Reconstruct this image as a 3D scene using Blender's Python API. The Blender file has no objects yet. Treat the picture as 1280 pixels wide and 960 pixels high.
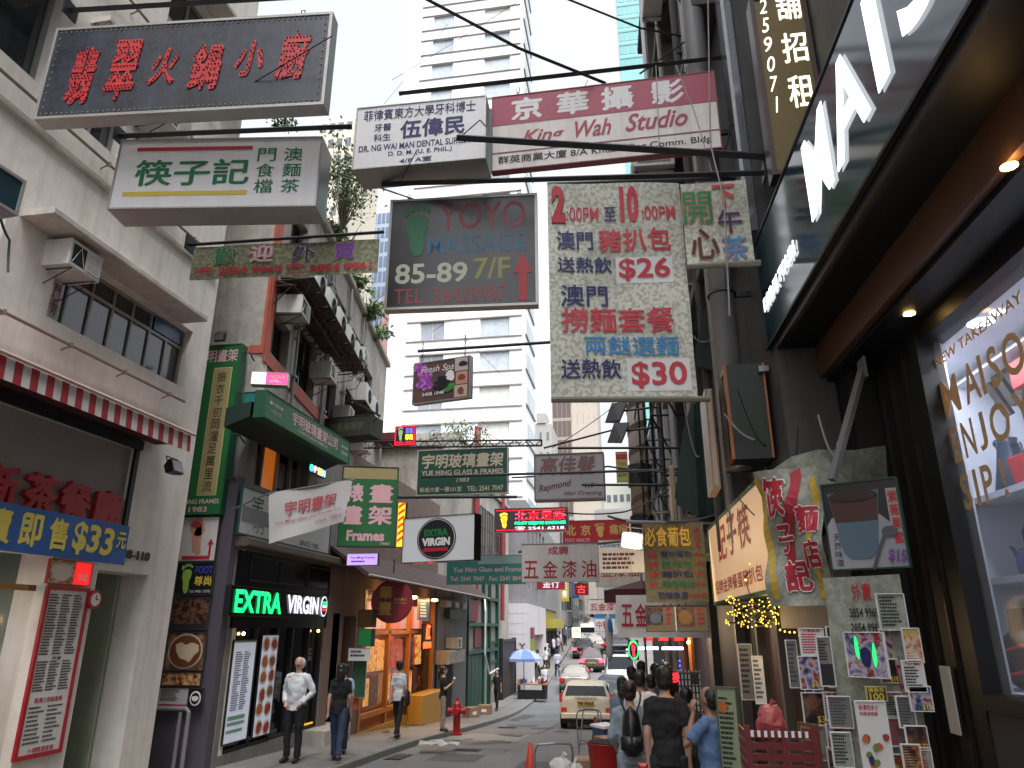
import bpy, math, random, time
from mathutils import Vector, Matrix
from mathutils.bvhtree import BVHTree
R = math.radians
random.seed(7)
SC = bpy.context.scene
COL = SC.collection
# ------------------------------------------------------------------ camera
FPX = 900.0; VPX, VPY = 800.0, 785.0; CZ = 1.62
PITCH = math.atan((VPY-480)/FPX); YAW = math.atan((VPX-640)/math.hypot(FPX, VPY-480))
cam = bpy.data.cameras.new('camera'); co = bpy.data.objects.new('camera', cam); COL.objects.link(co)
cam.sensor_width = 36; cam.lens = 36*FPX/1280; cam.clip_start = .05; cam.clip_end = 3000
co.location = (0, 0, CZ); co.rotation_euler = (R(90)+PITCH, 0, YAW); SC.camera = co
# ------------------------------------------------------------------ sky, sun, exposure
w = bpy.data.worlds.new('World'); SC.world = w; w.use_nodes = True
nt = w.node_tree; nt.nodes.clear()
SUN_EL, SUN_AZ = 62, 150      # azimuth clockwise from +Y
sky = nt.nodes.new('ShaderNodeTexSky'); sky.sky_type = 'NISHITA'; sky.sun_disc = False
sky.sun_elevation = R(SUN_EL); sky.sun_rotation = R(SUN_AZ); sky.air_density = 1.6; sky.dust_density = 6; sky.ozone_density = 1
hs = nt.nodes.new('ShaderNodeHueSaturation'); hs.inputs['Saturation'].default_value = .08; hs.inputs['Value'].default_value = 1.0
bg = nt.nodes.new('ShaderNodeBackground'); bg.inputs['Strength'].default_value = .15
ou = nt.nodes.new('ShaderNodeOutputWorld')
tint = nt.nodes.new('ShaderNodeMixRGB'); tint.blend_type = 'MULTIPLY'; tint.inputs[0].default_value = 1; tint.inputs[2].default_value = (.96, .985, 1.05, 1)
nt.links.new(sky.outputs[0], hs.inputs['Color']); nt.links.new(hs.outputs[0], tint.inputs[1])
nt.links.new(tint.outputs[0], bg.inputs['Color']); nt.links.new(bg.outputs[0], ou.inputs['Surface'])
sl = bpy.data.lights.new('sun', 'SUN'); sl.energy = .7; sl.angle = R(25); sl.color = (1, .97, .93)
so = bpy.data.objects.new('sun', sl); COL.objects.link(so)
so.rotation_euler = (R(90-SUN_EL), 0, R(180-SUN_AZ)+0)
SC.view_settings.view_transform = 'Standard'; SC.view_settings.look = 'None'
SC.view_settings.exposure = 1.2; SC.view_settings.gamma = 1
SC.render.engine = 'CYCLES'
SC.cycles.use_denoising = True; SC.cycles.max_bounces = 6; SC.cycles.diffuse_bounces = 4
SC.cycles.sample_clamp_indirect = 6; SC.cycles.caustics_reflective = False; SC.cycles.caustics_refractive = False
# ------------------------------------------------------------------ pixel rays of the photograph
_cp, _sp, _cy, _sy = math.cos(PITCH), math.sin(PITCH), math.cos(YAW), math.sin(YAW)
def ray(px, py):
    x = (px-640)/FPX; z = -(py-480)/FPX
    y2 = _cp-z*_sp; z2 = _sp+z*_cp
    return Vector((x*_cy-y2*_sy, x*_sy+y2*_cy, z2))
def P(px, py, Y):
    r = ray(px, py); r *= Y/r.y; r.z += CZ; return r
# ground profile of the street: it dips, then climbs
GP = [(-60, 3), (-10, .6), (0, 0), (4, -.28), (8, -.6), (13, -.75), (18, -.95), (26, -1.5), (34, -1.93), (42, -2.0), (50, -1.6), (70, -.2), (90, 1.3), (130, 4.5), (200, 11), (320, 24)]
def gz(y):
    if y <= GP[0][0]: return GP[0][1]
    for (a, b), (c, d) in zip(GP, GP[1:]):
        if y <= c:
            t = (y-a)/(c-a); return b+(d-b)*t
    return GP[-1][1]
def xo(y): return 0 if y < 30 else -(y-30)*.03
# ------------------------------------------------------------------ materials
MATS = {}
def srgb(c): return tuple(((v/255)/12.92 if v/255 <= .04045 else ((v/255+.055)/1.055)**2.4) for v in c)
def mat(name, col, rough=.6, metal=0, var=.25, scale=3, streak=0, emis=0, bump=0, spec=None, dirt=None, alpha=1, fine=0, trans=0):
    """col: 0-255 sRGB. var: how far broad noise darkens it; streak: vertical rain streaks."""
    if name in MATS: return MATS[name]
    m = bpy.data.materials.new(name); m.use_nodes = True; n = m.node_tree; b = n.nodes['Principled BSDF']
    if not emis: g_ = sum(col)/3; col = tuple(v*.84+g_*.16 for v in col)
    c = srgb(col)+(1,)
    b.inputs['Base Color'].default_value = c; b.inputs['Roughness'].default_value = rough; b.inputs['Metallic'].default_value = metal
    if spec is not None: b.inputs['Specular IOR Level'].default_value = spec
    if alpha < 1: b.inputs['Alpha'].default_value = alpha
    if trans: b.inputs['Transmission Weight'].default_value = trans; b.inputs['IOR'].default_value = 1.05
    geo = None
    if var or bump or streak:
        geo = n.nodes.new('ShaderNodeNewGeometry')
    last = None
    if var or streak:
        d = srgb(dirt)+(1,) if dirt else tuple(v*.45 for v in c[:3])+(1,)
        prev = None
        def layer(sc3, amt, lo, hi, det=6):
            nonlocal prev
            mp = n.nodes.new('ShaderNodeMapping'); mp.inputs['Scale'].default_value = sc3
            nz = n.nodes.new('ShaderNodeTexNoise'); nz.inputs['Scale'].default_value = 1; nz.inputs['Detail'].default_value = det; nz.inputs['Roughness'].default_value = .65
            mr = n.nodes.new('ShaderNodeMapRange'); mr.inputs[1].default_value = lo; mr.inputs[2].default_value = hi; mr.inputs[3].default_value = 0; mr.inputs[4].default_value = amt
            mx = n.nodes.new('ShaderNodeMixRGB'); mx.inputs[2].default_value = d
            n.links.new(geo.outputs['Position'], mp.inputs[0]); n.links.new(mp.outputs[0], nz.inputs[0]); n.links.new(nz.outputs[0], mr.inputs[0]); n.links.new(mr.outputs[0], mx.inputs[0])
            if prev: n.links.new(prev.outputs[0], mx.inputs[1])
            else: mx.inputs[1].default_value = c
            prev = mx
        if var: layer((scale,)*3, var, .35, .75); layer((scale*6,)*3, var*.5, .4, .7, 3)
        if streak: layer((5, 5, .35), streak, .48, .78)
        if fine: layer((90,)*3, fine, .4, .7, 2)
        n.links.new(prev.outputs[0], b.inputs['Base Color']); last = prev
    if bump:
        nz = n.nodes.new('ShaderNodeTexNoise'); nz.inputs['Scale'].default_value = scale*8; nz.inputs['Detail'].default_value = 6
        n.links.new(geo.outputs['Position'], nz.inputs[0])
        bp = n.nodes.new('ShaderNodeBump'); bp.inputs['Strength'].default_value = bump; bp.inputs['Distance'].default_value = .02
        n.links.new(nz.outputs[0], bp.inputs['Height']); n.links.new(bp.outputs[0], b.inputs['Normal'])
    if emis:
        b.inputs['Emission Color'].default_value = c; b.inputs['Emission Strength'].default_value = emis
    MATS[name] = m; return m
def pattern_mat(name, c1, c2, scale, rough=.7, kind='mottle', thr=(.45, .55)):
    m = bpy.data.materials.new(name); m.use_nodes = True; n = m.node_tree; b = n.nodes['Principled BSDF']
    geo = n.nodes.new('ShaderNodeNewGeometry'); nz = n.nodes.new('ShaderNodeTexVoronoi' if kind == 'cell' else 'ShaderNodeTexNoise')
    nz.inputs['Scale'].default_value = scale
    mr = n.nodes.new('ShaderNodeMapRange'); mr.inputs[1].default_value = thr[0]; mr.inputs[2].default_value = thr[1]
    mx = n.nodes.new('ShaderNodeMixRGB'); mx.inputs[1].default_value = srgb(c1)+(1,); mx.inputs[2].default_value = srgb(c2)+(1,)
    n2 = n.nodes.new('ShaderNodeTexNoise'); n2.inputs['Scale'].default_value = 1.3; n2.inputs['Detail'].default_value = 6
    mr2 = n.nodes.new('ShaderNodeMapRange'); mr2.inputs[1].default_value = .45; mr2.inputs[2].default_value = .75; mr2.inputs[4].default_value = .6
    m2 = n.nodes.new('ShaderNodeMixRGB'); m2.inputs[2].default_value = tuple(v*.5 for v in srgb(c2))+(1,)
    L = n.links.new
    L(geo.outputs['Position'], nz.inputs['Vector']); L(geo.outputs['Position'], n2.inputs['Vector'])
    L(nz.outputs[0], mr.inputs[0]); L(mr.outputs[0], mx.inputs[0]); L(n2.outputs[0], mr2.inputs[0]); L(mr2.outputs[0], m2.inputs[0]); L(mx.outputs[0], m2.inputs[1])
    L(m2.outputs[0], b.inputs['Base Color']); b.inputs['Roughness'].default_value = rough
    MATS[name] = m; return m
M = mat
white = M('white_paint', (225, 222, 218), .5, var=.15, streak=.25)
black = M('black_steel', (26, 26, 30), .5, var=.3)
dark = M('dark_interior', (14, 14, 16), .8, var=.3)
steel = M('steel_grey', (120, 122, 126), .35, .6, streak=.3)
alu = M('aluminium', (170, 172, 176), .3, .8, var=.2, streak=.2)
red = M('sign_red', (190, 22, 34), .5, var=.15)
glass = M('window_glass', (48, 54, 60), .06, spec=.9, var=.3, scale=1)
glassd = M('dark_glass', (14, 16, 18), .05, spec=.8, var=.2, scale=1)
def photo_mat(name, cols, scale=9, seed=0, rough=.35, emis=0):
    if name in MATS: return MATS[name]
    """printed photograph too small to read: patches of several print colours"""
    m = bpy.data.materials.new(name); m.use_nodes = True; n = m.node_tree; b = n.nodes['Principled BSDF']; L = n.links.new
    geo = n.nodes.new('ShaderNodeNewGeometry'); mp = n.nodes.new('ShaderNodeMapping'); mp.inputs['Location'].default_value = (seed*3.1, seed*1.7, seed*5.3)
    nz = n.nodes.new('ShaderNodeTexNoise'); nz.inputs['Scale'].default_value = scale; nz.inputs['Detail'].default_value = 5; nz.inputs['Distortion'].default_value = .6
    cr = n.nodes.new('ShaderNodeValToRGB'); e = cr.color_ramp.elements
    k = len(cols)
    for i, c in enumerate(cols):
        p = .3+.42*i/max(1, k-1)
        q = e[i] if i < 2 else e.new(p)
        q.position = p; q.color = srgb(c)+(1,)
    L(geo.outputs['Position'], mp.inputs[0]); L(mp.outputs[0], nz.inputs[0]); L(nz.outputs[0], cr.inputs[0]); L(cr.outputs[0], b.inputs['Base Color']); b.inputs['Roughness'].default_value = rough
    if emis: L(cr.outputs[0], b.inputs['Emission Color']); b.inputs['Emission Strength'].default_value = emis
    MATS[name] = m; return m
# ------------------------------------------------------------------ mesh builder
def link(o, parent=None):
    COL.objects.link(o)
    if parent is not None: o.parent = parent
    return o
def tag(o, label=None, cat=None, group=None, kind=None):
    if label: o['label'] = label
    if cat: o['category'] = cat
    if group: o['group'] = group
    if kind: o['kind'] = kind
    return o
def thing(name, label, cat, M4=None, group=None):
    o = bpy.data.objects.new(name, None); COL.objects.link(o); o.empty_display_size = .2
    if M4 is not None:
        if isinstance(M4, Matrix): o.matrix_world = M4
        else: o.location = M4
    return tag(o, label, cat, group)
class MB:
    def __init__(s): s.v = []; s.f = []; s.m = None; s.mi = []; s.cur = 0
    def add(s, vs, fs):
        k = len(s.v)
        s.v += [tuple(s.m @ Vector(p)) for p in vs] if s.m is not None else [tuple(p) for p in vs]
        s.f += [tuple(i+k for i in f) for f in fs]; s.mi += [s.cur]*len(fs); return s
    def box(s, x0, x1, y0, y1, z0, z1):
        return s.add([(x0, y0, z0), (x1, y0, z0), (x1, y1, z0), (x0, y1, z0), (x0, y0, z1), (x1, y0, z1), (x1, y1, z1), (x0, y1, z1)],
                     [(0, 3, 2, 1), (4, 5, 6, 7), (0, 1, 5, 4), (1, 2, 6, 5), (2, 3, 7, 6), (3, 0, 4, 7)])
    def bbox(s, x0, x1, y0, y1, z0, z1, b=.01):
        """box with chamfered front/back edges: simple 3-slice chamfer"""
        b = min(b, (x1-x0)*.4, (z1-z0)*.4, (y1-y0)*.4)
        L = []
        for y, i in ((y0, b), (y0+b, 0), (y1-b, 0), (y1, b)):
            L.append([(x0+i, y, z0+i), (x1-i, y, z0+i), (x1-i, y, z1-i), (x0+i, y, z1-i)])
        return s.loft(L)
    def loft(s, rings, cap=True, closed=True):
        n = len(rings[0]); vs = [p for r in rings for p in r]; fs = []
        for i in range(len(rings)-1):
            for j in range(n if closed else n-1):
                a = i*n+j; b = i*n+(j+1) % n
                fs.append((a, b, b+n, a+n))
        if cap and closed: fs.append(tuple(range(n-1, -1, -1))); fs.append(tuple((len(rings)-1)*n+j for j in range(n)))
        return s.add(vs, fs)
    def tube(s, pts, r, n=8, cap=True):
        pts = [Vector(p) for p in pts]; rings = []
        rr = r if isinstance(r, (list, tuple)) else [r]*len(pts)
        up = None
        for i, p in enumerate(pts):
            d = (pts[min(i+1, len(pts)-1)]-pts[max(i-1, 0)])
            if d.length < 1e-9: d = Vector((0, 0, 1))
            d.normalize()
            if up is None: up = Vector((0, 0, 1)) if abs(d.z) < .9 else Vector((1, 0, 0))
            a = d.cross(up)
            if a.length < 1e-4: a = d.orthogonal()
            a.normalize(); b = d.cross(a); up = a.cross(d)
            e = rr[i]; ex, ey = (e if isinstance(e, (tuple, list)) else (e, e))
            rings.append([p+a*math.cos(2*math.pi*k/n)*ex+b*math.sin(2*math.pi*k/n)*ey for k in range(n)])
        return s.loft(rings, cap)
    def cyl(s, c, r, h, n=16, axis='z', r2=None):
        c = Vector(c); d = {'x': Vector((h, 0, 0)), 'y': Vector((0, h, 0)), 'z': Vector((0, 0, h))}[axis]
        return s.tube([c, c+d], [r, r if r2 is None else r2], n)
    def quad(s, a, b, c, d): return s.add([a, b, c, d], [(0, 1, 2, 3)])
    def poly(s, pts): return s.add(pts, [tuple(range(len(pts)))])
    def prism(s, pts2, y0, y1):
        """outline in x,z extruded in y"""
        n = len(pts2)
        return s.add([(x, y0, z) for x, z in pts2]+[(x, y1, z) for x, z in pts2],
                     [tuple(range(n)), tuple(range(2*n-1, n-1, -1))]+[(i+n, (i+1) % n+n, (i+1) % n, i) for i in range(n)])
    def disc(s, cx, cz, rx, rz, y, n=20, th=.004):
        return s.prism([(cx+rx*math.cos(2*math.pi*k/n), cz+rz*math.sin(2*math.pi*k/n)) for k in range(n)], y-th, y)
    def ball(s, c, r, n=8, m=6):
        c = Vector(c); rx, ry, rz = r if isinstance(r, (tuple, list)) else (r, r, r)
        rings = [[c+Vector((rx*math.sin(t)*math.cos(2*math.pi*k/n), ry*math.sin(t)*math.sin(2*math.pi*k/n), rz*math.cos(t))) for k in range(n)]
                 for t in [math.pi*(.06+.88*i/m) for i in range(m+1)]]
        return s.loft(rings)
    def build(s, name, m, parent=None, smooth=False, label=None):
        me = bpy.data.meshes.new(name); me.from_pydata([tuple(p) for p in s.v], [], s.f)
        for mm in (m if isinstance(m, (list, tuple)) else [m]): me.materials.append(mm)
        if isinstance(m, (list, tuple)): me.polygons.foreach_set('material_index', s.mi)
        if smooth: me.polygons.foreach_set('use_smooth', [True]*len(me.polygons))
        me.update(); o = bpy.data.objects.new(name, me); link(o, parent)
        if label: o['label'] = label
        return o
def inst(src, parent, M4=None, name=None):
    c = src.copy(); COL.objects.link(c); c.parent = parent
    if M4 is not None: c.matrix_basis = M4
    return c
def copy_tree(o, parent=None, depth=0):
    c = o.copy(); COL.objects.link(c); c.parent = parent
    for ch in [x for x in KIDS(o)]: copy_tree(ch, c, depth+1)
    return c
def KIDS(o): return list(o.children)
# ------------------------------------------------------------------ lettering
TXC = {}
def textmesh(body, bold=0, shear=0, res=3, ext=0):
    k = (body, bold, shear, ext)
    if k in TXC: return TXC[k]
    c = bpy.data.curves.new('t', 'FONT'); c.body = body; c.offset = bold; c.shear = shear; c.resolution_u = res; c.extrude = ext
    c.align_x = 'CENTER'; c.space_line = .9
    o = bpy.data.objects.new('t', c); m = o.to_mesh()
    vs = [v.co.copy() for v in m.vertices]; fs = [tuple(p.vertices) for p in m.polygons]
    o.to_mesh_clear(); bpy.data.objects.remove(o); bpy.data.curves.remove(c)
    x0 = min(v.x for v in vs); x1 = max(v.x for v in vs); y0 = min(v.y for v in vs); y1 = max(v.y for v in vs)
    TXC[k] = (vs, fs, x0, x1, y0, y1); return TXC[k]
def lettering(parent, body, x0, z0, x1, z1, m, y=-.004, bold=.015, shear=0, rot=0, wave=None, name='lettering', ext=0, exth=.02, col=False):
    """body stretched to the rectangle x0..x1, z0..z1 (z0 bottom) just in front of the face at y"""
    mb = MB()
    def put(b, a0, b0, a1, b1):
        cjk = any(ord(q) > 0x2e80 for q in b) and bold > 0
        vs, fs, tx0, tx1, ty0, ty1 = textmesh(b, 0 if cjk else bold, shear, 3, ext)
        if cjk:      # dense ideographs are made bolder by laying shifted copies, so that their counters stay open
            g = bold; tx0 -= g; tx1 += g; ty0 -= g; ty1 += g
            sh = [(0, 0), (g, 0), (-g, 0), (0, g), (0, -g), (g*.7, g*.7), (-g*.7, -g*.7)] if bold > .035 else [(g, g*.5), (-g, -g*.5), (0, g), (0, -g)]
        else: sh = [(0, 0)]
        sx = (a1-a0)/max(tx1-tx0, 1e-6); sz = (b1-b0)/max(ty1-ty0, 1e-6)
        if b in ('一', '-', '—'): sz = sx*.8; 
        cx, cz = (a0+a1)/2, (b0+b1)/2; out = []
        for si, (ox, oz), v in ((si, q, v) for si, q in enumerate(sh) for v in vs):
            x = (v.x+ox-(tx0+tx1)/2)*sx; z = (v.y+oz-(ty0+ty1)/2)*sz
            if rot: x, z = x*math.cos(rot)-z*math.sin(rot), x*math.sin(rot)+z*math.cos(rot)
            x += cx; z += cz
            yy = y-(exth*(v.z/ext+1)/2 if ext else 0)-.00015*si
            if wave: yy += wave(x, z)
            out.append((x, yy, z))
        nv = len(vs); mb.add(out, [tuple(i+nv*si for i in f) for si in range(len(sh)) for f in fs])
    if col:      # a column of single characters
        n = len(body); h = (z1-z0)/n
        for i, ch in enumerate(body): put(ch, x0, z1-h*(i+.93), x1, z1-h*(i+.07))
    else: put(body, x0, z0, x1, z1)
    return mb.build(name, m, parent)
def dots(parent, body, x0, z0, x1, z1, m, r, pitch, y=-.006, bold=.02, name='bulbs', jitter=.15, shear=0):
    """small bulbs set out on a grid inside the strokes"""
    vs, fs, tx0, tx1, ty0, ty1 = textmesh(body, 0, shear)
    pts = [Vector((x0+(v.x-tx0)/(tx1-tx0)*(x1-x0), z0+(v.y-ty0)/(ty1-ty0)*(z1-z0), 0)) for v in vs]
    t = BVHTree.FromPolygons(pts, fs); mb = MB()
    nx = int((x1-x0)/pitch); nz = int((z1-z0)/pitch)
    for i in range(nx+1):
        for j in range(nz+1):
            x = x0+(i+(j % 2)*.5)*pitch; z = z0+j*pitch
            if t.ray_cast(Vector((x, z, 1)), Vector((0, 0, -1)))[0]:
                mb.add([(x-r, y, z-r), (x+r, y, z-r), (x+r, y, z+r), (x-r, y, z+r), (x, y-r*1.5, z)], [(0, 1, 4), (1, 2, 4), (2, 3, 4), (3, 0, 4)])
    o = mb.build(name, m, parent); return o
# ------------------------------------------------------------------ signs
class Sign:
    pass
def frame_from(BL, BR, d, dR=None):
    a = P(*BL, d)
    r = ray(*BR)
    if dR is None: b = r*((a.z-CZ)/r.z); b.z += CZ
    else: b = P(*BR, dR); b.z = a.z
    return a, b
def sign(name, label, cat, TL, BL, BR, d, th=.12, face=None, cab=None, dR=None, fw=.03, group=None, cloth=False, wave=None, hang=0, hangm=None, frame=True, pname='panel'):
    a, b = frame_from(BL, BR, d, dR)
    u = (b-a); u.z = 0; W = u.length; u.normalize()
    r = ray(*TL); k = math.hypot(a.x, a.y)/math.hypot(r.x, r.y); H = r.z*k+CZ-a.z
    n = Vector((0, 0, 1)).cross(u)      # away from the viewer
    mid = (a+b)/2
    M4 = Matrix(((u.x, n.x, 0, mid.x), (u.y, n.y, 0, mid.y), (0, 0, 1, a.z), (0, 0, 0, 1)))
    S = Sign(); S.o = thing(name, label, cat, M4, group); S.W, S.H, S.wave, S.M = W, H, wave, M4
    if cloth:
        S.wave = wave or (lambda x, z: .012*math.sin(x*5.1+z*1.3)+.008*math.sin(z*7-x*2.2))
        nx, nz = 24, 24; mb = MB(); vs = []
        for yo in (0, .003):
            for j in range(nz+1):
                for i in range(nx+1):
                    x = -W/2+W*i/nx; z = H*j/nz; vs.append((x, S.wave(x, z)+yo, z))
        fs = []
        for q in (0, 1):
            o_ = q*(nx+1)*(nz+1)
            for j in range(nz):
                for i in range(nx):
                    k0 = o_+j*(nx+1)+i; f = (k0, k0+1, k0+nx+2, k0+nx+1); fs.append(f if q == 0 else f[::-1])
        mb.add(vs, fs); mb.build('cloth', face, S.o, smooth=True)
    else:
        MB().bbox(-W/2, W/2, .012, th, 0, H, .006).build('cabinet', cab or steel, S.o)
        MB().box(-W/2+fw*.6, W/2-fw*.6, 0, .012, fw*.6, H-fw*.6).build(pname, face, S.o)
        if frame:
            f = MB()
            for q in ((-W/2, W/2, 0, fw), (-W/2, W/2, H-fw, H)): f.box(q[0], q[1], -.012, .011, q[2], q[3])
            for q in ((-W/2, -W/2+fw), (W/2-fw, W/2)): f.box(q[0], q[1], -.0118, .011, fw, H-fw)
            f.build('frame', cab or steel, S.o)
    if hang:
        for fx in (-.38, .38):
            h = MB(); n_ = max(2, int(hang/.07))
            for i in range(n_):
                z0 = H+hang*i/n_; z1 = H+hang*(i+1)/n_; x = fx*W
                w_ = .018 if i % 2 else .006
                h.tube([(x-w_, th*.5, z0), (x-w_, th*.5, z1), (x+w_, th*.5, z1), (x+w_, th*.5, z0), (x-w_, th*.5, z0)], .006, 5)
            h.build('chain', hangm or black, S.o)
    return S
def T(S, body, u0, v0, u1, v1, m, halo=None, **k):
    """u,v as fractions of the face, v from the top down as one reads it"""
    W, H = S.W, S.H
    a = (-W/2+u0*W, H-v1*H, -W/2+u1*W, H-v0*H)
    if halo:
        kk = dict(k); kk['bold'] = k.get('bold', .015)+halo[1]; g = halo[1]*1.15*(a[3]-a[1]); gx = halo[1]*1.15*(a[2]-a[0])/max(1, len(body)) if not k.get('col') else g
        kk['y'] = k.get('y', -.004)+.0
        lettering(S.o, body, a[0]-gx, a[1]-g, a[2]+gx, a[3]+g, halo[0], wave=S.wave, name='lettering_outline', **kk)
        k['y'] = k.get('y', -.004)-.003
    return lettering(S.o, body, *a, m, wave=S.wave, **k)
def bar(S, u0, v0, u1, v1, m, name='stripe', y=-.003, th=.002):
    W, H = S.W, S.H; x0, x1, z0, z1 = -W/2+u0*W, -W/2+u1*W, H-v1*H, H-v0*H
    if S.wave:
        nx = 14; nz = 8; mb = MB(); vs = []
        for j in range(nz+1):
            for i in range(nx+1):
                x = x0+(x1-x0)*i/nx; z = z0+(z1-z0)*j/nz; vs.append((x, S.wave(x, z)+y, z))
        mb.add(vs, [(j*(nx+1)+i, j*(nx+1)+i+1, (j+1)*(nx+1)+i+1, (j+1)*(nx+1)+i) for j in range(nz) for i in range(nx)])
        return mb.build(name, m, S.o)
    return MB().box(x0, x1, y-th, y+th, z0, z1).build(name, m, S.o)
def disc(S, u, v, ru, rv, m, name='disc', y=-.003, n=24):
    W, H = S.W, S.H
    return MB().disc(-W/2+u*W, H-v*H, ru*W, rv*H, y, n, .003).build(name, m, S.o)
def arm(label, a, b, r=.03, extra=(), m=None, cat='sign bracket', name='sign_bracket', sq=True):
    """steel bar bolted to a wall at b, reaching over the street to a"""
    a, b = Vector(a), Vector(b); o = thing(name, label, cat, b.copy())
    mb = MB(); mb.tube([a-b, Vector((0, 0, 0))], r*1.2, 4 if sq else 8); mb.build('bar', m or black, o)
    e = MB(); d = (a-b).normalized()
    e.box(-.01, .01, -.09, .09, -.09, .09); e.build('wall_plate', m or black, o)
    for (q0, q1) in extra:
        MB().tube([Vector(q0)-b, Vector(q1)-b], .012, 5).build('stay', m or black, o)
    return o
def cable(label, pts, r=.012, sag=0, m=None, name='cable'):
    pts = [Vector(p) for p in pts]; out = []
    for a, b in zip(pts, pts[1:]):
        for i in range(10): 
            t = i/10; q = a.lerp(b, t); q.z -= sag*4*t*(1-t); out.append(q)
    out.append(pts[-1]); o0 = out[0].copy()
    o = MB().tube([q-o0 for q in out], r, 5).build(name, m or black); o.location = o0
    return tag(o, label, 'cable')
# ------------------------------------------------------------------ walls
class Wall:
    """a vertical facade plane. Local x runs to the right as seen from the street, +y goes into the building."""
    def __init__(s, x0, y0, head, side):
        a = R(head); f = Vector((-math.sin(a), math.cos(a), 0)); s.f = f
        ex = f if side == 'L' else -f
        if side == 'F': ex = Vector((math.cos(a), math.sin(a), 0))
        ey = Vector((0, 0, 1)).cross(ex); s.ex, s.ey, s.o = ex, ey, Vector((x0, y0, 0))
        s.M = Matrix(((ex.x, ey.x, 0, x0), (ex.y, ey.y, 0, y0), (0, 0, 1, 0), (0, 0, 0, 1))); s.I = s.M.inverted()
    def px(s, x, y, n=0):
        r = ray(x, y); c = Vector((0, 0, CZ)); q = s.o+s.ey*n
        k = (q-c).dot(s.ey)/r.dot(s.ey); w_ = s.I @ (c+r*k); return (w_.x, w_.z)
    def W(s, x, y, z): return s.M @ Vector((x, y, z))
def facade(parent, x0, x1, z0, z1, ops, m, depth=.25, y=0, rm=None, name='wall', core=8, corem=None):
    """front skin with true openings, reveals, and a solid body behind"""
    xs = sorted({x0, x1}|{v for o in ops for v in (o[0], o[1]) if x0 < v < x1}); zs = sorted({z0, z1}|{v for o in ops for v in (o[2], o[3]) if z0 < v < z1})
    mb = MB()
    for a, b in zip(xs, xs[1:]):
        for c, d in zip(zs, zs[1:]):
            mx, mz = (a+b)/2, (c+d)/2
            if any(o[0] < mx < o[1] and o[2] < mz < o[3] for o in ops): continue
            mb.quad((a, y, c), (b, y, c), (b, y, d), (a, y, d))
    for o in ops:
        a, b, c, d = o[:4]; e = y+depth
        mb.quad((a, y, c), (a, y, d), (a, e, d), (a, e, c)); mb.quad((b, y, c), (b, e, c), (b, e, d), (b, y, d))
        mb.quad((a, y, c), (a, e, c), (b, e, c), (b, y, c)); mb.quad((a, y, d), (b, y, d), (b, e, d), (a, e, d))
    # sides, top and back
    e = y+core
    mb.quad((x0, y, z0), (x0, y, z1), (x0, e, z1), (x0, e, z0)); mb.quad((x1, y, z0), (x1, e, z0), (x1, e, z1), (x1, y, z1))
    mb.quad((x0, y, z1), (x1, y, z1), (x1, e, z1), (x0, e, z1)); mb.quad((x0, e, z0), (x0, e, z1), (x1, e, z1), (x1, e, z0))
    o_ = mb.build(name, m, parent)
    return o_
WCACHE = {}
def window(parent, x0, x1, z0, z1, nx=2, nz=1, y=.2, fw=.05, fm=None, gm=None, transom=0, back=True):
    """frame with mullions, a pane in every light; meshes shared between windows of one size"""
    W, H = round(x1-x0, 2), round(z1-z0, 2); k = (W, H, nx, nz, fw, fm, gm, transom)
    loc = Matrix.Translation((x0, y, z0))
    if k in WCACHE:
        f0, p0 = WCACHE[k]; f = inst(f0, parent, loc); inst(p0, f); return f
    f = MB(); f.box(0, W, -.03, .04, 0, fw); f.box(0, W, -.03, .04, H-fw, H); f.box(0, fw, -.03, .04, fw, H-fw); f.box(W-fw, W, -.03, .04, fw, H-fw)
    top = H-fw
    if transom: top = H*(1-transom); f.box(fw, W-fw, -.028, .038, top-fw/2, top+fw/2)
    for i in range(1, nx): x = W*i/nx; f.box(x-fw*.4, x+fw*.4, -.026, .036, fw, H-fw)
    for j in range(1, nz): z = H*j/nz; f.box(fw, W-fw, -.024, .034, z-fw*.35, z+fw*.35)
    fo = f.build('window', fm or alu, parent); fo.matrix_basis = loc
    g = MB().box(fw*.5, W-fw*.5, .004, .012, fw*.5, H-fw*.5)
    go = g.build('pane', gm or glass, fo)
    WCACHE[k] = (fo, go); return fo
ACP = None
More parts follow.
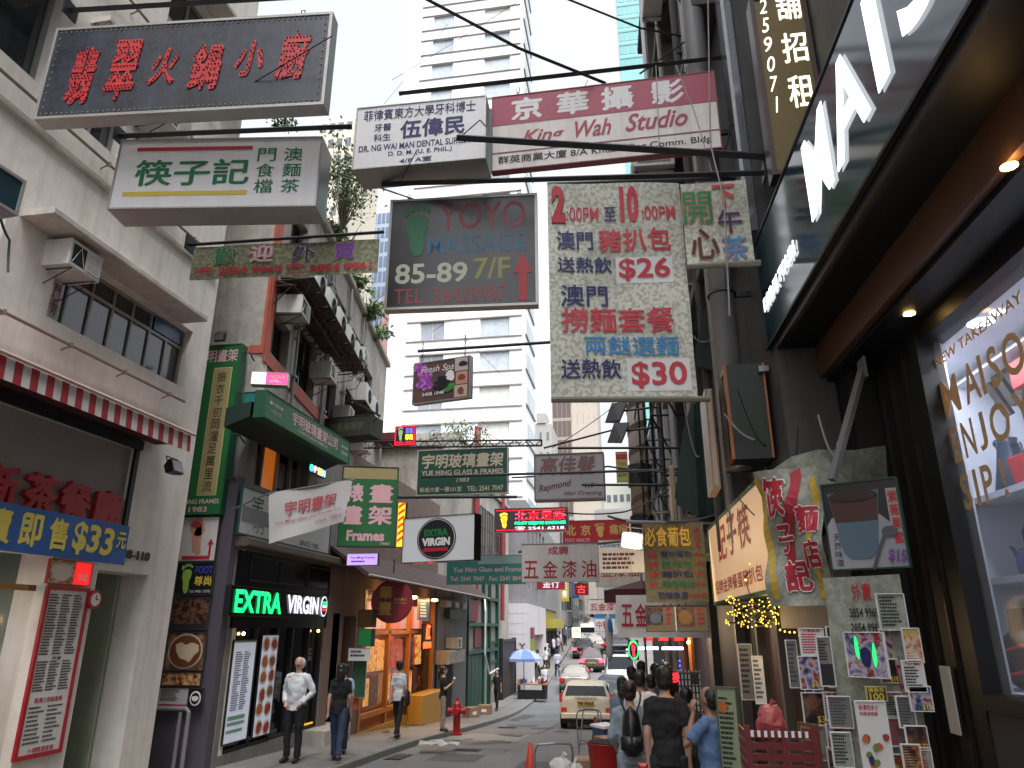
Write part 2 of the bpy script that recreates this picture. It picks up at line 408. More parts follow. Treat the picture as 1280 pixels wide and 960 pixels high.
def ac_unit(label, M4, sc=1, kind='window', parent=None, group='air conditioners on the walls'):
    """window-type box with grille, louvres and a drip tray, or a split-type fan unit"""
    o = thing('air_conditioner', label, 'air conditioner', M4 @ Matrix.Scale(sc, 4), group)
    key = 'ac'+kind
    if key not in WCACHE:
        W, D, H = .66, .55, .42
        if kind == 'fan': W, D, H = .8, .32, .6
        L = []
        c = MB().bbox(-W/2, W/2, -D, 0, 0, H, .012).build('casing', M('ac_casing', (205, 203, 196), .5, streak=.4, var=.25), o); L.append(c)
        g = MB()
        if kind == 'fan':
            g.tube([(W*.12+.22*math.cos(t*math.pi/10), -D-.01, H/2+.22*math.sin(t*math.pi/10)) for t in range(21)], .008, 5)
            for k in range(8): t = k*math.pi/8; g.tube([(W*.12-.21*math.cos(t), -D-.012, H/2-.21*math.sin(t)), (W*.12+.21*math.cos(t), -D-.012, H/2+.21*math.sin(t))], .005, 4)
            L.append(g.build('fan_guard', black, o))
            L.append(MB().disc(W*.12, H/2, .2, .2, -D-.002, 20).build('fan_opening', dark, o))
        else:
            L.append(MB().box(-W*.42, -W*.02, -D-.004, -D+.002, .06, H-.06).build('vent_opening', dark, o))
            for k in range(7): g.box(W*.04, W*.44, -D-.012, -D+.001, .06+k*.045, .085+k*.045)
            g.tube([(-W*.4, -D-.01, .07), (-W*.2, -D-.01, H-.08), (-W*.05, -D-.01, .07)], .006, 4)
            L.append(g.build('louvres', M('ac_casing', 0), o))
            s_ = MB()
            for k in range(9): s_.box(W/2-.003, W/2+.01, -D+.05, -.06, .05+k*.038, .068+k*.038)
            L.append(s_.build('side_louvres', M('ac_louvre', (120, 120, 118), .6), o))
        b = MB(); b.tube([(-W*.35, 0, -.3), (-W*.35, -D, -.02), (-W*.35, 0, -.02)], .012, 4); b.tube([(W*.35, 0, -.3), (W*.35, -D, -.02), (W*.35, 0, -.02)], .012, 4)
        L.append(b.build('bracket', black, o)); WCACHE[key] = L
    else:
        for c in WCACHE[key]: inst(c, o)
    return o
# ------------------------------------------------------------------ more sign helpers
def sign_core(S, th, face, cab, fw, frame=True, pname='panel'):
    W, H = S.W, S.H
    MB().bbox(-W/2, W/2, .012, th, 0, H, .006).build('cabinet', cab or steel, S.o)
    MB().box(-W/2+fw*.6, W/2-fw*.6, 0, .012, fw*.6, H-fw*.6).build(pname, face, S.o)
    if frame and fw:
        f = MB()
        for q in ((-W/2, W/2, 0, fw), (-W/2, W/2, H-fw, H)): f.box(q[0], q[1], -.012, .011, q[2], q[3])
        for q in ((-W/2, -W/2+fw), (W/2-fw, W/2)): f.box(q[0], q[1], -.0118, .011, fw, H-fw)
        f.build('frame', cab or steel, S.o)
def wsign(Wl, name, label, cat, x0, x1, z0, z1, n, th=.05, face=None, cab=None, fw=.02, frame=True, group=None, cloth=False, parent=None):
    """flat board on or before a wall; n = how far its face stands out from the wall"""
    S = Sign(); S.W, S.H = x1-x0, z1-z0; S.wave = None
    S.M = Wl.M @ Matrix.Translation(((x0+x1)/2, -n, z0))
    if parent is None: S.o = thing(name, label, cat, S.M, group)
    else: S.o = bpy.data.objects.new(name, None); link(S.o, parent); S.o.matrix_basis = Matrix.Translation(((x0+x1)/2, -n, z0))
    if cloth:
        S.wave = lambda x, z: .012*math.sin(x*6+z*2)+.01*math.sin(z*5-x*3)
        bar(S, 0, 0, 1, 1, face, 'cloth', y=0)
    else: sign_core(S, th, face, cab, fw, frame)
    return S
def lines(S, u0, v0, u1, v1, n, m, seed=1, name='small_print', cols=1, gap=.45):
    """rows of small print too fine to read in the photograph: short dashes of type"""
    rnd = random.Random(seed); W, H = S.W, S.H; mb = MB()
    for c in range(cols):
        a0 = u0+(u1-u0)*c/cols; a1 = u0+(u1-u0)*(c+.88)/cols
        for i in range(n):
            va = v0+(v1-v0)*i/n; vb = va+(v1-v0)/n*(1-gap); u = a0
            end = a0+(a1-a0)*rnd.uniform(.6, 1)
            while u < end:
                l = rnd.uniform(.06, .16)*(a1-a0); e = min(u+l, end)
                x0, x1, z0, z1 = -W/2+u*W, -W/2+e*W, H-vb*H, H-va*H
                yy = -.0035+(S.wave((x0+x1)/2, (z0+z1)/2)-.003 if S.wave else 0)
                mb.quad((x0, yy, z0), (x1, yy, z0), (x1, yy, z1), (x0, yy, z1)); u = e+.022*(a1-a0)
    o = mb.build(name, m, S.o); return o
def blob(S, u, v, ru, rv, m, seed=0, name='picture', y=-.004, n=16, rag=.2):
    rnd = random.Random(seed); W, H = S.W, S.H
    ph = [rnd.uniform(0, 6.28) for _ in range(3)]
    yy = y+(S.wave(-W/2+u*W, H-v*H)-.004 if S.wave else 0)
    pts = []
    for k in range(n):
        t = 2*math.pi*k/n; r = 1+rag*(math.sin(2*t+ph[0])*.5+math.sin(3*t+ph[1])*.3+math.sin(5*t+ph[2])*.2)
        pts.append((-W/2+(u+ru*r*math.cos(t))*W, H-(v+rv*r*math.sin(t))*H))
    return MB().prism(pts, yy-.002, yy).build(name, m, S.o)
def foot(S, u, v, ru, rv, m, name='foot_mark', flip=1):
    """a footprint: sole and five toes"""
    W, H = S.W, S.H; mb = MB(); y = -.006
    def X(a): return -W/2+(u+flip*a*ru)*W
    def Z(b): return H-(v-b*rv)*H
    sole = [(-.55, .45), (-.6, .1), (-.35, -.3), (-.3, -.7), (-.05, -.98), (.3, -.95), (.45, -.65), (.4, -.2), (.6, .15), (.62, .45), (.3, .62), (-.2, .6)]
    mb.prism([(X(a), Z(b)) for a, b in (sole if flip > 0 else sole[::-1])], y, y+.004)
    for a, b, r in ((-.6, .72, .2), (-.25, .85, .15), (.05, .9, .13), (.33, .88, .12), (.58, .78, .11)):
        mb.prism([(X(a+r*math.cos(t*math.pi/5)), Z(b+r*.9*math.sin(t*math.pi/5))) for t in (range(10) if flip > 0 else range(9, -1, -1))], y, y+.004)
    return mb.build(name, m, S.o)
# ------------------------------------------------------------------ colours
cream = M('cream_render', (232, 226, 216), .75, var=.26, scale=.9, streak=.34, bump=.25, dirt=(140, 126, 108))
cream2 = M('cracked_render', (232, 224, 208), .8, var=.2, scale=1.4, streak=.35, bump=.6, dirt=(110, 104, 92))
conc = M('weathered_concrete', (182, 174, 162), .85, var=.4, scale=1, streak=.55, bump=.3, dirt=(58, 54, 50))
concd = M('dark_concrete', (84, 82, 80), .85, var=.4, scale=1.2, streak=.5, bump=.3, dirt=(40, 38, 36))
orange = M('orange_trim', (196, 84, 58), .7, var=.3, streak=.3)
asph = M('road_surface', (122, 122, 122), .8, var=.35, scale=.45, bump=.25, fine=.35, dirt=(48, 48, 50))
pave = M('pavement_surface', (132, 128, 122), .8, var=.4, scale=.8, bump=.25, fine=.3, dirt=(62, 60, 58))
kerbm = M('kerb_concrete', (128, 126, 120), .8, var=.35, scale=2, bump=.2)
green = M('sign_green', (20, 112, 48), .5, var=.15); greend = M('sign_dark_green', (14, 62, 42), .55, var=.25)
teal = M('sign_teal', (12, 84, 88), .3, var=.1); tan = M('sign_tan', (170, 152, 96), .6, var=.2)
pvc = M('grey_pipe', (150, 146, 142), .45, var=.25, streak=.35)
navy = M('ink_navy', (30, 32, 96), .6, var=0); ink = M('ink_black', (24, 24, 28), .6, var=0); inkred = M('ink_red', (196, 26, 46), .55, var=.1, scale=8)
inkblue = M('ink_blue', (36, 128, 190), .6, var=.1); inkgreen = M('ink_green', (18, 120, 70), .6, var=0); inkwhite = M('ink_white', (228, 226, 224), .5, var=0)
inkyel = M('ink_yellow', (226, 196, 50), .5, var=0); inkor = M('ink_orange', (226, 120, 36), .6, var=0); inkpur = M('ink_purple', (110, 50, 150), .6, var=0); inkpink = M('ink_pink', (226, 170, 180), .6, var=0)
inkbr = M('ink_brown', (120, 70, 40), .6, var=0)
lit = lambda n, c, e: M(n, c, .5, var=0, emis=e)
warm = lit('lamp_warm', (255, 190, 110), 9); warmdim = lit('lit_wall_warm', (230, 150, 60), .35)
# ------------------------------------------------------------------ ground
def strip(name, xa, xb, dz, ys, m, kind='structure', parent=None, n=1):
    mb = MB(); vs = []
    for y in ys:
        for i in range(n+1):
            t = i/n; a = xa(y) if callable(xa) else xa; b = xb(y) if callable(xb) else xb
            vs.append((a+(b-a)*t, y, gz(y)+dz))
    q = n+1
    mb.add(vs, [(j*q+i, j*q+i+1, (j+1)*q+i+1, (j+1)*q+i) for j in range(len(ys)-1) for i in range(n)])
    o = mb.build(name, m, parent, smooth=True)
    if kind: o['kind'] = kind
    return o
YS = [-60, -30, -10, -5]+list(range(0, 60))+list(range(60, 330, 5))
def smooth_gz():
    global gz
    g0 = gz
    def g(y): return sum(g0(y+d)*w_ for d, w_ in ((-3, .15), (-1.5, .2), (0, .3), (1.5, .2), (3, .15)))
    gz = g
smooth_gz()
def KL(y): return -5.25+xo(y)                       # left kerb
def KR(y): return -.78+xo(y)*.9 if y < 60 else xo(y)-.4 # right kerb
gm_ = M('ground_soil', (88, 86, 80), .9, var=.3)
gy = [-400, -60, -30, -10]+list(range(0, 330, 10))+[600, 1600]
mb = MB(); vs = [(x, y, gz(max(-60, min(y, 320)))-.35) for y in gy for x in (-900, -60, -12, 6, 60, 900)]
mb.add(vs, [(j*6+i, j*6+i+1, (j+1)*6+i+1, (j+1)*6+i) for j in range(len(gy)-1) for i in range(5)])
tag(mb.build('ground', gm_), kind='structure')
strip('road', lambda y: KL(y)-.02, lambda y: KR(y)+.02, 0, YS, asph, n=4)
strip('pavement_left', lambda y: -12+xo(y), lambda y: KL(y)-.14, .13, YS, pave)
strip('pavement_right', lambda y: KR(y)+.14, lambda y: 9+xo(y), .13, YS, pave)
kl = thing('kerb_left', None, None, (0, 0, 0)); kl['kind'] = 'structure'
kr = thing('kerb_right', None, None, (0, 0, 0)); kr['kind'] = 'structure'
def kerbrun(parent, K, sgn, ys):
    for y in ys:
        a = K(y); b = K(y+.985); z0, z1 = gz(y), gz(y+.985); c = .005*random.random()
        xs = (0, sgn*.15)
        v = []
        for yy, xx, zz in ((y, a, z0), (y+.985, b, z1)):
            v += [(xx, yy, zz-.1), (xx, yy, zz+.115+c), (xx+sgn*.02, yy, zz+.137+c), (xx+sgn*.15, yy, zz+.137+c), (xx+sgn*.15, yy, zz-.1)]
        MB().add(v, [(0, 1, 6, 5), (1, 2, 7, 6), (2, 3, 8, 7), (3, 4, 9, 8), (4, 3, 2, 1, 0), (5, 6, 7, 8, 9)]).build('kerb_stone', kerbm, parent)
kerbrun(kl, KL, -1, range(8, 58)); kerbrun(kr, KR, 1, range(5, 40))
strip('kerb_left_far', lambda y: KL(y)-.15, KL, .14, list(range(58, 200, 4)), kerbm)
# joints, patches, gratings and a yellow line on the road
def patch(name, x0, x1, y0, y1, m, dz=.004, sk=0):
    ys = [y0+(y1-y0)*i/6 for i in range(7)]
    return strip(name, lambda y: x0+sk*(y-y0), lambda y: x1+sk*(y-y0), dz, ys, m)
jt = M('tar_joint', (40, 40, 42), .7, var=.3); pt = M('road_patch', (88, 88, 90), .85, var=.4, fine=.3, bump=.2); pl = M('road_patch_pale', (138, 136, 132), .85, var=.3, fine=.3)
patch('road_joint', -3.05, -3.02, 6, 40, jt)
for y in (12.5, 17.5, 23, 29, 35.5, 41): patch('road_joint', KL(y), KR(y), y, y+.03, jt, .005)
patch('road_patch', -4.3, -3.3, 15.2, 16.4, pt); patch('road_patch', -4.9, -3.2, 19.5, 22.2, pl); patch('road_patch', -4.6, -3.6, 26, 27, pt); patch('road_patch', -5.1, -4.5, 30, 33, pt); patch('road_patch', -2.4, -1.5, 14, 15.6, pt)
for y in (9.5, 12, 14.6, 17.2, 19.8, 22.5, 25.3, 28, 31, 34.5, 38): patch('paving_joint', -7.2, KL(y)-.16, y, y+.025, jt, .137)
patch('paving_joint', -6.3, -6.28, 9, 40, jt, .139)
fr = random.Random(12); stm = M('stain_dark', (84, 82, 80), .7, var=.5, scale=6); 
def stain(x, y, r, dz, m):
    n = 14; ph = fr.uniform(0, 6); mb = MB(); pts = [(x, y, gz(y)+dz)]
    for k in range(n): a = 2*math.pi*k/n; rr = r*(1+.35*math.sin(2*a+ph)+.2*math.sin(5*a)); yy = y+rr*1.4*math.sin(a); pts.append((x+rr*math.cos(a), yy, gz(yy)+dz))
    mb.add(pts, [(0, k+1, (k+1) % n+1) for k in range(n)]); tag(mb.build('stain', m), kind='structure')
for k in range(16): stain(fr.uniform(-5, -1.4), fr.uniform(9, 34), fr.uniform(.08, .4), .007+.0004*k, stm)
for k in range(10): stain(fr.uniform(-6.9, -5.6), fr.uniform(12, 30), fr.uniform(.05, .25), .145+.0004*k, stm)
def cover(x, y, label, w_=.6, l=.45):
    z = gz(y)+.006; o = thing('drain_cover', label, 'drain cover', (x, y, z))
    sl = (gz(y+l/2)-gz(y-l/2))/l; o.rotation_euler = (math.atan(sl), 0, 0)
    MB().box(-w_/2, w_/2, -l/2, l/2, 0, .006).build('frame', M('cast_iron', (52, 52, 52), .6, .4, var=.3), o)
    g = MB()
    for k in range(9): g.box(-w_/2+.04+k*(w_-.08)/9, -w_/2+.07+k*(w_-.08)/9, -l/2+.04, l/2-.04, .006, .014)
    g.build('grating', M('cast_iron', 0), o)
cover(-4.95, 15.6, 'iron drain grating in the gutter beside the litter bag', .35, .9)
cover(-3.9, 17.2, 'iron cover in the middle of the lane left of the taxi'); cover(-4.4, 25.2, 'farther iron cover near the left kerb')
# ------------------------------------------------------------------ L1: cream building, nearest on the left
WL = Wall(-7.2, 0, 0, 'L')
b1 = thing('apartment_building', 'cream rendered building nearest on the left with ribbon window and restaurant below', 'building', WL.M)
ops = [(7.26, 10.22, 5.36, 6.37, .2), (4.9, 6.45, 8.2, 9.7), (7.0, 7.9, 8.15, 9.7), (8.3, 9.6, 10.9, 12.3), (5.2, 6.4, 11.1, 12.5), (2.4, 4.2, 8.2, 9.7), (3.5, 6.4, 5.36, 6.55),
       (-8, 9.3, 2.72, 4.12), (-8, 8.15, -1.2, 2.5), (8.98, 10.06, -1.2, 2.37), (6.9, 7.9, 14, 15.4), (9, 10, 14, 15.4), (8.6, 9.6, 8.15, 9.7)]
facade(b1, -12, 10.72, -1.5, 27, ops, cream, .45)
win = M('window_frame_grey', (150, 152, 148), .45, .2, var=.2, streak=.3)
gl1 = M('window_glass_lit', (56, 64, 62), .07, spec=.7, var=.6, scale=5)
f = window(b1, 7.26, 10.22, 5.36, 6.37, 7, 1, .18, .045, win, gl1, transom=.3)
for x0, x1, z0, z1 in ((4.9, 6.45, 8.2, 9.7), (7.0, 7.9, 8.15, 9.7), (8.3, 9.6, 10.9, 12.3), (5.2, 6.4, 11.1, 12.5), (2.4, 4.2, 8.2, 9.7), (3.5, 6.4, 5.36, 6.55), (6.9, 7.9, 14, 15.4), (9, 10, 14, 15.4), (8.6, 9.6, 8.15, 9.7)):
    window(b1, x0, x1, z0, z1, 2, 1, .2, .06, win, glass, transom=.0)
# bars behind the ribbon window, paper notices in the first lights
g = MB()
for k in range(22): x = 7.75+k*.11; g.box(x, x+.012, .24, .25, 5.42, 6.15)
g.build('window_grille', win, b1)
MB().box(7.3, 7.6, .172, .178, 5.45, 6.1).build('paper_notice', M('paper', (196, 196, 190), .8, var=.1), b1)
lettering(b1, '紅門\n銀骨', 7.33, 5.5, 7.57, 5.95, M('ink_mauve', (120, 60, 110), .7, var=0), y=.168)
MB().box(9.42, 10.1, .13, .14, 6.1, 6.33).build('blue_poster', M('poster_blue', (40, 96, 140), .4, var=.5, scale=9), b1)
lt = MB(); lt.ball((8.75, .42, 6.3), .03); lt.ball((8.2, .42, 6.15), .02); lt.build('ceiling_lamp', warm, b1)
# concrete hood over the ribbon window and ledges
def hood(x0, x1, z, d=.46, t=.09, nm='concrete_hood'):
    return MB().bbox(x0, x1, -d, .01, z, z+t, .012).build(nm, M('hood_concrete', (206, 198, 186), .8, var=.35, streak=.4, dirt=(90, 80, 70)), b1)
hood(6.57, 9.9, 6.39); hood(4.5, 6.5, 9.72, .45); hood(6.9, 8.1, 9.72, .3); hood(2, 4.4, 9.72, .4); hood(8.1, 9.8, 12.35, .4); hood(4.9, 6.6, 12.5, .4)
MB().bbox(-8, 10.6, -.06, .01, 7.55, 7.63, .01).build('string_course', M('hood_concrete', 0), b1)
def pipe_run(z, x0, x1, n=.12, r=.022):
    m = MB(); m.tube([(x0, -n, z), (x1, -n, z)], r, 8)
    x = x0+.4
    while x < x1: m.tube([(x, 0, z-.06), (x, -n, z-.01)], .012, 5); m.box(x-.015, x+.015, -n-.03, -n+.03, z-.03, z+.03); x += 1.05
    m.build('wall_pipe', M('rusty_pipe', (146, 128, 112), .6, var=.4, scale=6, dirt=(90, 60, 40)), b1)
pipe_run(5.09, 3, 10.1); pipe_run(7.85, 3, 9.9); pipe_run(10.6, 4, 9.9)
ac_unit('white window air conditioner under the concrete hood above the ribbon window', WL.M @ Matrix.Translation((7.3, .1, 5.95)), .86)
ac_unit('air conditioner high on the cream wall behind the red lettered sign', WL.M @ Matrix.Translation((8.3, 0, 8.9)))
ac_unit('air conditioner by the topmost windows of the cream building', WL.M @ Matrix.Translation((10.1, 0, 11.3)), .9)
# shop front
fz = M('fascia_board', (150, 142, 138), .7, var=.2); blk = M('black_trim', (22, 24, 34), .5, var=.2)
MB().box(-8, 9.3, .06, .1, 2.72, 4.12).build('fascia_board', fz, b1)
t = MB(); t.box(-8, 9.4, -.06, .02, 4.12, 4.26); t.box(9.3, 9.38, -.03, .02, 2.66, 4.118); t.build('fascia_trim', blk, b1)
zt_, zb_ = WL.px(130, 612, .02)[1], WL.px(130, 660, .02)[1]
for ch, a_, b_ in (('廳', 113, 149), ('餐', 69, 110), ('茶', 22, 65), ('新', -30, 14)):
    lettering(b1, ch, WL.px(a_, 640, .02)[0], zb_, WL.px(b_, 640, .02)[0], zt_, M('letter_red', (182, 20, 34), .4, var=.15), y=.05, bold=.035, ext=.05, exth=.07, name='red_letter')
# awning
aw = thing('striped_awning', 'red and white striped awning along the front of the cream building', 'awning', WL.M)
ar, awh = M('awning_red', (176, 30, 40), .7, var=.25), M('awning_white', (206, 202, 194), .7, var=.3, streak=.3)
x = -2.0; i = 0
while x < 9.68:
    m_ = MB(); e = min(x+.115, 9.7)
    m_.add([(x, -.62, 4.14), (e, -.62, 4.14), (e, -.6, 4.4), (x, -.6, 4.4), (e, 0, 4.62), (x, 0, 4.62)], [(0, 1, 2, 3), (3, 2, 4, 5)])
    m_.build('stripe', ar if i % 2 else awh, aw); x = e; i += 1
m_ = MB(); m_.tube([(-2, -.63, 4.42), (9.75, -.63, 4.42)], .025, 8); m_.build('front_rod', M('rod_pale', (206, 180, 160), .5), aw)
m_ = MB()
for x in (0, 3, 6, 9.4): m_.tube([(x, 0, 4.3), (x, -.6, 4.38)], .015, 6)
m_.box(-2, 9.7, -.598, -.02, 4.28, 4.3); m_.build('underside', M('awning_under_shade', (92, 34, 34), .8), aw)  # dark flat sheet stands for the shade under the awning
# floodlight
def flood(label, M4, litm=None, s=1):
    o = thing('floodlight', label, 'floodlight', M4 @ Matrix.Scale(s, 4))
    b = MB(); b.loft([[(-.13, -.02, -.1), (.13, -.02, -.1), (.13, -.02, .1), (-.13, -.02, .1)], [(-.13, .03, -.1), (.13, .03, -.1), (.13, .03, .1), (-.13, .03, .1)], [(-.08, .14, -.06), (.08, .14, -.06), (.08, .14, .06), (-.08, .14, .06)]])
    b.build('housing', black, o)
    MB().box(-.11, .11, -.026, -.021, -.08, .08).build('lens', litm or M('lamp_lens', (120, 110, 110), .15, var=.2), o)
    MB().tube([(-.14, .04, 0), (-.14, .04, .16), (.14, .04, .16), (.14, .04, 0)], .01, 5).build('bracket', black, o)
    return o
flood('black floodlight under the end of the striped awning', WL.M @ Matrix.Translation((9.6, -.5, 3.9)) @ Matrix.Rotation(R(-20), 4, 'X'))
# restaurant interior, pillar, entrance
MB().box(-8, 8.1, 2.0, 2.05, -1.2, 2.5).build('back_wall', M('interior_warm', (130, 106, 60), .7, var=.8, scale=3, dirt=(40, 30, 20)), b1)
MB().box(-8, 8.1, .46, 2.0, 2.5, 2.55).build('interior_ceiling', M('interior_ceiling', (120, 110, 90), .8), b1)
m_ = MB(); m_.box(7.2, 7.25, .1, .16, -1, 2.5); m_.box(5.8, 5.86, .1, .16, -1, 2.5); m_.box(-2, 8.1, .1, .16, 2.05, 2.12); m_.box(-2, 8.1, .1, .16, -.2, .0); m_.build('shop_window_frame', M('brass_frame', (150, 120, 60), .4, .5), b1)
MB().box(-2, 8.1, .12, .13, -.2, 2.05).build('shop_pane', M('clear_pane', (200, 200, 200), .05, alpha=.12, var=0), b1)
m_ = MB(); m_.box(7.4, 7.9, 1.4, 1.95, -.4, 1.7); m_.box(5.9, 6.6, 1.5, 1.95, 1.5, 2.3); m_.box(7.0, 8.0, 1.2, 1.98, 2.05, 2.35); m_.build('dark_cabinet', M('cabinet_dark', (44, 36, 28), .5, var=.4), b1)
m_ = MB(); m_.box(6.3, 7.1, .9, 1.5, -.4, .9); m_.build('counter', M('counter_red', (150, 20, 22), .4), b1)
m_ = MB(); m_.box(6.2, 6.9, 1.0, 1.06, 1.2, 1.9); m_.build('menu_lightbox', lit('lightbox_amber', (255, 190, 90), 1.6), b1)
m_ = MB(); m_.box(7.55, 7.62, .8, .84, .9, 2.0); m_.build('tube_lamp', lit('tube_blue', (200, 220, 255), 5), b1)
ml = bpy.data.lights.new('shop_lamp', 'AREA'); ml.energy = 14; ml.size = 1.2; ml.color = (1, .86, .55); lo = bpy.data.objects.new('shop_lamp', ml); link(lo, b1); lo.location = (6.6, 1.1, 2.4)
pal = M('entrance_green', (176, 186, 160), .6, var=.3, scale=1.2)
m_ = MB(); m_.box(8.8, 10.3, 1.6, 1.65, -1.2, 2.6); m_.box(10.0, 10.06, .46, 1.6, -1.2, 2.6); m_.box(8.9, 8.98, .46, 1.6, -1.2, 2.6); m_.build('entrance_wall', pal, b1)
MB().box(9.35, 9.6, 1.58, 1.6, .3, 1.5).build('plaque', M('plaque_olive', (84, 86, 62), .5), b1)
t = lettering(b1, '108-110', 9.3, 2.56, 9.98, 2.69, M('letter_brown', (52, 44, 42), .5, var=0), y=-.015, bold=.03, ext=.02, exth=.015, name='street_number')
# menu board on the pillar
S = wsign(WL, 'menu_board', 'tall red bordered menu sheet on the pillar left of the pale entrance', 'menu board', 8.12, 8.86, .16, 2.12, .03, .03, M('paper_menu', (214, 212, 206), .5, var=.08), red, .05)
T(S, '精選小菜飯套餐', .2, .66, .8, .69, inkred); lines(S, .1, .05, .92, .42, 22, ink, 1, cols=3); lines(S, .1, .45, .92, .63, 11, ink, 2, cols=3); lines(S, .12, .71, .9, .93, 9, M('ink_grey', (70, 70, 74), .7, var=0), 3, cols=2, gap=.55)
T(S, '早餐', .4, .425, .6, .445, ink); T(S, '十項精選套餐', .25, .94, .8, .97, inkred)
S = wsign(WL, 'photo_board', 'small red food picture board above the menu sheet', 'sign', 8.06, 8.8, 2.14, 2.44, .05, .03, photo_mat('food_photo', [(60, 30, 20), (170, 80, 50), (210, 190, 160), (180, 40, 30)], 14), red, .01)
bar(S, .6, 0, 1, 1, M('poster_red_lit', (220, 26, 30), .4, emis=.5, var=0)); blob(S, .3, .5, .22, .4, M('plate_white', (216, 206, 190), .4), 3); T(S, '特價\n供應', .68, .5, .92, .8, inkwhite, y=-.008)
lb = thing('clock_disc', 'small round red and white clock sign on the pillar edge', 'clock', WL.M @ Matrix.Translation((8.93, -.06, 1.98)))
MB().disc(0, 0, .12, .12, .03, 24, .05).build('rim', red, lb); MB().disc(0, 0, .085, .085, -.021, 24).build('face', inkwhite, lb); MB().box(-.006, .006, -.03, -.026, 0, .06).box(0, .045, -.03, -.0262, -.006, .006).build('hand', ink, lb)
# blue price banner
S = wsign(WL, 'price_banner', 'blue banner with big yellow $33 lettering under the red letters', 'banner', 5.2, 9.08, 2.43, 2.95, .3, face=M('banner_blue', (22, 78, 150), .6, var=.2), cloth=True)
T(S, '$33', .735, .12, .925, .9, M('banner_yellow', (206, 186, 60), .6, var=0), bold=.03, rot=R(-2)); T(S, '售', .635, .12, .71, .85, M('banner_yellow', 0), bold=.03); T(S, '即', .53, .12, .61, .85, M('banner_yellow', 0), bold=.03); T(S, '元', .94, .18, .99, .6, M('banner_yellow', 0), bold=.03); T(S, '外賣', .33, .12, .5, .85, M('banner_yellow', 0), bold=.03)
# small dark teal cabinet sign at the left picture edge
S = sign('box_sign', 'dark teal box sign on the cream wall at the left edge', 'sign', (-30, 190), (-30, 240), (22, 268), 4.5, .45, M('box_teal', (16, 56, 70), .4), M('box_frame', (150, 148, 144), .5), dR=4.9, fw=.03)
# ------------------------------------------------------------------ lane wall and L2 side
WS = Wall(-7.2, 12.5, 0, 'F'); 
b2 = thing('corner_building', 'old shabby building with orange trim and cracked side wall above the green frame shop', 'building', Wall(-7.2, 12.5, 10, 'L').M)
WU = Wall(-7.2, 12.5, 10, 'L')
opsu = [(.35, 1.6, 7.05, 8.0), (2.25, 3.9, 7.05, 8.6), (5.0, 6.2, 7.1, 8.4), (3.1, 4.2, 9.5, 10.7), (5.2, 6.6, 9.5, 10.8), (7.3, 8.5, 7.2, 8.6), (7.6, 9, 9.3, 10.7), (9.6, 11.4, 8.8, 10.3), (9.8, 11.2, 6.8, 8), (.9, 2.1, 9.6, 10.9)]
facade(b2, 0, 14.2, 5.9, 11.75, opsu, conc, .3, core=6)
side = MB().box(-6.2, -.004, 0, .25, -1.5, 11.75)
sw = side.build('side_wall', cream2, b2); sw.matrix_basis = WU.I @ WS.M
tr = MB(); tr.box(-6.2, .03, -.05, -.002, 6.85, 7.02); tr.box(-.03, .03, -.05, .02, 7.022, 11.75)
to = tr.build('side_trim', orange, b2); to.matrix_basis = WU.I @ WS.M
MB().box(.05, 5.2, -.05, -.002, 6.7, 6.98).box(.05, .3, -.045, -.002, 6.982, 11.75).build('front_trim', orange, b2); MB().box(10.5, 14, -.05, -.002, 6.6, 6.9).build('front_trim', orange, b2)
for x0, x1, z0, z1 in opsu: window(b2, x0, x1, z0, z1, 2 if x1-x0 < 1.5 else 3, 1, .2, .05, M('old_frame', (86, 84, 80), .6, var=.3), glassd)
rc = M('rusty_corrugated', (96, 78, 66), .8, var=.5, scale=3, dirt=(40, 30, 26))
# corrugated shelves with fan units
def shelf(x0, x1, z, d):
    mb = MB(); n = int((x1-x0)/.12)
    for k in range(n): xa = x0+k*.12; mb.add([(xa, -d, z-.1), (xa+.06, -d, z-.07), (xa+.12, -d, z-.1), (xa, 0, z+.02), (xa+.06, 0, z+.05), (xa+.12, 0, z+.02)], [(0, 1, 4, 3), (1, 2, 5, 4)])
    mb.build('corrugated_hood', rc, b2)
    m = MB(); x = x0
    while x < x1: m.tube([(x, -d, z-.1), (x, 0, z-.12)], .02, 4); m.tube([(x, -d*.9, z-.1), (x, 0, z-.6)], .014, 4); x += .9
    m.tube([(x0, -d, z-.1), (x1, -d, z-.1)], .022, 4); m.build('shelf_bracket', M('rusty_iron', (60, 46, 40), .8), b2)
shelf(.15, 4.4, 8.55, .45)
m_ = MB(); 
for k in range(8): xa = .3+k*.75; m_.box(xa, xa+.7, -.75, -.08, 8.7, 8.74)
m_.build('platform', rc, b2)
m_ = MB(); x = .3
while x < 6.6: m_.tube([(x, -.78, 8.7), (x, 0, 8.62)], .022, 4); m_.tube([(x, -.78, 8.7), (x+.3, -.5, 8.3), (x+.3, 0, 8.2)], .014, 4); x += .75
m_.tube([(.3, -.78, 8.72), (6.4, -.78, 8.72)], .03, 4); m_.tube([(.3, -.5, 8.66), (6.4, -.5, 8.66)], .03, 4); m_.build('platform_rail', M('rusty_iron', 0), b2)
m_ = MB(); x = 7.0
while x < 9.8: m_.tube([(x, -.7, 8.05), (x, 0, 7.6)], .018, 4); x += .7
m_.box(7.0, 9.6, -.7, 0, 8.05, 8.08); m_.build('platform', M('rusty_iron', 0), b2)
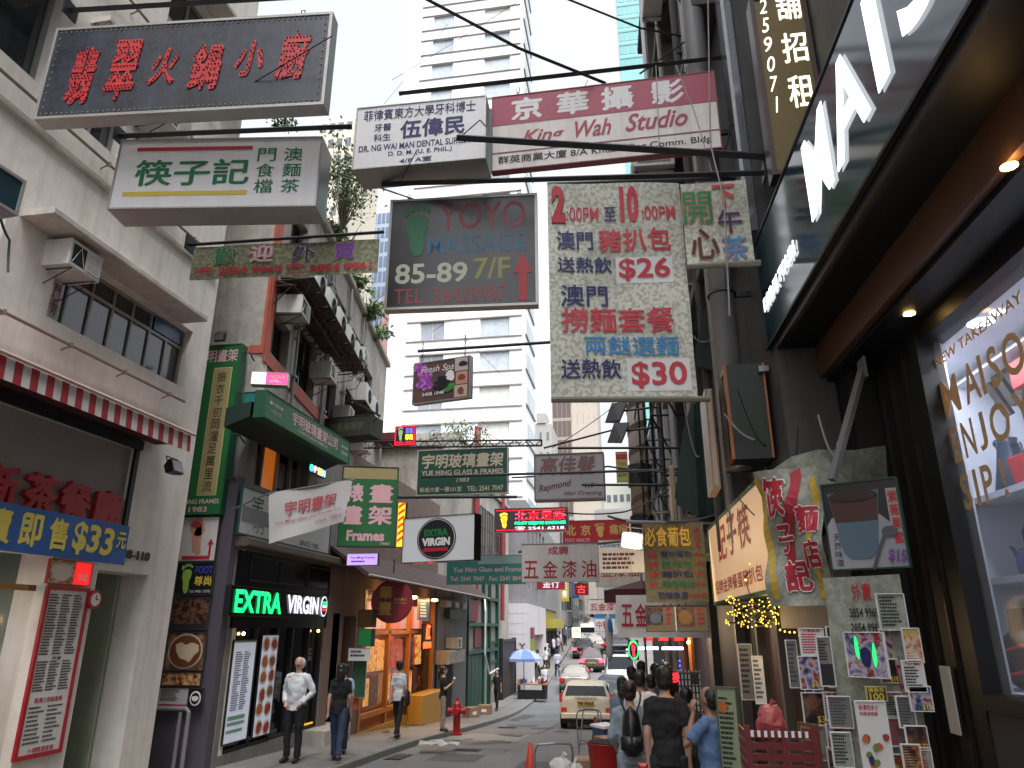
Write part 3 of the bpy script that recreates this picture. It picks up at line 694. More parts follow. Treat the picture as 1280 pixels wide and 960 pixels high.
for i, (x, z, k, s) in enumerate(((.75, 7.95, 'window', 1.0), (3.6, 7.5, 'window', 1.0), (1.35, 8.78, 'fan', 1), (2.5, 8.78, 'fan', 1), (3.6, 8.78, 'fan', 1), (4.75, 8.78, 'fan', 1), (5.9, 8.78, 'fan', 1), (7.4, 9.4, 'window', 1.0), (7.6, 8.1, 'fan', 1), (8.9, 8.1, 'fan', 1), (8.8, 6.9, 'window', 1), (6.2, 7.2, 'window', .9))):
    L_ = ['window air conditioner nearest the orange corner', 'second window air conditioner under the rusty hood', 'fan unit at the near end of the iron platform', 'second fan unit on the iron platform', 'third fan unit on the iron platform', 'fourth fan unit on the iron platform', 'fan unit at the far end of the iron platform', 'window air conditioner below the roof plants', 'near fan unit on the small far platform', 'far fan unit on the small far platform', 'window air conditioner above the old dark signboard', 'window air conditioner between the drain pipes'][i]
    ac_unit(L_, WU.M @ Matrix.Translation((x, -.02 if k == 'window' else -.36, z)), s, k)
for i, x in enumerate((1.9, 4.45, 4.7, 6.75, 8.9, 9.25)):
    m_ = MB(); m_.tube([(x, -.09, 5.9), (x, -.09, 11.6)], .055 if i % 2 else .035, 7)
    for z in (7, 8.2, 9.4, 10.6): m_.box(x-.08, x+.08, -.15, 0, z, z+.05)
    m_.build('drain_pipe', pvc, b2)
MB().bbox(-.1, 14.3, -.15, 6, 11.75, 11.95, .03).build('parapet', conc, b2)
# ------------------------------------------------------------------ ground-floor block under the old building
b3 = thing('shop_building', 'black fronted restaurant with green neon lettering and frame shop above', 'building', WL.M)
facade(b3, 12.45, 17.6, -1.2, 5.9, [(12.6, 16.6, -.45, 3.0), (12.75, 15.1, 4.25, 5.35), (16.9, 17.5, -.6, 1.95)], M('shop_grey', (128, 124, 118), .8, var=.35, streak=.5, dirt=(60, 56, 52)), .35, core=3)
gb = M('gloss_black', (16, 16, 18), .15, var=.2)
m_ = MB(); m_.box(12.5, 16.7, -.04, .34, 1.62, 2.98); m_.build('shop_fascia', gb, b3)
for k in range(3): window(b3, 12.9+k*1.25, 14.1+k*1.25, 2.46, 2.92, 1, 1, -.03, .02, black, glassd)
m_ = MB()
for x in (12.62, 13.6, 14.4, 15.1, 15.9, 16.55): m_.box(x-.03, x+.03, .02, .12, -.5, 1.62)
m_.box(12.5, 16.7, .02, .3, -1.0, -.38); m_.box(15.15, 15.85, .05, .09, .35, .39); m_.build('shop_frame', black, b3)
MB().box(12.6, 16.6, .1, .11, -.4, 1.62).build('shop_pane', glassd, b3)
m_ = MB(); m_.bbox(12.3, 17.2, -.28, .0, 3.03, 3.2, .03); m_.build('cornice', M('cornice_brown', (92, 78, 66), .7, var=.4, streak=.3), b3)
sp = MB(); sp.ball((13.1, .05, 1.52), .03); sp.ball((16.3, .0, 1.56), .03); sp.build('spot_lamp', lit('spot_warm', (255, 200, 120), 12), b3)
MB().box(15.6, 16.4, .0, .02, -.36, -.33).build('step_edge', lit('step_yellow', (230, 170, 30), .5), b3)
MB().bbox(15.9, 17.4, -.5, .3, -1.1, -.45, .02).build('door_step', conc, b3)
br = M('brown_render', (128, 104, 94), .8, var=.3, streak=.3)
MB().box(16.62, 16.95, -.06, .3, -1.1, 3.0).build('pilaster', br, b3); MB().box(17.5, 17.62, -.04, .3, -1.1, 3.0).build('pilaster', br, b3)
MB().box(16.95, 17.5, -.03, .3, 1.95, 3.0).build('door_head', br, b3)
# neon
neon = wsign(WL, 'neon_sign', 'green and white glowing lettering on the black restaurant front', 'sign', 12.1, 16.3, 1.82, 2.34, .16, .1, gb, black, .01)
T(neon, 'EXTRA', .04, .12, .46, .88, lit('neon_green', (20, 225, 110), 1.1), bold=.03, y=-.02)
T(neon, 'VIRGIN', .52, .14, .88, .84, lit('neon_white', (225, 225, 245), .75), bold=.03, y=-.02)
disc(neon, .95, .5, .042, .42, lit('neon_white', 0, 0), 'logo_ring', y=-.02); disc(neon, .95, .5, .036, .37, gb, 'logo_disc', y=-.026); bar(neon, .925, .3, .975, .45, lit('neon_green', 0, 0), 'logo_band', y=-.034); bar(neon, .925, .46, .975, .55, lit('neon_white', 0, 0), 'logo_band', y=-.034); bar(neon, .925, .6, .975, .68, lit('neon_red', (255, 40, 50), 1.5), 'logo_band', y=-.034)
S = wsign(WL, 'menu_board', 'pale price list panel left of the food picture panel', 'menu board', 12.66, 13.5, -.3, 1.42, .02, .03, lit('menu_pale', (205, 210, 226), .12), black, .02)
lines(S, .15, .12, .85, .7, 26, M('ink_grey', 0), 4, cols=2); bar(S, .1, .74, .8, .78, M('mint_print', (120, 170, 140), .6, var=0)); bar(S, .1, .8, .8, .83, M('mint_print', 0)); bar(S, .1, .87, .75, .9, M('mint_print', 0)); bar(S, 0, 0, 1, .03, M('mint_print', 0))
S = wsign(WL, 'food_board', 'panel of food plate pictures beside the restaurant door', 'menu board', 13.68, 14.38, -.32, 1.5, .02, .03, lit('menu_pale', 0, 0), black, .02)
fr = random.Random(5)
for j in range(6):
    for i in range(2):
        u, v = .28+i*.44+fr.uniform(-.04, .04), .09+j*.165+fr.uniform(-.02, .02)
        disc(S, u, v, .2, .075, M('plate_white', 0), 'plate'); blob(S, u, v, .14, .052, [M('food_orange', (200, 96, 40), .5), M('food_red', (180, 50, 30), .5), M('food_green', (120, 130, 60), .5), M('food_brown', (140, 90, 50), .5)][fr.randrange(4)], j*2+i, 'food', -.009)
# frame shop fascia cabinet, upper floor glass, banners
gc = M('cabinet_green', (18, 88, 52), .6, var=.3, streak=.3)
S = wsign(WL, 'shop_fascia', 'long green fascia cabinet with pale Chinese lettering projecting above the frame shop', 'sign', 11.55, 15.6, 5.22, 5.74, .72, .22, green, gc, .02)
T(S, '宇明玻璃畫架公司', .27, .18, .82, .68, inkpink); T(S, 'YUE MING GLASS & FRAMES CO.', .33, .74, .7, .84, inkpink, bold=.01); T(S, '●1983●', .04, .3, .17, .42, inkpink, bold=0); T(S, '一九八三', .05, .55, .16, .7, inkpink); T(S, '●電話●', .88, .3, .97, .42, inkpink, bold=0); T(S, '2541', .88, .55, .97, .7, inkpink)
m_ = MB(); m_.add([(-2.05, .252, .02), (2.05, .252, .02), (2.05, .74, -.16), (-2.05, .74, -.16), (-2.05, .252, .3), (2.05, .252, .3), (2.05, .74, .2), (-2.05, .74, .2)], [(0, 3, 2, 1), (4, 5, 6, 7), (0, 4, 7, 3), (1, 2, 6, 5), (2, 3, 7, 6)]); m_.build('soffit', M('soffit_green', (16, 46, 38), .6, var=.3), S.o)
S2 = sign('box_sign', 'short teal end box next to the green fascia cabinet', 'sign', (303, 490), (302, 514), (321, 516), 11.7, .35, M('box_teal_bright', (18, 120, 110), .5, var=.2), gc, dR=11.7, fw=.015)
MB().box(12.75, 15.1, .3, .31, 4.25, 5.35).build('pane', glassd, b3)
m_ = MB()
for x in (12.75, 13.35, 14.0, 14.6, 15.06): m_.box(x, x+.05, .2, .29, 4.25, 5.35)
m_.box(12.8, 15.1, .2, .288, 5.3, 5.35); m_.build('window_frame', M('grey_frame', (140, 140, 136), .5), b3)
MB().box(13.4, 13.98, .26, .28, 4.3, 5.2).build('orange_screen', lit('orange_screen', (190, 100, 30), .25), b3)
for i, x in enumerate((13.0, 14.15, 14.75)): MB().box(x, x+.35, .27, .28, 4.35+.1*i, 5.0).build('framed_picture', M('picture_brown', (96, 76, 50), .5, var=.6, scale=8), b3)
o = S3 = wsign(WL, 'led_sign', 'tiny colourful LED OPEN sign under the green fascia', 'sign', 13.9, 14.75, 4.72, 4.92, .55, .05, black, black, .005)
for k, (ch, c) in enumerate(zip('OPEN', ((40, 255, 120), (150, 90, 255), (255, 150, 60), (90, 180, 255)))): T(S3, ch, .06+k*.24, .15, .24+k*.24, .85, lit('led_open_%s' % 'abcd'[k], c, 5), bold=.05, y=-.01)
S = wsign(WL, 'wall_banner', 'grey and white wall banner with a dark green character behind the tilted banner', 'banner', 12.2, 16.3, 3.24, 4.12, .1, .03, M('banner_pale', (188, 190, 190), .7, var=.15, streak=.2), M('teal_post', (14, 86, 74), .5), .03)
bar(S, .02, .4, .35, .72, M('banner_grey', (120, 128, 132), .7)); T(S, '宇', .1, .12, .2, .5, greend); T(S, '明', .13, .5, .23, .92, M('sage', (112, 146, 120), .6)); T(S, 'SINCE 1983', .62, .8, .85, .93, ink, bold=.005)
a = P(336, 617, 11.4); b = P(441, 600, 10.9); a2 = P(332, 680, 11.4)
fb = thing('pole_banner', 'tilted white cloth banner with faded red lettering on a pole over the black restaurant', 'banner', a.copy())
u = b-a; dn = P(336, 680, 11.35)-a; dn2 = P(430, 652, 10.9)-b
mb = MB(); nx, nz = 20, 12; vs = []
def fpt(s, t, off=0): 
    w_ = .02*math.sin(s*9)+.015*math.sin(t*6+s*4)*t; return a*0+u*s+(dn*(1-s)+dn2*s)*t+Vector((0, -1, 0))*(w_+off)
vs = [fpt(i/nx, j/nz) for j in range(nz+1) for i in range(nx+1)]
mb.add(vs, [(j*(nx+1)+i, (j+1)*(nx+1)+i, (j+1)*(nx+1)+i+1, j*(nx+1)+i+1) for j in range(nz) for i in range(nx)]); mb.build('cloth', M('banner_cloth', (200, 196, 194), .8, var=.15), fb, smooth=True)
def fwrite(body, s0, s1, t0, t1, m, bold=.02):
    vs, fs, x0, x1, y0, y1 = textmesh(body, bold); 
    MB().add([fpt(s0+(s1-s0)*(v.x-x0)/(x1-x0), t1-(t1-t0)*(v.y-y0)/(y1-y0), .02) for v in vs], fs).build('lettering', m, fb)
fwrite('宇明畫架', .22, .86, .24, .55, M('faded_red', (200, 80, 84), .7, var=.2)); fwrite('Yue Ming Glass and Frames Co.', .1, .95, .62, .7, M('faded_red', 0), .005); fwrite('since 1983', .62, .95, .78, .85, M('faded_red', 0), .005)
pa = P(290, 637, 11.8)
MB().tube([pa-a, -u*.02, u*1.03], .016, 6).build('pole', alu, fb)
# lane: poster column, grille, handrail
vg = sign('vertical_sign', 'tall green vertical sign with two tan columns of brush writing beside the cream building', 'sign', (240, 436), (195, 645), (275, 647), 12.1, .22, green, gc, dR=12.1, fw=.02)
T(vg, '宇明畫架', .28, .03, .95, .11, inkpink)
for u0 in (.14, .62):
    bar(vg, u0-.03, .145, u0+.27, .895, M('tan_edge', (206, 190, 120), .6, var=0)); bar(vg, u0-.02, .15, u0+.26, .89, tan, y=-.008)
T(vg, '振衣千仞岡濯足萬里流', .67, .17, .81, .88, M('ink_olive', (70, 62, 34), .6, var=0), col=True, y=-.014, bold=.01); T(vg, '海內存知己天涯若比鄰', .17, .17, .31, .88, M('ink_olive', 0), col=True, y=-.014, bold=.01)
T(vg, 'YUE MING FRAMES', .2, .915, .95, .94, inkpink); T(vg, '1983', .5, .955, .78, .985, inkpink)
m_ = MB()
for v in (.05, .3, .55, .8):
    z = vg.H*(1-v); m_.tube([(vg.W/2, .1, z), (vg.W/2+.12, .1, z), (vg.W/2+.12, .3, z-.1)], .015, 5)
m_.build('wall_bracket', black, vg.o)
flood('black lamp on top of the tall green vertical sign', vg.M @ Matrix.Translation((.2, -.1, vg.H+.12)), s=.8)
lw = MB(); lw.box(-6.2, -.02, -.25, .0, -1.2, 4.3); lo_ = lw.build('lane_wall', M('lane_purple', (84, 76, 88), .7, var=.3), b3); lo_.matrix_basis = WL.I @ WS.M
def lane(name, label, cat, tl, bl, br, face, fr_=None, fw=.012): return sign(name, label, cat, tl, bl, br, 12.15, .03, face, fr_ or M('poster_rim', (60, 56, 60), .6), dR=12.15, fw=fw)
S = lane('massage_poster', 'white foot massage poster with red arrow at the lane corner', 'poster', (226, 646), (222, 702), (268, 704), M('poster_white', (206, 200, 196), .5, var=.1))
blob(S, .42, .24, .2, .2, M('skin_print', (206, 140, 116), .6), 2); blob(S, .45, .55, .16, .28, M('skin_print', 0), 6, rag=.5); blob(S, .38, .18, .14, .08, M('food_red', 0), 8, y=-.01); bar(S, .1, .88, .85, .96, inkred, 'arrow'); bar(S, .8, .62, .86, .9, inkred, 'arrow', y=-.0032)
MB().prism([(S.W*.25, S.H*.36), (S.W*.42, S.H*.36), (S.W*.33, S.H*.5)], -.006, -.002).build('arrow_head', inkred, S.o)
S = lane('foot_sign', 'black poster with a lime green footprint below the white massage poster', 'poster', (222, 703), (217, 744), (264, 746), M('poster_black', (20, 20, 26), .4, var=0))
foot(S, .28, .5, .2, .46, M('lime', (150, 200, 60), .5, var=.15)); T(S, '尊尚', .5, .42, .95, .72, inkyel); T(S, 'FOOT', .5, .12, .95, .35, M('ink_royal', (50, 70, 190), .5, var=0)); T(S, 'Tel: 9451 5070', .4, .85, .95, .93, inkwhite, bold=0)
S = lane('photo_poster', 'dark interior photograph poster below the footprint poster', 'poster', (217, 747), (211, 787), (258, 789), photo_mat('photo_dark', [(14, 12, 12), (50, 34, 28), (120, 80, 60), (30, 26, 30)], 12, 1)); bar(S, .0, .82, 1, 1, ink); lines(S, .1, .86, .9, .97, 2, inkwhite, 9)
S = lane('coffee_poster', 'poster of a coffee cup with white latte art', 'poster', (210, 790), (204, 838), (253, 841), photo_mat('photo_table', [(40, 26, 20), (100, 68, 46), (150, 120, 90)], 7, 3)); disc(S, .5, .5, .44, .46, M('cup_rim', (190, 180, 168), .4), 'cup'); disc(S, .5, .5, .4, .42, M('coffee', (120, 60, 26), .4), 'coffee', y=-.009); blob(S, .55, .5, .22, .3, M('latte', (214, 186, 150), .5), 3, 'latte_art', -.014, rag=.6)
S = lane('photo_poster', 'narrow orange and brown food strip poster under the coffee poster', 'poster', (203, 840), (201, 857), (250, 860), photo_mat('photo_food', [(40, 24, 18), (150, 84, 40), (206, 170, 120), (90, 90, 40)], 14, 2))
S = lane('notice', 'pale notice with red underline low on the poster column', 'poster', (201, 859), (196, 884), (234, 886), M('notice_pale', (186, 184, 184), .6)); lines(S, .08, .1, .92, .7, 6, M('ink_grey', 0), 11); bar(S, .05, .84, .95, .9, inkred)
S = lane('round_badge_notice', 'small black notice with a pale round badge', 'poster', (235, 860), (233, 886), (252, 888), M('poster_black', 0)); disc(S, .5, .5, .36, .36, inkwhite); disc(S, .5, .5, .28, .28, ink, y=-.009); blob(S, .5, .5, .2, .14, inkwhite, 3, y=-.014)
rl = thing('handrail', 'grey tube handrail across the lane under the posters', 'handrail', (-8.3, 11.9, gz(12)+.13))
m_ = MB(); m_.tube([(-1.2, 0, .95), (.85, 0, .95), (.9, 0, .9), (.9, 0, .45), (.9, 0, 0)], .035, 8); m_.tube([(.75, 0, 0), (.75, 0, .9)], .03, 8)
m_.build('rail', M('rail_grey', (140, 132, 140), .4), rl); m_ = MB(); m_.tube([(-.6, 0, 0), (-.6, 0, .95)], .035, 8); m_.build('post', M('rail_grey', 0), rl)
MB().bbox(-9.6, -8.7, 12.1, 12.2, -.6, .55, .02).build('service_hatch', dark)
bpy.data.objects['service_hatch']['label'] = 'black metal service hatch under the poster column'; bpy.data.objects['service_hatch']['category'] = 'hatch'
# ------------------------------------------------------------------ red dried-goods shop (19-26.4)
b4 = thing('shop_building', 'amber lit shop with red glass front and round maroon sign', 'building', WL.M)
facade(b4, 17.62, 26.4, -1.8, 6.0, [(17.75, 18.6, -.9, 1.9), (19.1, 26.1, -1.0, 2.62)], br, .5, core=4)
m_ = MB(); m_.box(17.7, 26.3, .7, .75, -1.4, 2.7); m_.build('back_wall', lit('back_amber_glow', (150, 84, 44), .08), b4)  # wall glows in its own colour to stand for lamplight
am = M('timber_amber', (200, 120, 30), .4, var=.25)
m_ = MB()
for x in (19.1, 21.2, 23.2, 25.95): m_.box(x, x+.14, -.02, .1, -1.2, 2.6)
m_.box(19.1, 26.1, -.02, .1, 1.45, 1.55); m_.box(19.1, 26.1, -.018, .098, -.62, -.5); m_.build('shop_frame', am, b4)
pr = random.Random(3)
for r_, (z0, z1, cols) in enumerate(((-.45, .4, ['red', 'dark', 'cream']), (.45, 1.4, ['dark', 'red', 'amber']), (1.6, 2.4, ['white', 'lit', 'white']))):
    x = 19.3; 
    while x < 25.8:
        w_ = pr.choice((.45, .55, .7)); c = pr.choice(cols)
        mm = {'red': photo_mat('pack_red', [(60, 10, 8), (170, 30, 24), (200, 90, 50), (90, 20, 16)], 5, 5, .4, .22), 'dark': photo_mat('pack_dark', [(20, 10, 8), (90, 40, 26), (40, 20, 16), (170, 110, 50)], 7, 8, .4, .1), 'cream': photo_mat('pack_cream', [(70, 30, 20), (190, 150, 110), (140, 60, 40), (210, 190, 150)], 7, 7, .4, .12), 'amber': photo_mat('pack_amber', [(120, 60, 20), (220, 140, 50), (240, 190, 110), (130, 40, 20)], 6, 6, .4, .3), 'white': M('pack_pale', (235, 190, 190), .5, var=.75, scale=9, emis=0.15), 'lit': M('pack_pink', (240, 110, 110), .5, var=.75, scale=9, emis=0.20)}[c]  # goods given a glow of their own in place of lamplight
        MB().box(x, x+w_-.04, .3+.1*pr.random(), .45, z0, z1-.15*pr.random()).build('goods_panel', mm, b4); x += w_
for x in (19.6, 20.2, 22, 24.2): MB().box(x, x+.4, .28, .29, -.4, .3).build('packet_picture', M('pack_amber', 0), b4)
MB().box(19.25, 22.9, .1, .12, -.45, 2.55).build('shop_pane', M('clear_pane', 0), b4)
MB().bbox(23.2, 25.9, -.5, .05, -1.6, -.35, .02).build('yellow_counter', M('counter_yellow', (206, 150, 40), .45, var=.2), b4)
MB().box(19.1, 23.2, -.06, .0, -1.4, -.9).build('plinth', M('plinth_yellow', (196, 140, 40), .5), b4)
for x in (20, 22.4, 24.8): MB().ball((x, -.35, 2.52), (.12, .12, .05)).build('lamp', warm, b4)
ml = bpy.data.lights.new('shop_lamp', 'AREA'); ml.energy = 55; ml.size = 1.0; ml.shape = 'RECTANGLE'; ml.size_y = 5; ml.color = (1, .55, .18); lo = bpy.data.objects.new('shop_lamp', ml); link(lo, b4); lo.matrix_basis = Matrix.Translation((22.6, -.5, 2.5)) @ Matrix.Rotation(R(90), 4, 'Z')
T_ = wsign(WL, 'led_sign', 'small red glowing vertical sign in the amber shop window', 'sign', 24.0, 25.1, .95, 1.75, .2, .04, dark, dark, .005); T_.o
lettering(T_.o, '紅', -.2, .3, .35, .8, lit('neon_orange', (255, 70, 30), 2.6), y=-.02, bold=.05); lettering(T_.o, '參茸海味', -.5, .02, .5, .25, lit('neon_orange', 0, 0), y=-.02, bold=.04)
S = wsign(WL, 'blue_sign', 'small blue sign with white lines under the shop awning', 'sign', 23.3, 24.5, 1.85, 2.55, .25, .05, M('plate_blue', (30, 90, 170), .4), alu, .01); lines(S, .15, .1, .85, .9, 6, inkwhite, 5)
# round sign
c = P(490, 752, 19.2)
rs = thing('round_sign', 'round maroon sign with two gold characters over the amber shop', 'sign', Matrix.Translation(c) @ Matrix.Rotation(R(12), 4, 'Z'))
MB().disc(0, 0, .55, .55, .09, 36, .12).build('rim', M('maroon_rim', (120, 10, 24), .4), rs); MB().disc(0, 0, .51, .51, -.032, 36, .006).build('disc_face', M('maroon', (150, 16, 40), .4, var=.15), rs)
gold = M('gold_letter', (206, 170, 40), .4, var=0)
lettering(rs, '華', -.34, .06, -.0, .4, gold, y=-.042, bold=.03); lettering(rs, '豐', -.34, -.34, .0, 0, gold, y=-.042, bold=.03); lettering(rs, '參茸藥行', .06, .02, .4, .09, gold, y=-.042); lettering(rs, 'WAH FUNG', .08, -.06, .38, -.01, gold, y=-.042, bold=.005)
MB().tube([(0, .05, .5), (0, .05, 1.1)], .02, 5).build('hanger', black, rs)
# awning over it
aw2 = thing('shop_awning', 'brown sheet awning over the amber shop and the grey shed', 'awning', WL.M)
ab = M('awning_brown', (72, 46, 44), .7, var=.4, streak=.2)
for k in range(12):
    x = 16.6+k*1.2; MB().add([(x, -1.0, 2.85), (x+1.18, -1.0, 2.85), (x+1.18, 0, 3.5), (x, 0, 3.5), (x, -1.0, 2.74), (x+1.18, -1.0, 2.74), (x, 0, 3.42), (x+1.18, 0, 3.42)], [(0, 1, 2, 3), (0, 4, 5, 1), (4, 6, 7, 5), (0, 3, 6, 4), (1, 5, 7, 2)]).build('sheet', ab, aw2)
MB().tube([(16.6, -1.02, 2.8), (31, -1.02, 2.8)], .035, 6).build('edge_trim', M('edge_pale', (176, 150, 140), .4), aw2)
# old dark signboard over the street and red canopy behind
# ------------------------------------------------------------------ corrugated shed, green gate house, wall beyond
b5 = thing('corrugated_shed', 'grey corrugated metal shed with an air conditioner over its dark door', 'shed', WL.M)
cg = M('corrugated_grey', (140, 140, 140), .5, .3, var=.25, streak=.4)
def corrug(parent, x0, x1, z0, z1, y=0, m=None, p=.16, nm='corrugated_sheet', d=.035):
    mb = MB(); n = int((x1-x0)/p); vs = []; 
    for k in range(n):
        x = x0+k*p
        for dx, dy in ((0, 0), (p*.35, 0), (p*.5, -d), (p*.85, -d)): vs.append((x+dx, y+dy))
    vs.append((x1, y)); q = len(vs)
    mb.add([(a, b, z0) for a, b in vs]+[(a, b, z1) for a, b in vs], [(i, i+1, i+1+q, i+q) for i in range(q-1)])
    return mb.build(nm, m or cg, parent)
MB().box(26.5, 31.2, .08, 4, -2.2, 3.0).build('body', conc, b5)
corrug(b5, 26.5, 28.9, 0.55, 2.7); corrug(b5, 28.9, 31.2, -1.8, 2.9)
MB().box(26.6, 28.85, .0, .07, -1.7, .4).build('doorway', dark, b5); MB().box(26.6, 27.4, -.02, -.005, -1.7, .4).build('door_leaf', M('door_green_dark', (26, 40, 34), .5), b5)
MB().bbox(26.4, 28.9, -.5, 0, .4, .85, .02).build('canopy', conc, b5)
for k in range(3): MB().bbox(26.7+k*1.3, 27.4+k*1.3, -.3, .0, 2.35, 2.6, .04).build('exhaust_box', M('ac_casing', 0), b5)
MB().box(27.4, 29.3, -.25, -.05, 1.95, 2.3).build('green_beam', greend, b5)
ac_unit('small air conditioner over the dark doorway of the grey shed', WL.M @ Matrix.Translation((27.9, -.05, .9)), .9)
b6 = thing('gate_house', 'narrow green framed shed with tall green metal doors', 'shed', WL.M)
gd = M('door_green', (18, 74, 56), .5, var=.3, streak=.4)
MB().box(31.4, 39, .1, 4, -2.6, 4.2).build('body', M('shed_concrete', (140, 138, 130), .8, var=.4, streak=.4), b6)
for k in range(4): MB().bbox(31.6+k*.75, 32.3+k*.75, .0, .09, -1.9, .5, .02).build('door_panel', gd, b6)
m_ = MB()
for x in (31.4, 34.7, 36.2, 38.2): m_.box(x, x+.16, -.06, .09, -2, 4.2)
for z in (.55, 1.7, 2.9, 4.05): m_.box(31.4, 38.3, -.05, .088, z, z+.14)
m_.build('frame', gd, b6); MB().box(31.7, 33.5, .02, .08, 1.9, 2.8).build('red_panel', M('faded_maroon', (120, 50, 54), .7, var=.5, scale=5), b6); MB().box(33.0, 34.4, .02, .08, .8, 1.6).build('red_panel', M('faded_maroon', 0), b6)
for k in range(3): MB().box(36.4, 38.1, .0, .09, -.9+k*.9, -.8+k*.9).build('shelf', gd, b6)
MB().tube([(34.5, -.1, 2.9), (34.2, -.2, 2.4), (34.4, -.15, .5), (35.5, -.15, -.4), (38, -.1, -.3)], .04, 6).build('white_hose', inkwhite, b6)
g7 = thing('metal_gate', 'dark brown metal sheet gate past the green shed', 'gate', WL.M)
MB().bbox(39.3, 43.2, -.1, .0, -2.4, .9, .02).build('gate_leaf', M('gate_brown', (56, 48, 46), .6, .2, var=.4, streak=.4), g7); m_ = MB(); m_.box(39.1, 39.3, -.14, .1, -2.6, 1.1); m_.box(43.2, 43.4, -.14, .1, -2.6, 1.1); m_.box(39.3, 43.2, -.14, .0, .9, 1.05); m_.build('gate_frame', black, g7)
# ------------------------------------------------------------------ grey concrete block behind the sheds
b8 = thing('concrete_block', 'grey windowless concrete building below the white tower with a red drain pipe', 'building', WL.M)
MB().bbox(26.8, 43.6, .35, 9, -2.6, 8.4, .03).build('body', conc, b8)
m_ = MB(); m_.bbox(26.6, 43.8, .2, 9, 8.41, 8.6, .03); m_.bbox(31, 43.8, .5, 8, 8.61, 10.1, .03); m_.build('parapet', conc, b8)
rp = M('red_pipe', (150, 44, 50), .6, var=.3)
m_ = MB(); m_.tube([(33.5, .15, 2), (33.5, .15, 11)], .16, 8); m_.tube([(40.5, .15, 2), (40.5, .15, 9)], .12, 8); m_.build('red_drain_pipe', rp, b8)
for k in range(4): window(b8, 35+k*1.9, 36.4+k*1.9, 4.5, 7.4, 2, 3, .3, .06, M('brown_frame', (96, 84, 74), .6), glassd)
o = MB().bbox(-1.5, .9, -1.2, 0, 0, .3, .02).build('red_canopy', M('canopy_maroon', (110, 28, 30), .6)); o.matrix_world = Matrix.Translation(P(486, 560, 26)); tag(o, 'small dark red canopy roof behind the LED foot sign', 'canopy')
# grey block right edge to the tiled shop
WF = Wall(-6.5, 44, 2, 'L')
b9 = thing('tiled_shop', 'white tiled corner shop with thin red letters on its end wall', 'building', WF.M)
tw = M('white_tile', (200, 196, 196), .5, var=.12, streak=.15)
facade(b9, 0, 12.5, -2.6, 3.0, [(4, 10.5, -2.2, 1.2)], tw, .4, core=3.6)
MB().box(4, 10.5, .39, .42, -2.2, 1.2).build('shutter', M('shutter_tan', (150, 132, 112), .6, streak=.3), b9)
MB().box(3.9, 12.5, -.03, .0, -2.6, -.9).build('plinth', M('plinth_dark', (60, 58, 56), .7), b9)
for k in range(9):
    for j in range(2):
        o = MB().box(-3.5+j*1.7, -1.84+j*1.7, -.02, -.001, -2.2+k*.58, -1.64+k*.58).build('wall_tile', tw, b9); o.matrix_basis = Matrix.Rotation(R(-90), 4, 'Z') @ Matrix.Translation((0, 0, 0))
l_ = lettering(b9, 'FLY', -1.1, .42, -.1, .8, M('letter_maroon', (130, 40, 60), .5, var=0), y=-.05, bold=0); l_.matrix_basis = Matrix.Rotation(R(-90), 4, 'Z')
MB().box(1.6, 3.0, -.12, -.02, 1.0, 1.65).build('maroon_plate', M('letter_maroon', 0), b9); MB().box(1.6, 3.0, -.12, -.02, .35, .98).build('lime_plate', M('lime_dull', (120, 150, 40), .6), b9)
wg = [(1.2+k*2.6, 2.8+k*2.6, z, z+1.7) for k in range(5) for z in (3.9, 6.6)]
b10 = thing('grey_building', 'grey panelled building above and behind the white tiled shop', 'building', WF.M)
facade(b10, .4, 26, 3.02, 9.2, [(x0, x1, z0, z1) for x0, x1, z0, z1 in wg], M('grey_panel', (132, 130, 132), .7, var=.3, streak=.4), .3, core=6, y=.1)
for q in wg: window(b10, *q, 1, 3, .3, .06, M('brown_frame', 0), glassd)
MB().box(13.5, 25.9, .2, 5, -2.6, 3.0).build('ground_floor', M('yellow_front', (150, 136, 40), .6, var=.4), b10); m_ = MB()
for k in range(5): m_.box(14.2+k*2.3, 15.8+k*2.3, .1, .19, -2, 1.4)
m_.build('shop_opening', dark, b10); MB().bbox(13.5, 26, -.5, .19, 1.6, 2.3, .02).build('yellow_fascia', M('yellow_sign', (176, 160, 40), .5), b10)
# ------------------------------------------------------------------ far left terrace, receding up the street
fm_ = [M('far_wall_a', (150, 146, 142), .8, var=.3), M('far_wall_b', (110, 108, 110), .8, var=.3), M('far_wall_c', (170, 160, 146), .8, var=.3)]
for i, (y0, l_, h, x) in enumerate(((71, 12, 13, -7.3), (84, 14, 10, -7.7), (99, 16, 13, -8.1), (116, 20, 12, -8.6))):
    bb = thing('terrace_building', ['dark narrow building past the yellow shop front', 'low building further up the left side', 'tall slab further up the left side', 'farthest building on the left of the street'][i], 'building', Matrix.Translation((x, y0, 0)))
    zb = gz(y0)-1
    MB().bbox(-12, 0, 0, l_, zb-2, zb+h, .05).build('body', fm_[i % 3], bb)
    nf = int(h/3)
    for j in range(nf):
        for k in range(4): MB().box(-.02, .03, 1+k*l_/4.3, 1+k*l_/4.3+l_*.15, zb+1.4+j*3, zb+2.9+j*3).build('window', glassd, bb)
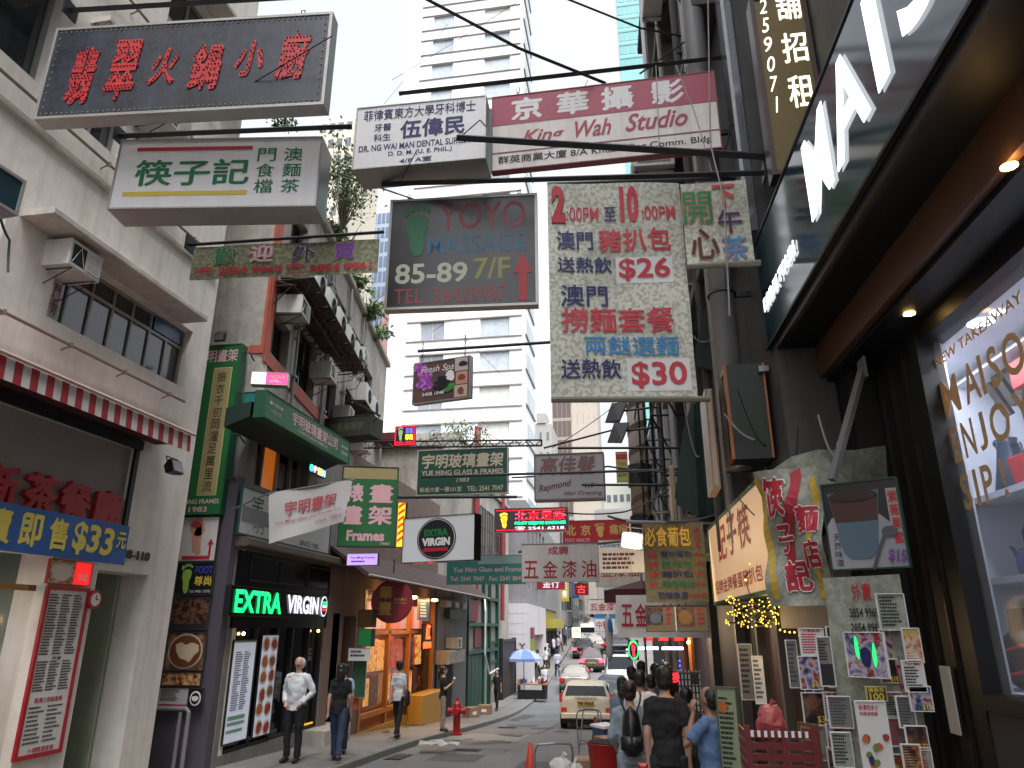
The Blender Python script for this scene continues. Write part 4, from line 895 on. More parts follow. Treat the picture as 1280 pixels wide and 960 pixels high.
# ------------------------------------------------------------------ white tower
WT = Wall(-10.4, 70, 0, 'F')
tower = thing('white_tower', 'tall white tower block with thin ledges and two columns of windows', 'tower', WT.M)
tww = M('tower_white', (240, 240, 242), .55, var=.05, scale=.3, streak=.05)
ops = []; NF = 23
for k in range(NF):
    zt = 33.43+3.9*(k-6); ops += [(-11.56, -8.86, zt-2.3, zt), (-4.87, -1.65, zt-2.3, zt)]
facade(tower, -15.2, 0, -3, 96, ops, tww, .35, core=7.2)
twg = M('tower_glass', (196, 206, 214), .1, spec=.9, var=.5, scale=.4, dirt=(110, 118, 126)); twg2 = M('tower_curtain', (226, 224, 216), .6, var=.2, scale=1.5); twg3 = M('tower_glass_grey', (150, 158, 166), .08, spec=.9, var=.5, scale=.8); twf = M('tower_frame', (206, 204, 198), .4)  # glass colour lightened to stand for haze and reflected sky
for k, o_ in enumerate(ops):
    f = window(tower, o_[0], o_[1], o_[2], o_[3], 3 if k % 2 else 2, 1, .22, .07, twf, (twg, twg2, twg, twg3, twg)[(k*7+k//3) % 5])
led = M('ledge_tan', (150, 138, 130), .7)
for k in range(NF):
    zt = 33.43+3.9*(k-6)
    for z in (zt, zt-2.3): inst_ = MB().box(-13.1, -.3, -.12, -.001, z-.09, z+.03).build('ledge', led, tower)
    MB().box(-.001, .12, .8, 6.6, zt-2.0, zt).build('side_window', twg, tower); MB().box(0, .16, 0.2, 7.0, zt-2.2, zt-2.05).build('side_ledge', led, tower)
for k in range(14):   # cladding joints
    MB().box(-15.2, 0, -.006, -.001, 6.2+k*3.9, 6.23+k*3.9).build('cladding_joint', M('joint_grey', (176, 176, 178), .7, var=0), tower)
# ------------------------------------------------------------------ skyline
def skyline(name, label, cat, x0, x1, Y, z1, depth, m, gm, nx, fl, fw_=.6, fh=.5, bands=False, hd=0, start=0, fmx=None):
    Wn = Wall(x0, Y, hd, 'F'); o = thing(name, label, cat, Wn.M); Wd = x1-x0
    MB().bbox(0, Wd, 0, depth, -5, z1, .05).build('body', m, o)
    zz = max(start, z1-fl*16); n = int((z1-zz)/fl)
    src = None
    for j in range(n):
        if bands:
            if src is None: src = MB().box(.1, Wd-.1, -.06, .01, 0, fl*fh).build('window_band', gm, o); src.location.z = zz+j*fl
            else: c = inst(src, o); c.location.z = zz+j*fl
        else:
            for k in range(nx):
                c0 = Wd/nx
                if src is None: src = MB().box(0, c0*fw_, -.06, .01, 0, fl*fh).build('window', gm, o); c = src
                else: c = inst(src, o)
                c.location = (c0*(k+(1-fw_)/2), 0, zz+j*fl+fl*.3)
        if fmx: MB().box(0, Wd, -.12, -.001, zz+j*fl+fl*.93, zz+j*fl+fl).build('floor_line', fmx, o)
    return o
cg2 = M('curtain_glass', (110, 200, 190), .12, spec=.8, var=.15, scale=.2); 
skyline('glass_tower', 'pale green glass curtain wall tower behind the concrete building on the right', 'tower', 2.5, 30, 140, 190, 20, cg2, M('curtain_glass_deep', (84, 176, 172), .1, spec=.8), 14, 4.0, .9, .8, fmx=M('mullion_teal', (70, 130, 128), .4), start=70)
skyline('beige_tower', 'beige tower with a brown gridded strip right of the white tower', 'tower', -13.1, -5.3, 120, 62, 14, M('tower_beige', (196, 182, 166), .7, var=.1), M('strip_brown', (112, 94, 86), .4), 8, 3.4, .0001, .6, start=10)
o = skyline('brown_strip', 'brown gridded window strip on the face of the beige tower', 'tower face', -13.0, -9.8, 119.85, 62, .1, M('strip_mullion', (170, 158, 148), .6), M('strip_brown', 0), 4, 3.4, .86, .8, start=8)
bt_ = [x for x in COL.objects if x.name == 'beige_tower'][0]; mw_ = Matrix.Translation((.1, -.15, 0)); o.parent = bt_; o.matrix_basis = mw_; del o['label']; del o['category']
skyline('ragged_building', 'low stepped pale concrete building between the two towers', 'building', -15.6, -12.2, 110, 32.5, 10, M('pale_concrete', (186, 184, 176), .8, var=.3, streak=.4), M('far_window', (120, 126, 130), .3), 3, 3.2, .3, .4)
MB().bbox(-14.5, -13.0, 109.8, 114, 32.5, 34.2, .05).build('roof_house', M('pale_concrete', 0)); tag(bpy.data.objects['roof_house'], 'small roof house on top of the low stepped concrete building', 'roof house')
skyline('balcony_block', 'far cream block with rows of dark windows at the end of the street', 'building', -9.5, 2.5, 150, 30, 12, M('far_cream', (226, 220, 204), .7, var=.1), M('far_window', 0), 9, 3.3, .6, .45, start=2, hd=-8)
skyline('beige_tower', 'beige residential tower seen between the signs on the upper left', 'tower', -46.5, -40.7, 90, 79, 12, M('tower_beige_left', (226, 212, 190), .7, var=.1), M('far_window', 0), 4, 3.1, .6, .5, start=28)
skyline('blue_tower', 'blue grey gridded office tower behind the roof plants on the left', 'tower', -45.3, -41.2, 110, 74, 12, M('tower_blue', (176, 188, 206), .4, var=.1), M('tower_blue_glass', (120, 140, 170), .15, spec=.8), 5, 3.0, .7, .7, start=26)
skyline('pink_building', 'narrow pink building against the left side of the white tower', 'building', -30.3, -27.2, 80, 42, 5, M('far_pink', (206, 156, 150), .7, var=.15), M('far_window', 0), 2, 3.2, .3, .4)
# end of the street
for i, (x0, x1, Y, h, m, L_) in enumerate(((-30, -15, 150, 22, 1, 'grey building closing the view up the hill'), (-14, -7, 175, 16, 2, 'tan building in the gap at the top of the street'), (-5, 9, 100, 15, 1, 'dark building on the right side far up the street'), (-4, 10, 75, 13, 0, 'grey building on the right side beyond the stalls'))):
    skyline('street_end_building', L_, 'building', x0, x1, Y, gz(Y)+h, 10, fm_[m], M('far_window', 0), 5, 3.1, .5, .5, start=gz(Y)+1)
# ------------------------------------------------------------------ right side: cafe with the teal fascia
WR = Wall(1.8, 0, 2.7, 'R')      # local x = -distance up the street
cf = thing('cafe_building', 'cafe shop front at the right edge with teal fascia and lit show window', 'building', WR.M)
ck = M('cafe_black', (15, 15, 16), .5, var=.2); 
m_ = MB(); m_.box(-7.2, 3, .0, .42, 4.22, 4.3); m_.box(-7.2, 3, .43, 8, 3.86, 3.9); m_.box(-7.2, 9, .8, 8, 3.902, 5.5); m_.build('soffit', ck, cf)
MB().box(-7.16, 3, .36, .42, 3.9, 4.218).build('timber_board', M('timber_orange', (96, 60, 36), .45, var=.35, scale=2), cf)
cl = bpy.data.lights.new('cove_light', 'AREA'); cl.shape = 'RECTANGLE'; cl.size = 5; cl.size_y = .08; cl.energy = 5; cl.color = (1, .5, .15); cl.energy = 1.6; lo = bpy.data.objects.new('cove_light', cl); link(lo, cf)
lo.matrix_basis = Matrix.Translation((-4.2, .1, 4.0)) @ Matrix.Rotation(R(-78), 4, 'X') @ Matrix.Rotation(0, 4, 'Z')
MB().prism([(-7.15, 3.9), (-6.95, 3.9), (-7.05, 4.18)], .34, .36).build('white_tag', inkwhite, cf)
m_ = MB(); m_.box(-7.0, -6.6, .5, 1.2, -1, 3.86); m_.box(-6.6, -5.76, .75, .95, -1, 3.86); m_.box(-5.8, -5.68, .72, .9, 1.1, 3.86); m_.box(-5.68, 3, .74, .95, 3.74, 3.86); m_.box(-5.68, 3, .7, .95, 1.1, 1.2)
m_.build('shop_frame', ck, cf)
m_ = MB()
for x in (-6.55, -6.3, -6.02): m_.box(x, x+.025, .72, .75, -.5, 3.8)
m_.build('door_edge', M('door_edge', (70, 58, 48), .25, .6), cf)
MB().box(-5.76, 3, .76, .95, -1, 1.1).build('stall_riser', M('riser_grey', (64, 64, 68), .5, var=.2), cf)
shw = M('display_white', (196, 204, 220), .5, var=0)
m_ = MB(); m_.box(-7.6, 3, 1.8, 1.85, 1.0, 3.78); m_.box(-7.6, 3, .95, 1.8, 1.1, 1.198); m_.box(-7.6, 3, .95, 1.8, 3.742, 3.78)
m_.add([(-5.7, .9, 1.19), (-7.35, 1.3, 1.19), (-7.35, 1.3, 3.75), (-5.7, .9, 3.75), (-5.75, .95, 1.19), (-7.4, 1.35, 1.19), (-7.4, 1.35, 3.75), (-5.75, .95, 3.75)], [(0, 1, 2, 3), (7, 6, 5, 4), (0, 3, 7, 4)]); m_.add([(-7.35, 1.3, 1.1), (-7.35, 1.8, 1.1), (-7.35, 1.8, 3.75), (-7.35, 1.3, 3.75)], [(0, 1, 2, 3)])
m_.build('display_case', shw, cf)
wz = lambda x, y, n=1.35: WR.px(x, y, n)
zA, zB, zC = wz(1240, 617)[1], wz(1250, 722)[1], 1.2; xl = wz(1215, 640)[0]
m_ = MB(); m_.box(xl, 3, 1.32, 1.8, zA-.05, zA); m_.box(xl, 3, 1.32, 1.8, zB-.05, zB); m_.box(xl-.03, xl-.001, 1.32, 1.8, 1.2, wz(1200, 470)[1]); m_.box(xl, 3, 1.4, 1.8, wz(1200, 470)[1]-.03, wz(1200, 470)[1]); m_.build('shelf', shw, cf)
MB().box(-5.68, 3, .84, .85, 1.2, 3.74).build('pane', M('show_pane', (220, 225, 235), .03, alpha=.14, var=0), cf)
for (px_, py_), r in (((1226, 403), .09), ((1247, 390), .045)): 
    r3 = ray(px_, py_); k_ = (3.74-CZ)/r3.z; q = WR.I @ Vector((r3.x*k_, r3.y*k_, 3.74)); MB().cyl((q.x, q.y, 3.734), r, .006, 20).build('downlight', lit('lamp_cool', (225, 232, 255), 4), cf)
for px_, py_ in ((1137, 394), (1262, 210)):
    r3 = ray(px_, py_); k_ = (3.845-CZ)/r3.z; q = WR.I @ Vector((r3.x*k_, r3.y*k_, 3.845)); MB().cyl((q.x, q.y, 3.852), .04, .006, 16).build('downlight', lit('lamp_gold', (255, 200, 120), 16), cf)
sl_ = bpy.data.lights.new('display_light', 'AREA'); sl_.shape = 'RECTANGLE'; sl_.size = 3; sl_.size_y = .3; sl_.energy = 17; sl_.color = (.95, .97, 1); lo = bpy.data.objects.new('display_light', sl_); link(lo, cf); lo.location = (-5.6, 1.2, 3.68)
gl = M('gilt_letter', (222, 180, 128), .5, var=0)
def wl(body, s0, s1, z0, z1, **k): return lettering(cf, body, -s0, z0, -s1, z1, gl, y=.835, name='window_lettering', **k)
wl('NEW TAKEAWAY', 5.68, 4.45, 3.52, 3.6, bold=.02)
for ch, a_, b_ in (('M', 5.78, 5.52), ('A', 5.44, 5.22), ('I', 5.2, 5.15), ('S', 5.08, 4.95), ('O', 4.9, 4.66), ('N', 4.6, 4.38)): wl(ch, a_-.1, b_-.1, 3.12, 3.4, bold=.02)
for ch, a_, b_ in (('E', 5.72, 5.6), ('N', 5.55, 5.38), ('J', 5.33, 5.22), ('O', 5.16, 4.92), ('Y', 4.86, 4.66)): wl(ch, a_-.05, b_-.05, 2.77, 3.03, bold=.02)
for ch, a_, b_ in (('S', 5.72, 5.58), ('I', 5.52, 5.47), ('P', 5.41, 5.27), ('!', 5.16, 5.11)): wl(ch, a_-.05, b_-.05, 2.42, 2.68, bold=.02)
def jug(name, label, x, y, z, prof, m, spout=None, handle=None, s=1):
    o = thing(name, label, name.replace('_', ' '), WR.M @ Matrix.Translation((x, y, z)) @ Matrix.Scale(s, 4))
    MB().tube([(0, 0, h) for h, r in prof], [r for h, r in prof], 20).build('body', m, o, smooth=True)
    if spout: MB().tube(spout[0], spout[1], 8).build('spout', m, o, smooth=True)
    if handle: MB().tube(handle, .018, 8).build('handle', m, o, smooth=True)
    MB().ball((0, 0, prof[-1][0]+.02), .025).build('knob', m, o); return o
em = M('enamel_blue', (40, 70, 150), .25, var=.35, scale=20); en = M('enamel_teal', (24, 52, 84), .3, var=.3)
jug('coffee_pot', 'tall dark blue coffee pot on the upper shelf of the cafe window', wz(1243, 612)[0], 1.52, zA, [(0, .2), (.02, .21), (.3, .15), (.55, .1), (.6, .11), (.63, .02)], en, ([(-.12, 0, .45), (-.26, 0, .62), (-.2, 0, .6)], [.03, .02, .05]), [(.1, 0, .52), (.24, 0, .5), (.27, 0, .35), (.22, 0, .2), (.16, 0, .12)], .72)
jug('kettle', 'blue patterned kettle with hoop handle on the middle shelf of the cafe window', wz(1274, 715)[0], 1.5, zB, [(0, .15), (.02, .17), (.12, .18), (.24, .13), (.28, .05)], em, ([(-.14, 0, .06), (-.28, 0, .12), (-.38, 0, .28), (-.42, 0, .3)], [.04, .03, .018, .016]), [(-.13, 0, .2), (-.13, 0, .42), (0, 0, .52), (.13, 0, .42), (.13, 0, .2)], .8)
x_, z_ = wz(1222, 560)
o = thing('striped_stand', 'black slanted slat stand behind the gilt window letters', 'display stand', WR.M @ Matrix.Translation((x_+.25, 1.6, z_+.25)))
for k in range(4): MB().prism([(-.2+k*.13, .0+k*.05), (-.1+k*.13, .0+k*.05), (-.3+k*.13, .34+k*.04), (-.4+k*.13, .34+k*.04)][::1], -.02, .02).build('slat', ink, o)
for k, (px_, py_, m) in enumerate(((1276, 470, red), (1275, 590, red), (1268, 780, M('box_dusk', (30, 40, 60), .5)))):
    x_, z_ = wz(px_, py_, 1.5); o = MB().bbox(-.06, .16, -.1, .1, -.1, .12, .01).build('gift_box', m); o.matrix_world = WR.M @ Matrix.Translation((x_, 1.55, z_)); tag(o, ['red gift box high on the cafe shelf', 'red box beside the dark blue coffee pot', 'dark box under the kettle shelf of the cafe window'][k], 'box')
x_, z_ = WR.px(1282, 866, 1.15)
o = thing('round_bag', 'round black and red bag on the sill of the cafe window', 'bag', WR.M @ Matrix.Translation((x_, 1.2, 1.2)))
MB().ball((0, 0, .2), (.22, .16, .21), 20, 12).build('body', M('bag_black', (24, 18, 22), .4), o, smooth=True)
for zz in (.13, .29): MB().tube([(.22*math.cos(t)*(1-.12*(zz > .2)), .17*math.sin(t), zz+.03*math.cos(2*t)) for t in [math.pi+k*math.pi/10 for k in range(11)]], .012, 6).build('red_piping', inkred, o)
st = wsign(WR, 'door_sticker', 'curled white sticker on the dark door frame of the cafe', 'sticker', -6.2, -6.05, .9, 1.35, -.68, .004, M('paper', 0), inkwhite, .0, frame=False)
# fascia with big lit letters
fs = wsign(WR, 'fascia_sign', 'deep teal glossy fascia with giant glowing white capitals at the upper right', 'sign', -7.2, 2.0, 4.3, 5.52, .03, .3, M('fascia_teal', (10, 58, 68), .12, var=.1, spec=.6), ck, .025)
lw_ = lit('letter_glow', (250, 250, 255), 1.25)
cxs = fs.M.inverted() @ WR.M
def fl(body, s0, s1, z0, z1, bold=.018, m=None): 
    x0 = -s0-(-7.2+2.0)/2; x1 = -s1-(-7.2+2.0)/2; return lettering(fs.o, body, x0, z0-4.3, x1, z1-4.3, m or lw_, y=-.012, bold=bold, ext=.05, exth=.006, name='letter')
fl('M', 5.28, 4.72, 4.64, 5.33); fl('A', 4.62, 3.97, 4.64, 5.33); fl('I', 3.83, 3.66, 4.64, 5.33); fl('S', 3.45, 2.9, 4.62, 5.35); fl('O', 2.75, 2.05, 4.62, 5.35); fl('N', 1.85, 1.25, 4.64, 5.33)
fl('DRINK TOUR!', 7.05, 5.82, 4.66, 4.8, .03)
arm('grey diagonal strut in the dark corner under the cafe soffit', P(1040, 600, 6.0), P(1078, 462, 6.2), .03, m=M('post_grey2', (110, 108, 108), .6), cat='strut', name='strut')
# ------------------------------------------------------------------ tall concrete building on the right
tb = thing('tower_block', 'tall dark concrete building on the right with pipes, ducts and metal signs', 'building', WR.M)
opsr = []
for s in (9.6, 12.4):
    for z in (6.6, 9.8, 13, 16.2, 19.4, 22.6): opsr.append((-s-1.5, -s, z, z+1.5))
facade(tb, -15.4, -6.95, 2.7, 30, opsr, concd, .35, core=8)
for q in opsr: window(tb, *q, 2, 1, .25, .06, M('old_frame', 0), glassd)
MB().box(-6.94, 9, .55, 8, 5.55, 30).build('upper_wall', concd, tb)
m_ = MB(); 
for s in (8.9, 11.6, 14.4): m_.box(-s-.4, -s, -.25, -.001, 3, 34)
m_.build('pilaster', M('concrete_warm', (110, 104, 96), .85, var=.4, streak=.5), tb)
for z in (6.1, 9.3, 12.5, 15.7, 18.9): MB().bbox(-15.3, -7.6, -.35, -.002, z, z+.18, .02).build('sunshade', concd, tb)
duct = M('duct_pale', (176, 176, 180), .3, .3, var=.2, streak=.4)
m_ = MB(); m_.tube([(-7.75, -.32, 3.2), (-7.75, -.32, 29)], .135, 20); m_.build('duct_pipe', duct, tb, smooth=True)
m_ = MB()
for z in (5.2, 7.4, 9.6, 11.9, 14): m_.tube([(-7.75+.15*math.cos(t), -.32+.15*math.sin(t), z) for t in [k*math.pi/8 for k in range(17)]], .014, 5); m_.box(-7.77, -7.73, -.2, 0, z-.03, z+.03)
m_.build('pipe_collar', black, tb)
for s, r, c in ((8.35, .05, pvc), (8.55, .035, pvc), (9.25, .06, concd), (11.2, .05, pvc), (13.7, .07, duct), (13.95, .04, pvc)):
    m_ = MB(); m_.tube([(-s, -.32, 2.5), (-s, -.32, 26)], r, 8)
    for z in range(4, 24, 3): m_.box(-s-.08, -s+.08, -.34, 0, z, z+.04)
    m_.build('riser_pipe', c, tb, smooth=False)
MB().bbox(-7.35, -7.02, -.12, .02, 5.6, 30, .03).build('metal_cladding', M('bright_steel', (190, 196, 206), .18, .85, streak=.3), tb)
MB().bbox(-7.5, -7.38, -.06, .02, 5.6, 30, .02).build('metal_cladding', M('bright_steel', 0), tb)
MB().box(-7.6, -7.25, -.12, -.02, 4.1, 4.16).build('metal_ledge', alu, tb)
for i, (s, z, k, sc) in enumerate(((11.0, 9.0, 'window', 1.25), (11.3, 6.2, 'fan', 1), (14.4, 8.0, 'fan', 1), (14.9, 11.0, 'window', 1.2), (10.4, 12.3, 'fan', 1.1))):
    ac_unit(['air conditioner above the pink and white studio sign', 'fan unit behind the hanging price banner', 'farther fan unit on the concrete building', 'air conditioner high on the far corner of the concrete building', 'topmost fan unit on the concrete building'][i], WR.M @ Matrix.Translation((-s, -.3, z)), sc, k)
# gold vertical sign
gs = sign('vertical_sign', 'olive gold vertical sign with white characters and digits above the teal fascia', 'sign', (929, 0), (966, 219), (1043, 215), 6.2, .2, M('olive_gold', (122, 100, 44), .4, var=.2), M('brown_metal', (92, 76, 70), .35, .5), dR=6.2, fw=.045)
gs.o.location.z += 0; gw = lit('sign_white_lit', (250, 250, 225), .9)
h0 = gs.H
for ch, y0, y1, xx0, xx1 in (('租', 106, 145, 984, 1015), ('招', 52, 90, 972, 1009), ('舖', -4, 35, 961, 998)):
    T(gs, ch, .46, y0/219*1.0, .9, y1/219*1.0, gw, bold=.01)
for i, ch in enumerate('1709528'): 
    v = (148-i*25); T(gs, ch, .16 if ch != '1' else .2, (v-19)/219, .3 if ch != '1' else .26, v/219, gw, bold=0, shear=.2)
# ------------------------------------------------------------------ the stalls of the noodle shop and beyond
nb = thing('noodle_shop', 'dark noodle shop covered in menus under the canopy on the right', 'building', WR.M)
m_ = MB(); m_.box(-13, -7.25, .5, 5, -1.4, 2.69); m_.build('body', M('shop_dark_wall', (36, 30, 28), .8, var=.5, scale=3), nb)
m_ = MB()
for s in (7.3, 8.6, 9.9, 11.2, 12.9): m_.box(-s-.12, -s, .35, .499, -1.2, 2.69)
m_.box(-13, -7.3, .3, .49, 2.3, 2.45); m_.build('post', M('post_grey', (128, 118, 110), .6, var=.3), nb)
m_ = MB(); 
for k in range(3): m_.bbox(-8.5+k*-1.3, -7.5+k*-1.3, .44, .49, -.9, 2.1, .02)
m_.build('shutter', M('shutter_wood', (92, 60, 44), .6, var=.4), nb)
MB().bbox(-13, -7.2, -.15, 1.2, 2.7, 2.82, .02).build('canopy', M('canopy_green_dark', (20, 46, 38), .6, var=.3), nb)
far = thing('stall_building', 'old low building behind the stalls further along on the right', 'building', WR.M)
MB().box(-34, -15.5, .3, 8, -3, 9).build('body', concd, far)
for k in range(6):
    for z in (3.2, 6.0): window(far, -33+k*2.6, -31.6+k*2.6, z, z+1.6, 2, 2, .28, .05, M('old_frame', 0), glassd)
MB().box(-15.45, -13.1, .45, 6, -2, 2.65).build('ground_floor', dark, far)
for s, r in ((19, .12), (21, .08), (23.5, .1)): MB().tube([(-s, .1, 0), (-s, .1, 9)], r, 8).build('drain_pipe', pvc, far)
o = thing('scaffold_frame', 'rusty iron bracket frame on the wall above the snack banner', 'bracket frame', WR.M)
m_ = MB()
for s in (12, 14, 16, 18, 20):
    for z in (4, 5.6, 7.2): m_.tube([(-s, 0, z), (-s, -.7, z)], .025, 4)
    m_.tube([(-s, -.7, 4), (-s, -.7, 7.2)], .025, 4); m_.tube([(-s, 0, 4), (-s, -.7, 5.6)], .02, 4)
for z in (4, 5.6, 7.2): m_.tube([(-12, -.7, z), (-20, -.7, z)], .025, 4)
m_.build('bar', black, o)
# striped wrapped pipe
sp_ = thing('striped_pole', 'beige pipe wrapped in a brown spiral stripe on the right facade', 'pole', P(803, 650, 20))
c0 = P(803, 650, 20); top = P(800, 498, 20).z-c0.z
MB().tube([(0, 0, 0), (0, 0, top+1.5)], .27, 16).build('pole', M('pole_beige', (176, 166, 150), .6, var=.2), sp_, smooth=True)
mb = MB(); N = 130
pts = [(.285*math.cos(t*.35), .285*math.sin(t*.35), t*(top+1.4)/N) for t in range(N)]
mb.add([(x, y, z) for x, y, z in pts]+[(x, y, z+.17) for x, y, z in pts], [(i, i+1, i+1+N, i+N) for i in range(N-1)]); mb.build('spiral_stripe', M('stripe_brown', (96, 70, 62), .6), sp_)
m_ = MB(); m_.tube([(0, 0, .9), (0, 0, 1.5)], .33, 12); m_.tube([(0, 0, -.3), (0, 0, .1)], .33, 12); m_.build('band', black, sp_)
MB().tube([(.55, 0, -1), (.55, 0, top+1.5)], .12, 10).build('side_pipe', M('bright_steel', 0), sp_)
# dish lamps
for i, (x, y) in enumerate(((775, 520), (778, 545))):
    o = thing('dish_lamp', ['upper grey shovel shaped lamp under the price banner', 'lower grey shovel shaped lamp under the price banner'][i], 'lamp', P(x, y, 14), 'shovel lamps under the price banner')
    MB().loft([[(-.15, -.1, .25), (.15, -.1, .25), (.15, .1, .25), (-.15, .1, .25)], [(-.3, -.05, -.12), (-.02, -.12, -.12), (-.02, .12, -.12), (-.3, .05, -.12)]]).build('shade', M('lamp_grey', (90, 92, 96), .4), o)
    MB().tube([(.05, 0, .1), (.75, 0, .15)], .025, 5).build('arm', black, o)
# green shutter boxes with orange frames
for (TL, BL, BR, d, th, L_) in (((919, 455), (919, 574), (966, 576), 7.3, .7, 'large dark green box shutter with orange edges right of the price banner'), ((860, 562), (860, 643), (892, 645), 11.5, .8, 'smaller dark green box shutter with orange edges above the snack banner')):
    S = sign('shutter_box', L_, 'shutter box', TL, BL, BR, d, th, M('box_green', (12, 32, 22), .5, var=.3), M('box_inner', (40, 32, 28), .6), dR=d, fw=.0, frame=False)
    W_, H_ = S.W, S.H; oe = M('edge_orange', (176, 92, 36), .5, var=.3); m_ = MB()
    m_.box(-W_/2-.03, -W_/2, -.02, .03, 0, H_); m_.box(-W_/2-.02, -W_/2-.001, th-.06, th, 0, H_); m_.box(-W_/2-.02, -W_/2-.001, .031, th-.061, 0, .05); m_.box(W_/2, W_/2+.02, -.02, .03, 0, H_); m_.box(-W_/2-.02, -W_/2-.001, .031, th-.061, H_-.05, H_); m_.build('edge', oe, S.o)
    MB().bbox(-W_/2-.22, -W_/2-.14, th*.2, th*1.1, -.25, H_*.8, .02).build('side_board', M('board_tan', (176, 150, 124), .35, var=.3), S.o)
# folded green awnings / cloth
def drape(label, x, y, d, w_, h, m, n=7):
    c = P(x, y, d); o = thing('folded_awning', label, 'folded awning', c)
    for k in range(n):
        a = k/n*2*math.pi; r = w_*.5; mb = MB(); vs = []
        for j in range(7):
            t = j/6; rr = r*(.12+.88*t**.7); z = -h*t
            for i in range(4): q = a+i/3*(2*math.pi/n); vs.append((rr*(1+.25*((i % 3) == 0))*math.cos(q), rr*.6*math.sin(q)*(1+.25*((i % 3) == 0)), z-.1*h*math.sin(q*1.7)*t))
        mb.add(vs, [(j*4+i, j*4+i+1, j*4+i+5, j*4+i+4) for j in range(6) for i in range(3)]); mb.build('cloth_fold', m, o)
    MB().tube([(0, 0, .1), (0, 0, -h*.9)], .02, 6).build('pole', alu, o)
    return o
gcm = M('awning_green', (14, 34, 30), .7, var=.4, scale=4)
drape('folded dark green awning with pale stripes beside the price banner', 893, 365, 9.2, .62, 1.1, gcm)
drape('lower folded green awning hanging above the small shutter box', 868, 505, 11, .7, 1.6, M('awning_green_b', (14, 46, 40), .7, var=.4, scale=4))
for k, (x0, y0, x1, y1) in enumerate(((905, 362, 915, 440), (897, 360, 905, 440))): MB().tube([P(x0, y0, 8.9)-P(x0, y0, 8.9), P(x1, y1, 8.9)-P(x0, y0, 8.9)], .014, 5)
fr = random.Random(41); L_ = ['beside the big shutter box', 'under the price banner', 'by the folded awning', 'above the snack banner', 'over the cream lightbox', 'in the dark corner by the strut']
for i in range(12):
    g_ = i % 6; x, y = ((930, 520), (880, 520), (895, 420), (860, 620), (945, 620), (1010, 540))[g_]; d = (7.2, 10, 9, 11, 7, 6.3)[g_]
    a_, b_ = P(x+fr.uniform(-35, 35), y+fr.uniform(-50, 20), d+fr.uniform(-.2, .3)), P(x+fr.uniform(-40, 40), y+fr.uniform(-10, 70), d+fr.uniform(-.2, .3))
    cable('%s sagging wire %s' % (['thin black', 'thicker pale grey'][i//6], L_[g_]), [a_, b_], [.006, .01][i//6], fr.uniform(.05, .3), m=[black, pvc][i//6]); COL.objects[-1]['group'] = 'tangled wires on the right wall'
# noodle shop lightbox
lb = sign('lightbox_sign', 'slanting glowing cream lightbox with red brush characters over the noodle shop', 'sign', (891, 660), (893, 757), (968, 737), 10.2, .25, lit('lightbox_cream', (226, 186, 144), .2), M('box_green_edge', (26, 84, 58), .5, var=.2), dR=6.55, fw=.04, frame=True)
for i, ch in enumerate('筷子記'[::-1]): T(lb, ch, .22+i*.2, .1, .4+i*.2, .52, inkred, bold=.02, y=-.008)
T(lb, '招牌金牌餐蛋豬扒包', .08, .72, .9, .88, inkred, y=-.008); 
# snack banner
sn = sign('snack_banner', 'olive banner listing snacks with big orange characters and prices', 'banner', (806, 655), (808, 753), (887, 757), 10.5, face=pattern_mat('banner_olive', (120, 114, 80), (104, 100, 72), 20), cloth=True, dR=10.5)
T(sn, '必食葡包', .03, .04, .78, .3, inkyel, halo=(M('halo_red', (206, 40, 20), .6, var=0), .03), bold=.02, y=-.012)
for i, (a_, b_, c_, mm) in enumerate((('香脆', '龍炒蛋包', '18元', navy), ('香辣', '辣魚包', '18元', inkgreen), ('招牌', '豬扒包', '18元', navy), ('推介', '豬皮蘿白', '10元', inkgreen))):
    T(sn, a_, .06, .36+i*.125, .22, .45+i*.125, inkred, rot=R(12), y=-.012); T(sn, b_, .28, .36+i*.125, .78, .44+i*.125, mm, y=-.012); T(sn, c_, .82, .37+i*.125, .97, .44+i*.125, inkred, y=-.012)
T(sn, '勁辣魚蛋', .2, .87, .68, .96, navy, y=-.012); T(sn, '10元13粒', .7, .88, .97, .95, inkred, y=-.012); T(sn, '即叫即製', .84, .06, .93, .33, inkred, col=True, y=-.012)
sb = sign('photo_banner', 'strip with two dark food pictures hanging below the snack banner', 'banner', (807, 757), (808, 790), (887, 793), 10.45, .02, M('banner_tan', (128, 112, 84), .6, var=.2), black, dR=10.45, fw=.008)
bar(sb, .02, .08, .28, .72, M('photo_dark', 0)); disc(sb, .16, .48, .09, .2, M('cup_blue', (90, 110, 130), .4), y=-.009); bar(sb, .5, .08, .78, .8, M('photo_dark', 0)); blob(sb, .64, .45, .1, .3, M('bun', (160, 110, 50), .5), 4, y=-.009); bar(sb, .475, 0, .49, 1, inkwhite); lines(sb, .33, .1, .45, .8, 4, inkred, 3); lines(sb, .83, .1, .96, .8, 4, inkred, 4)
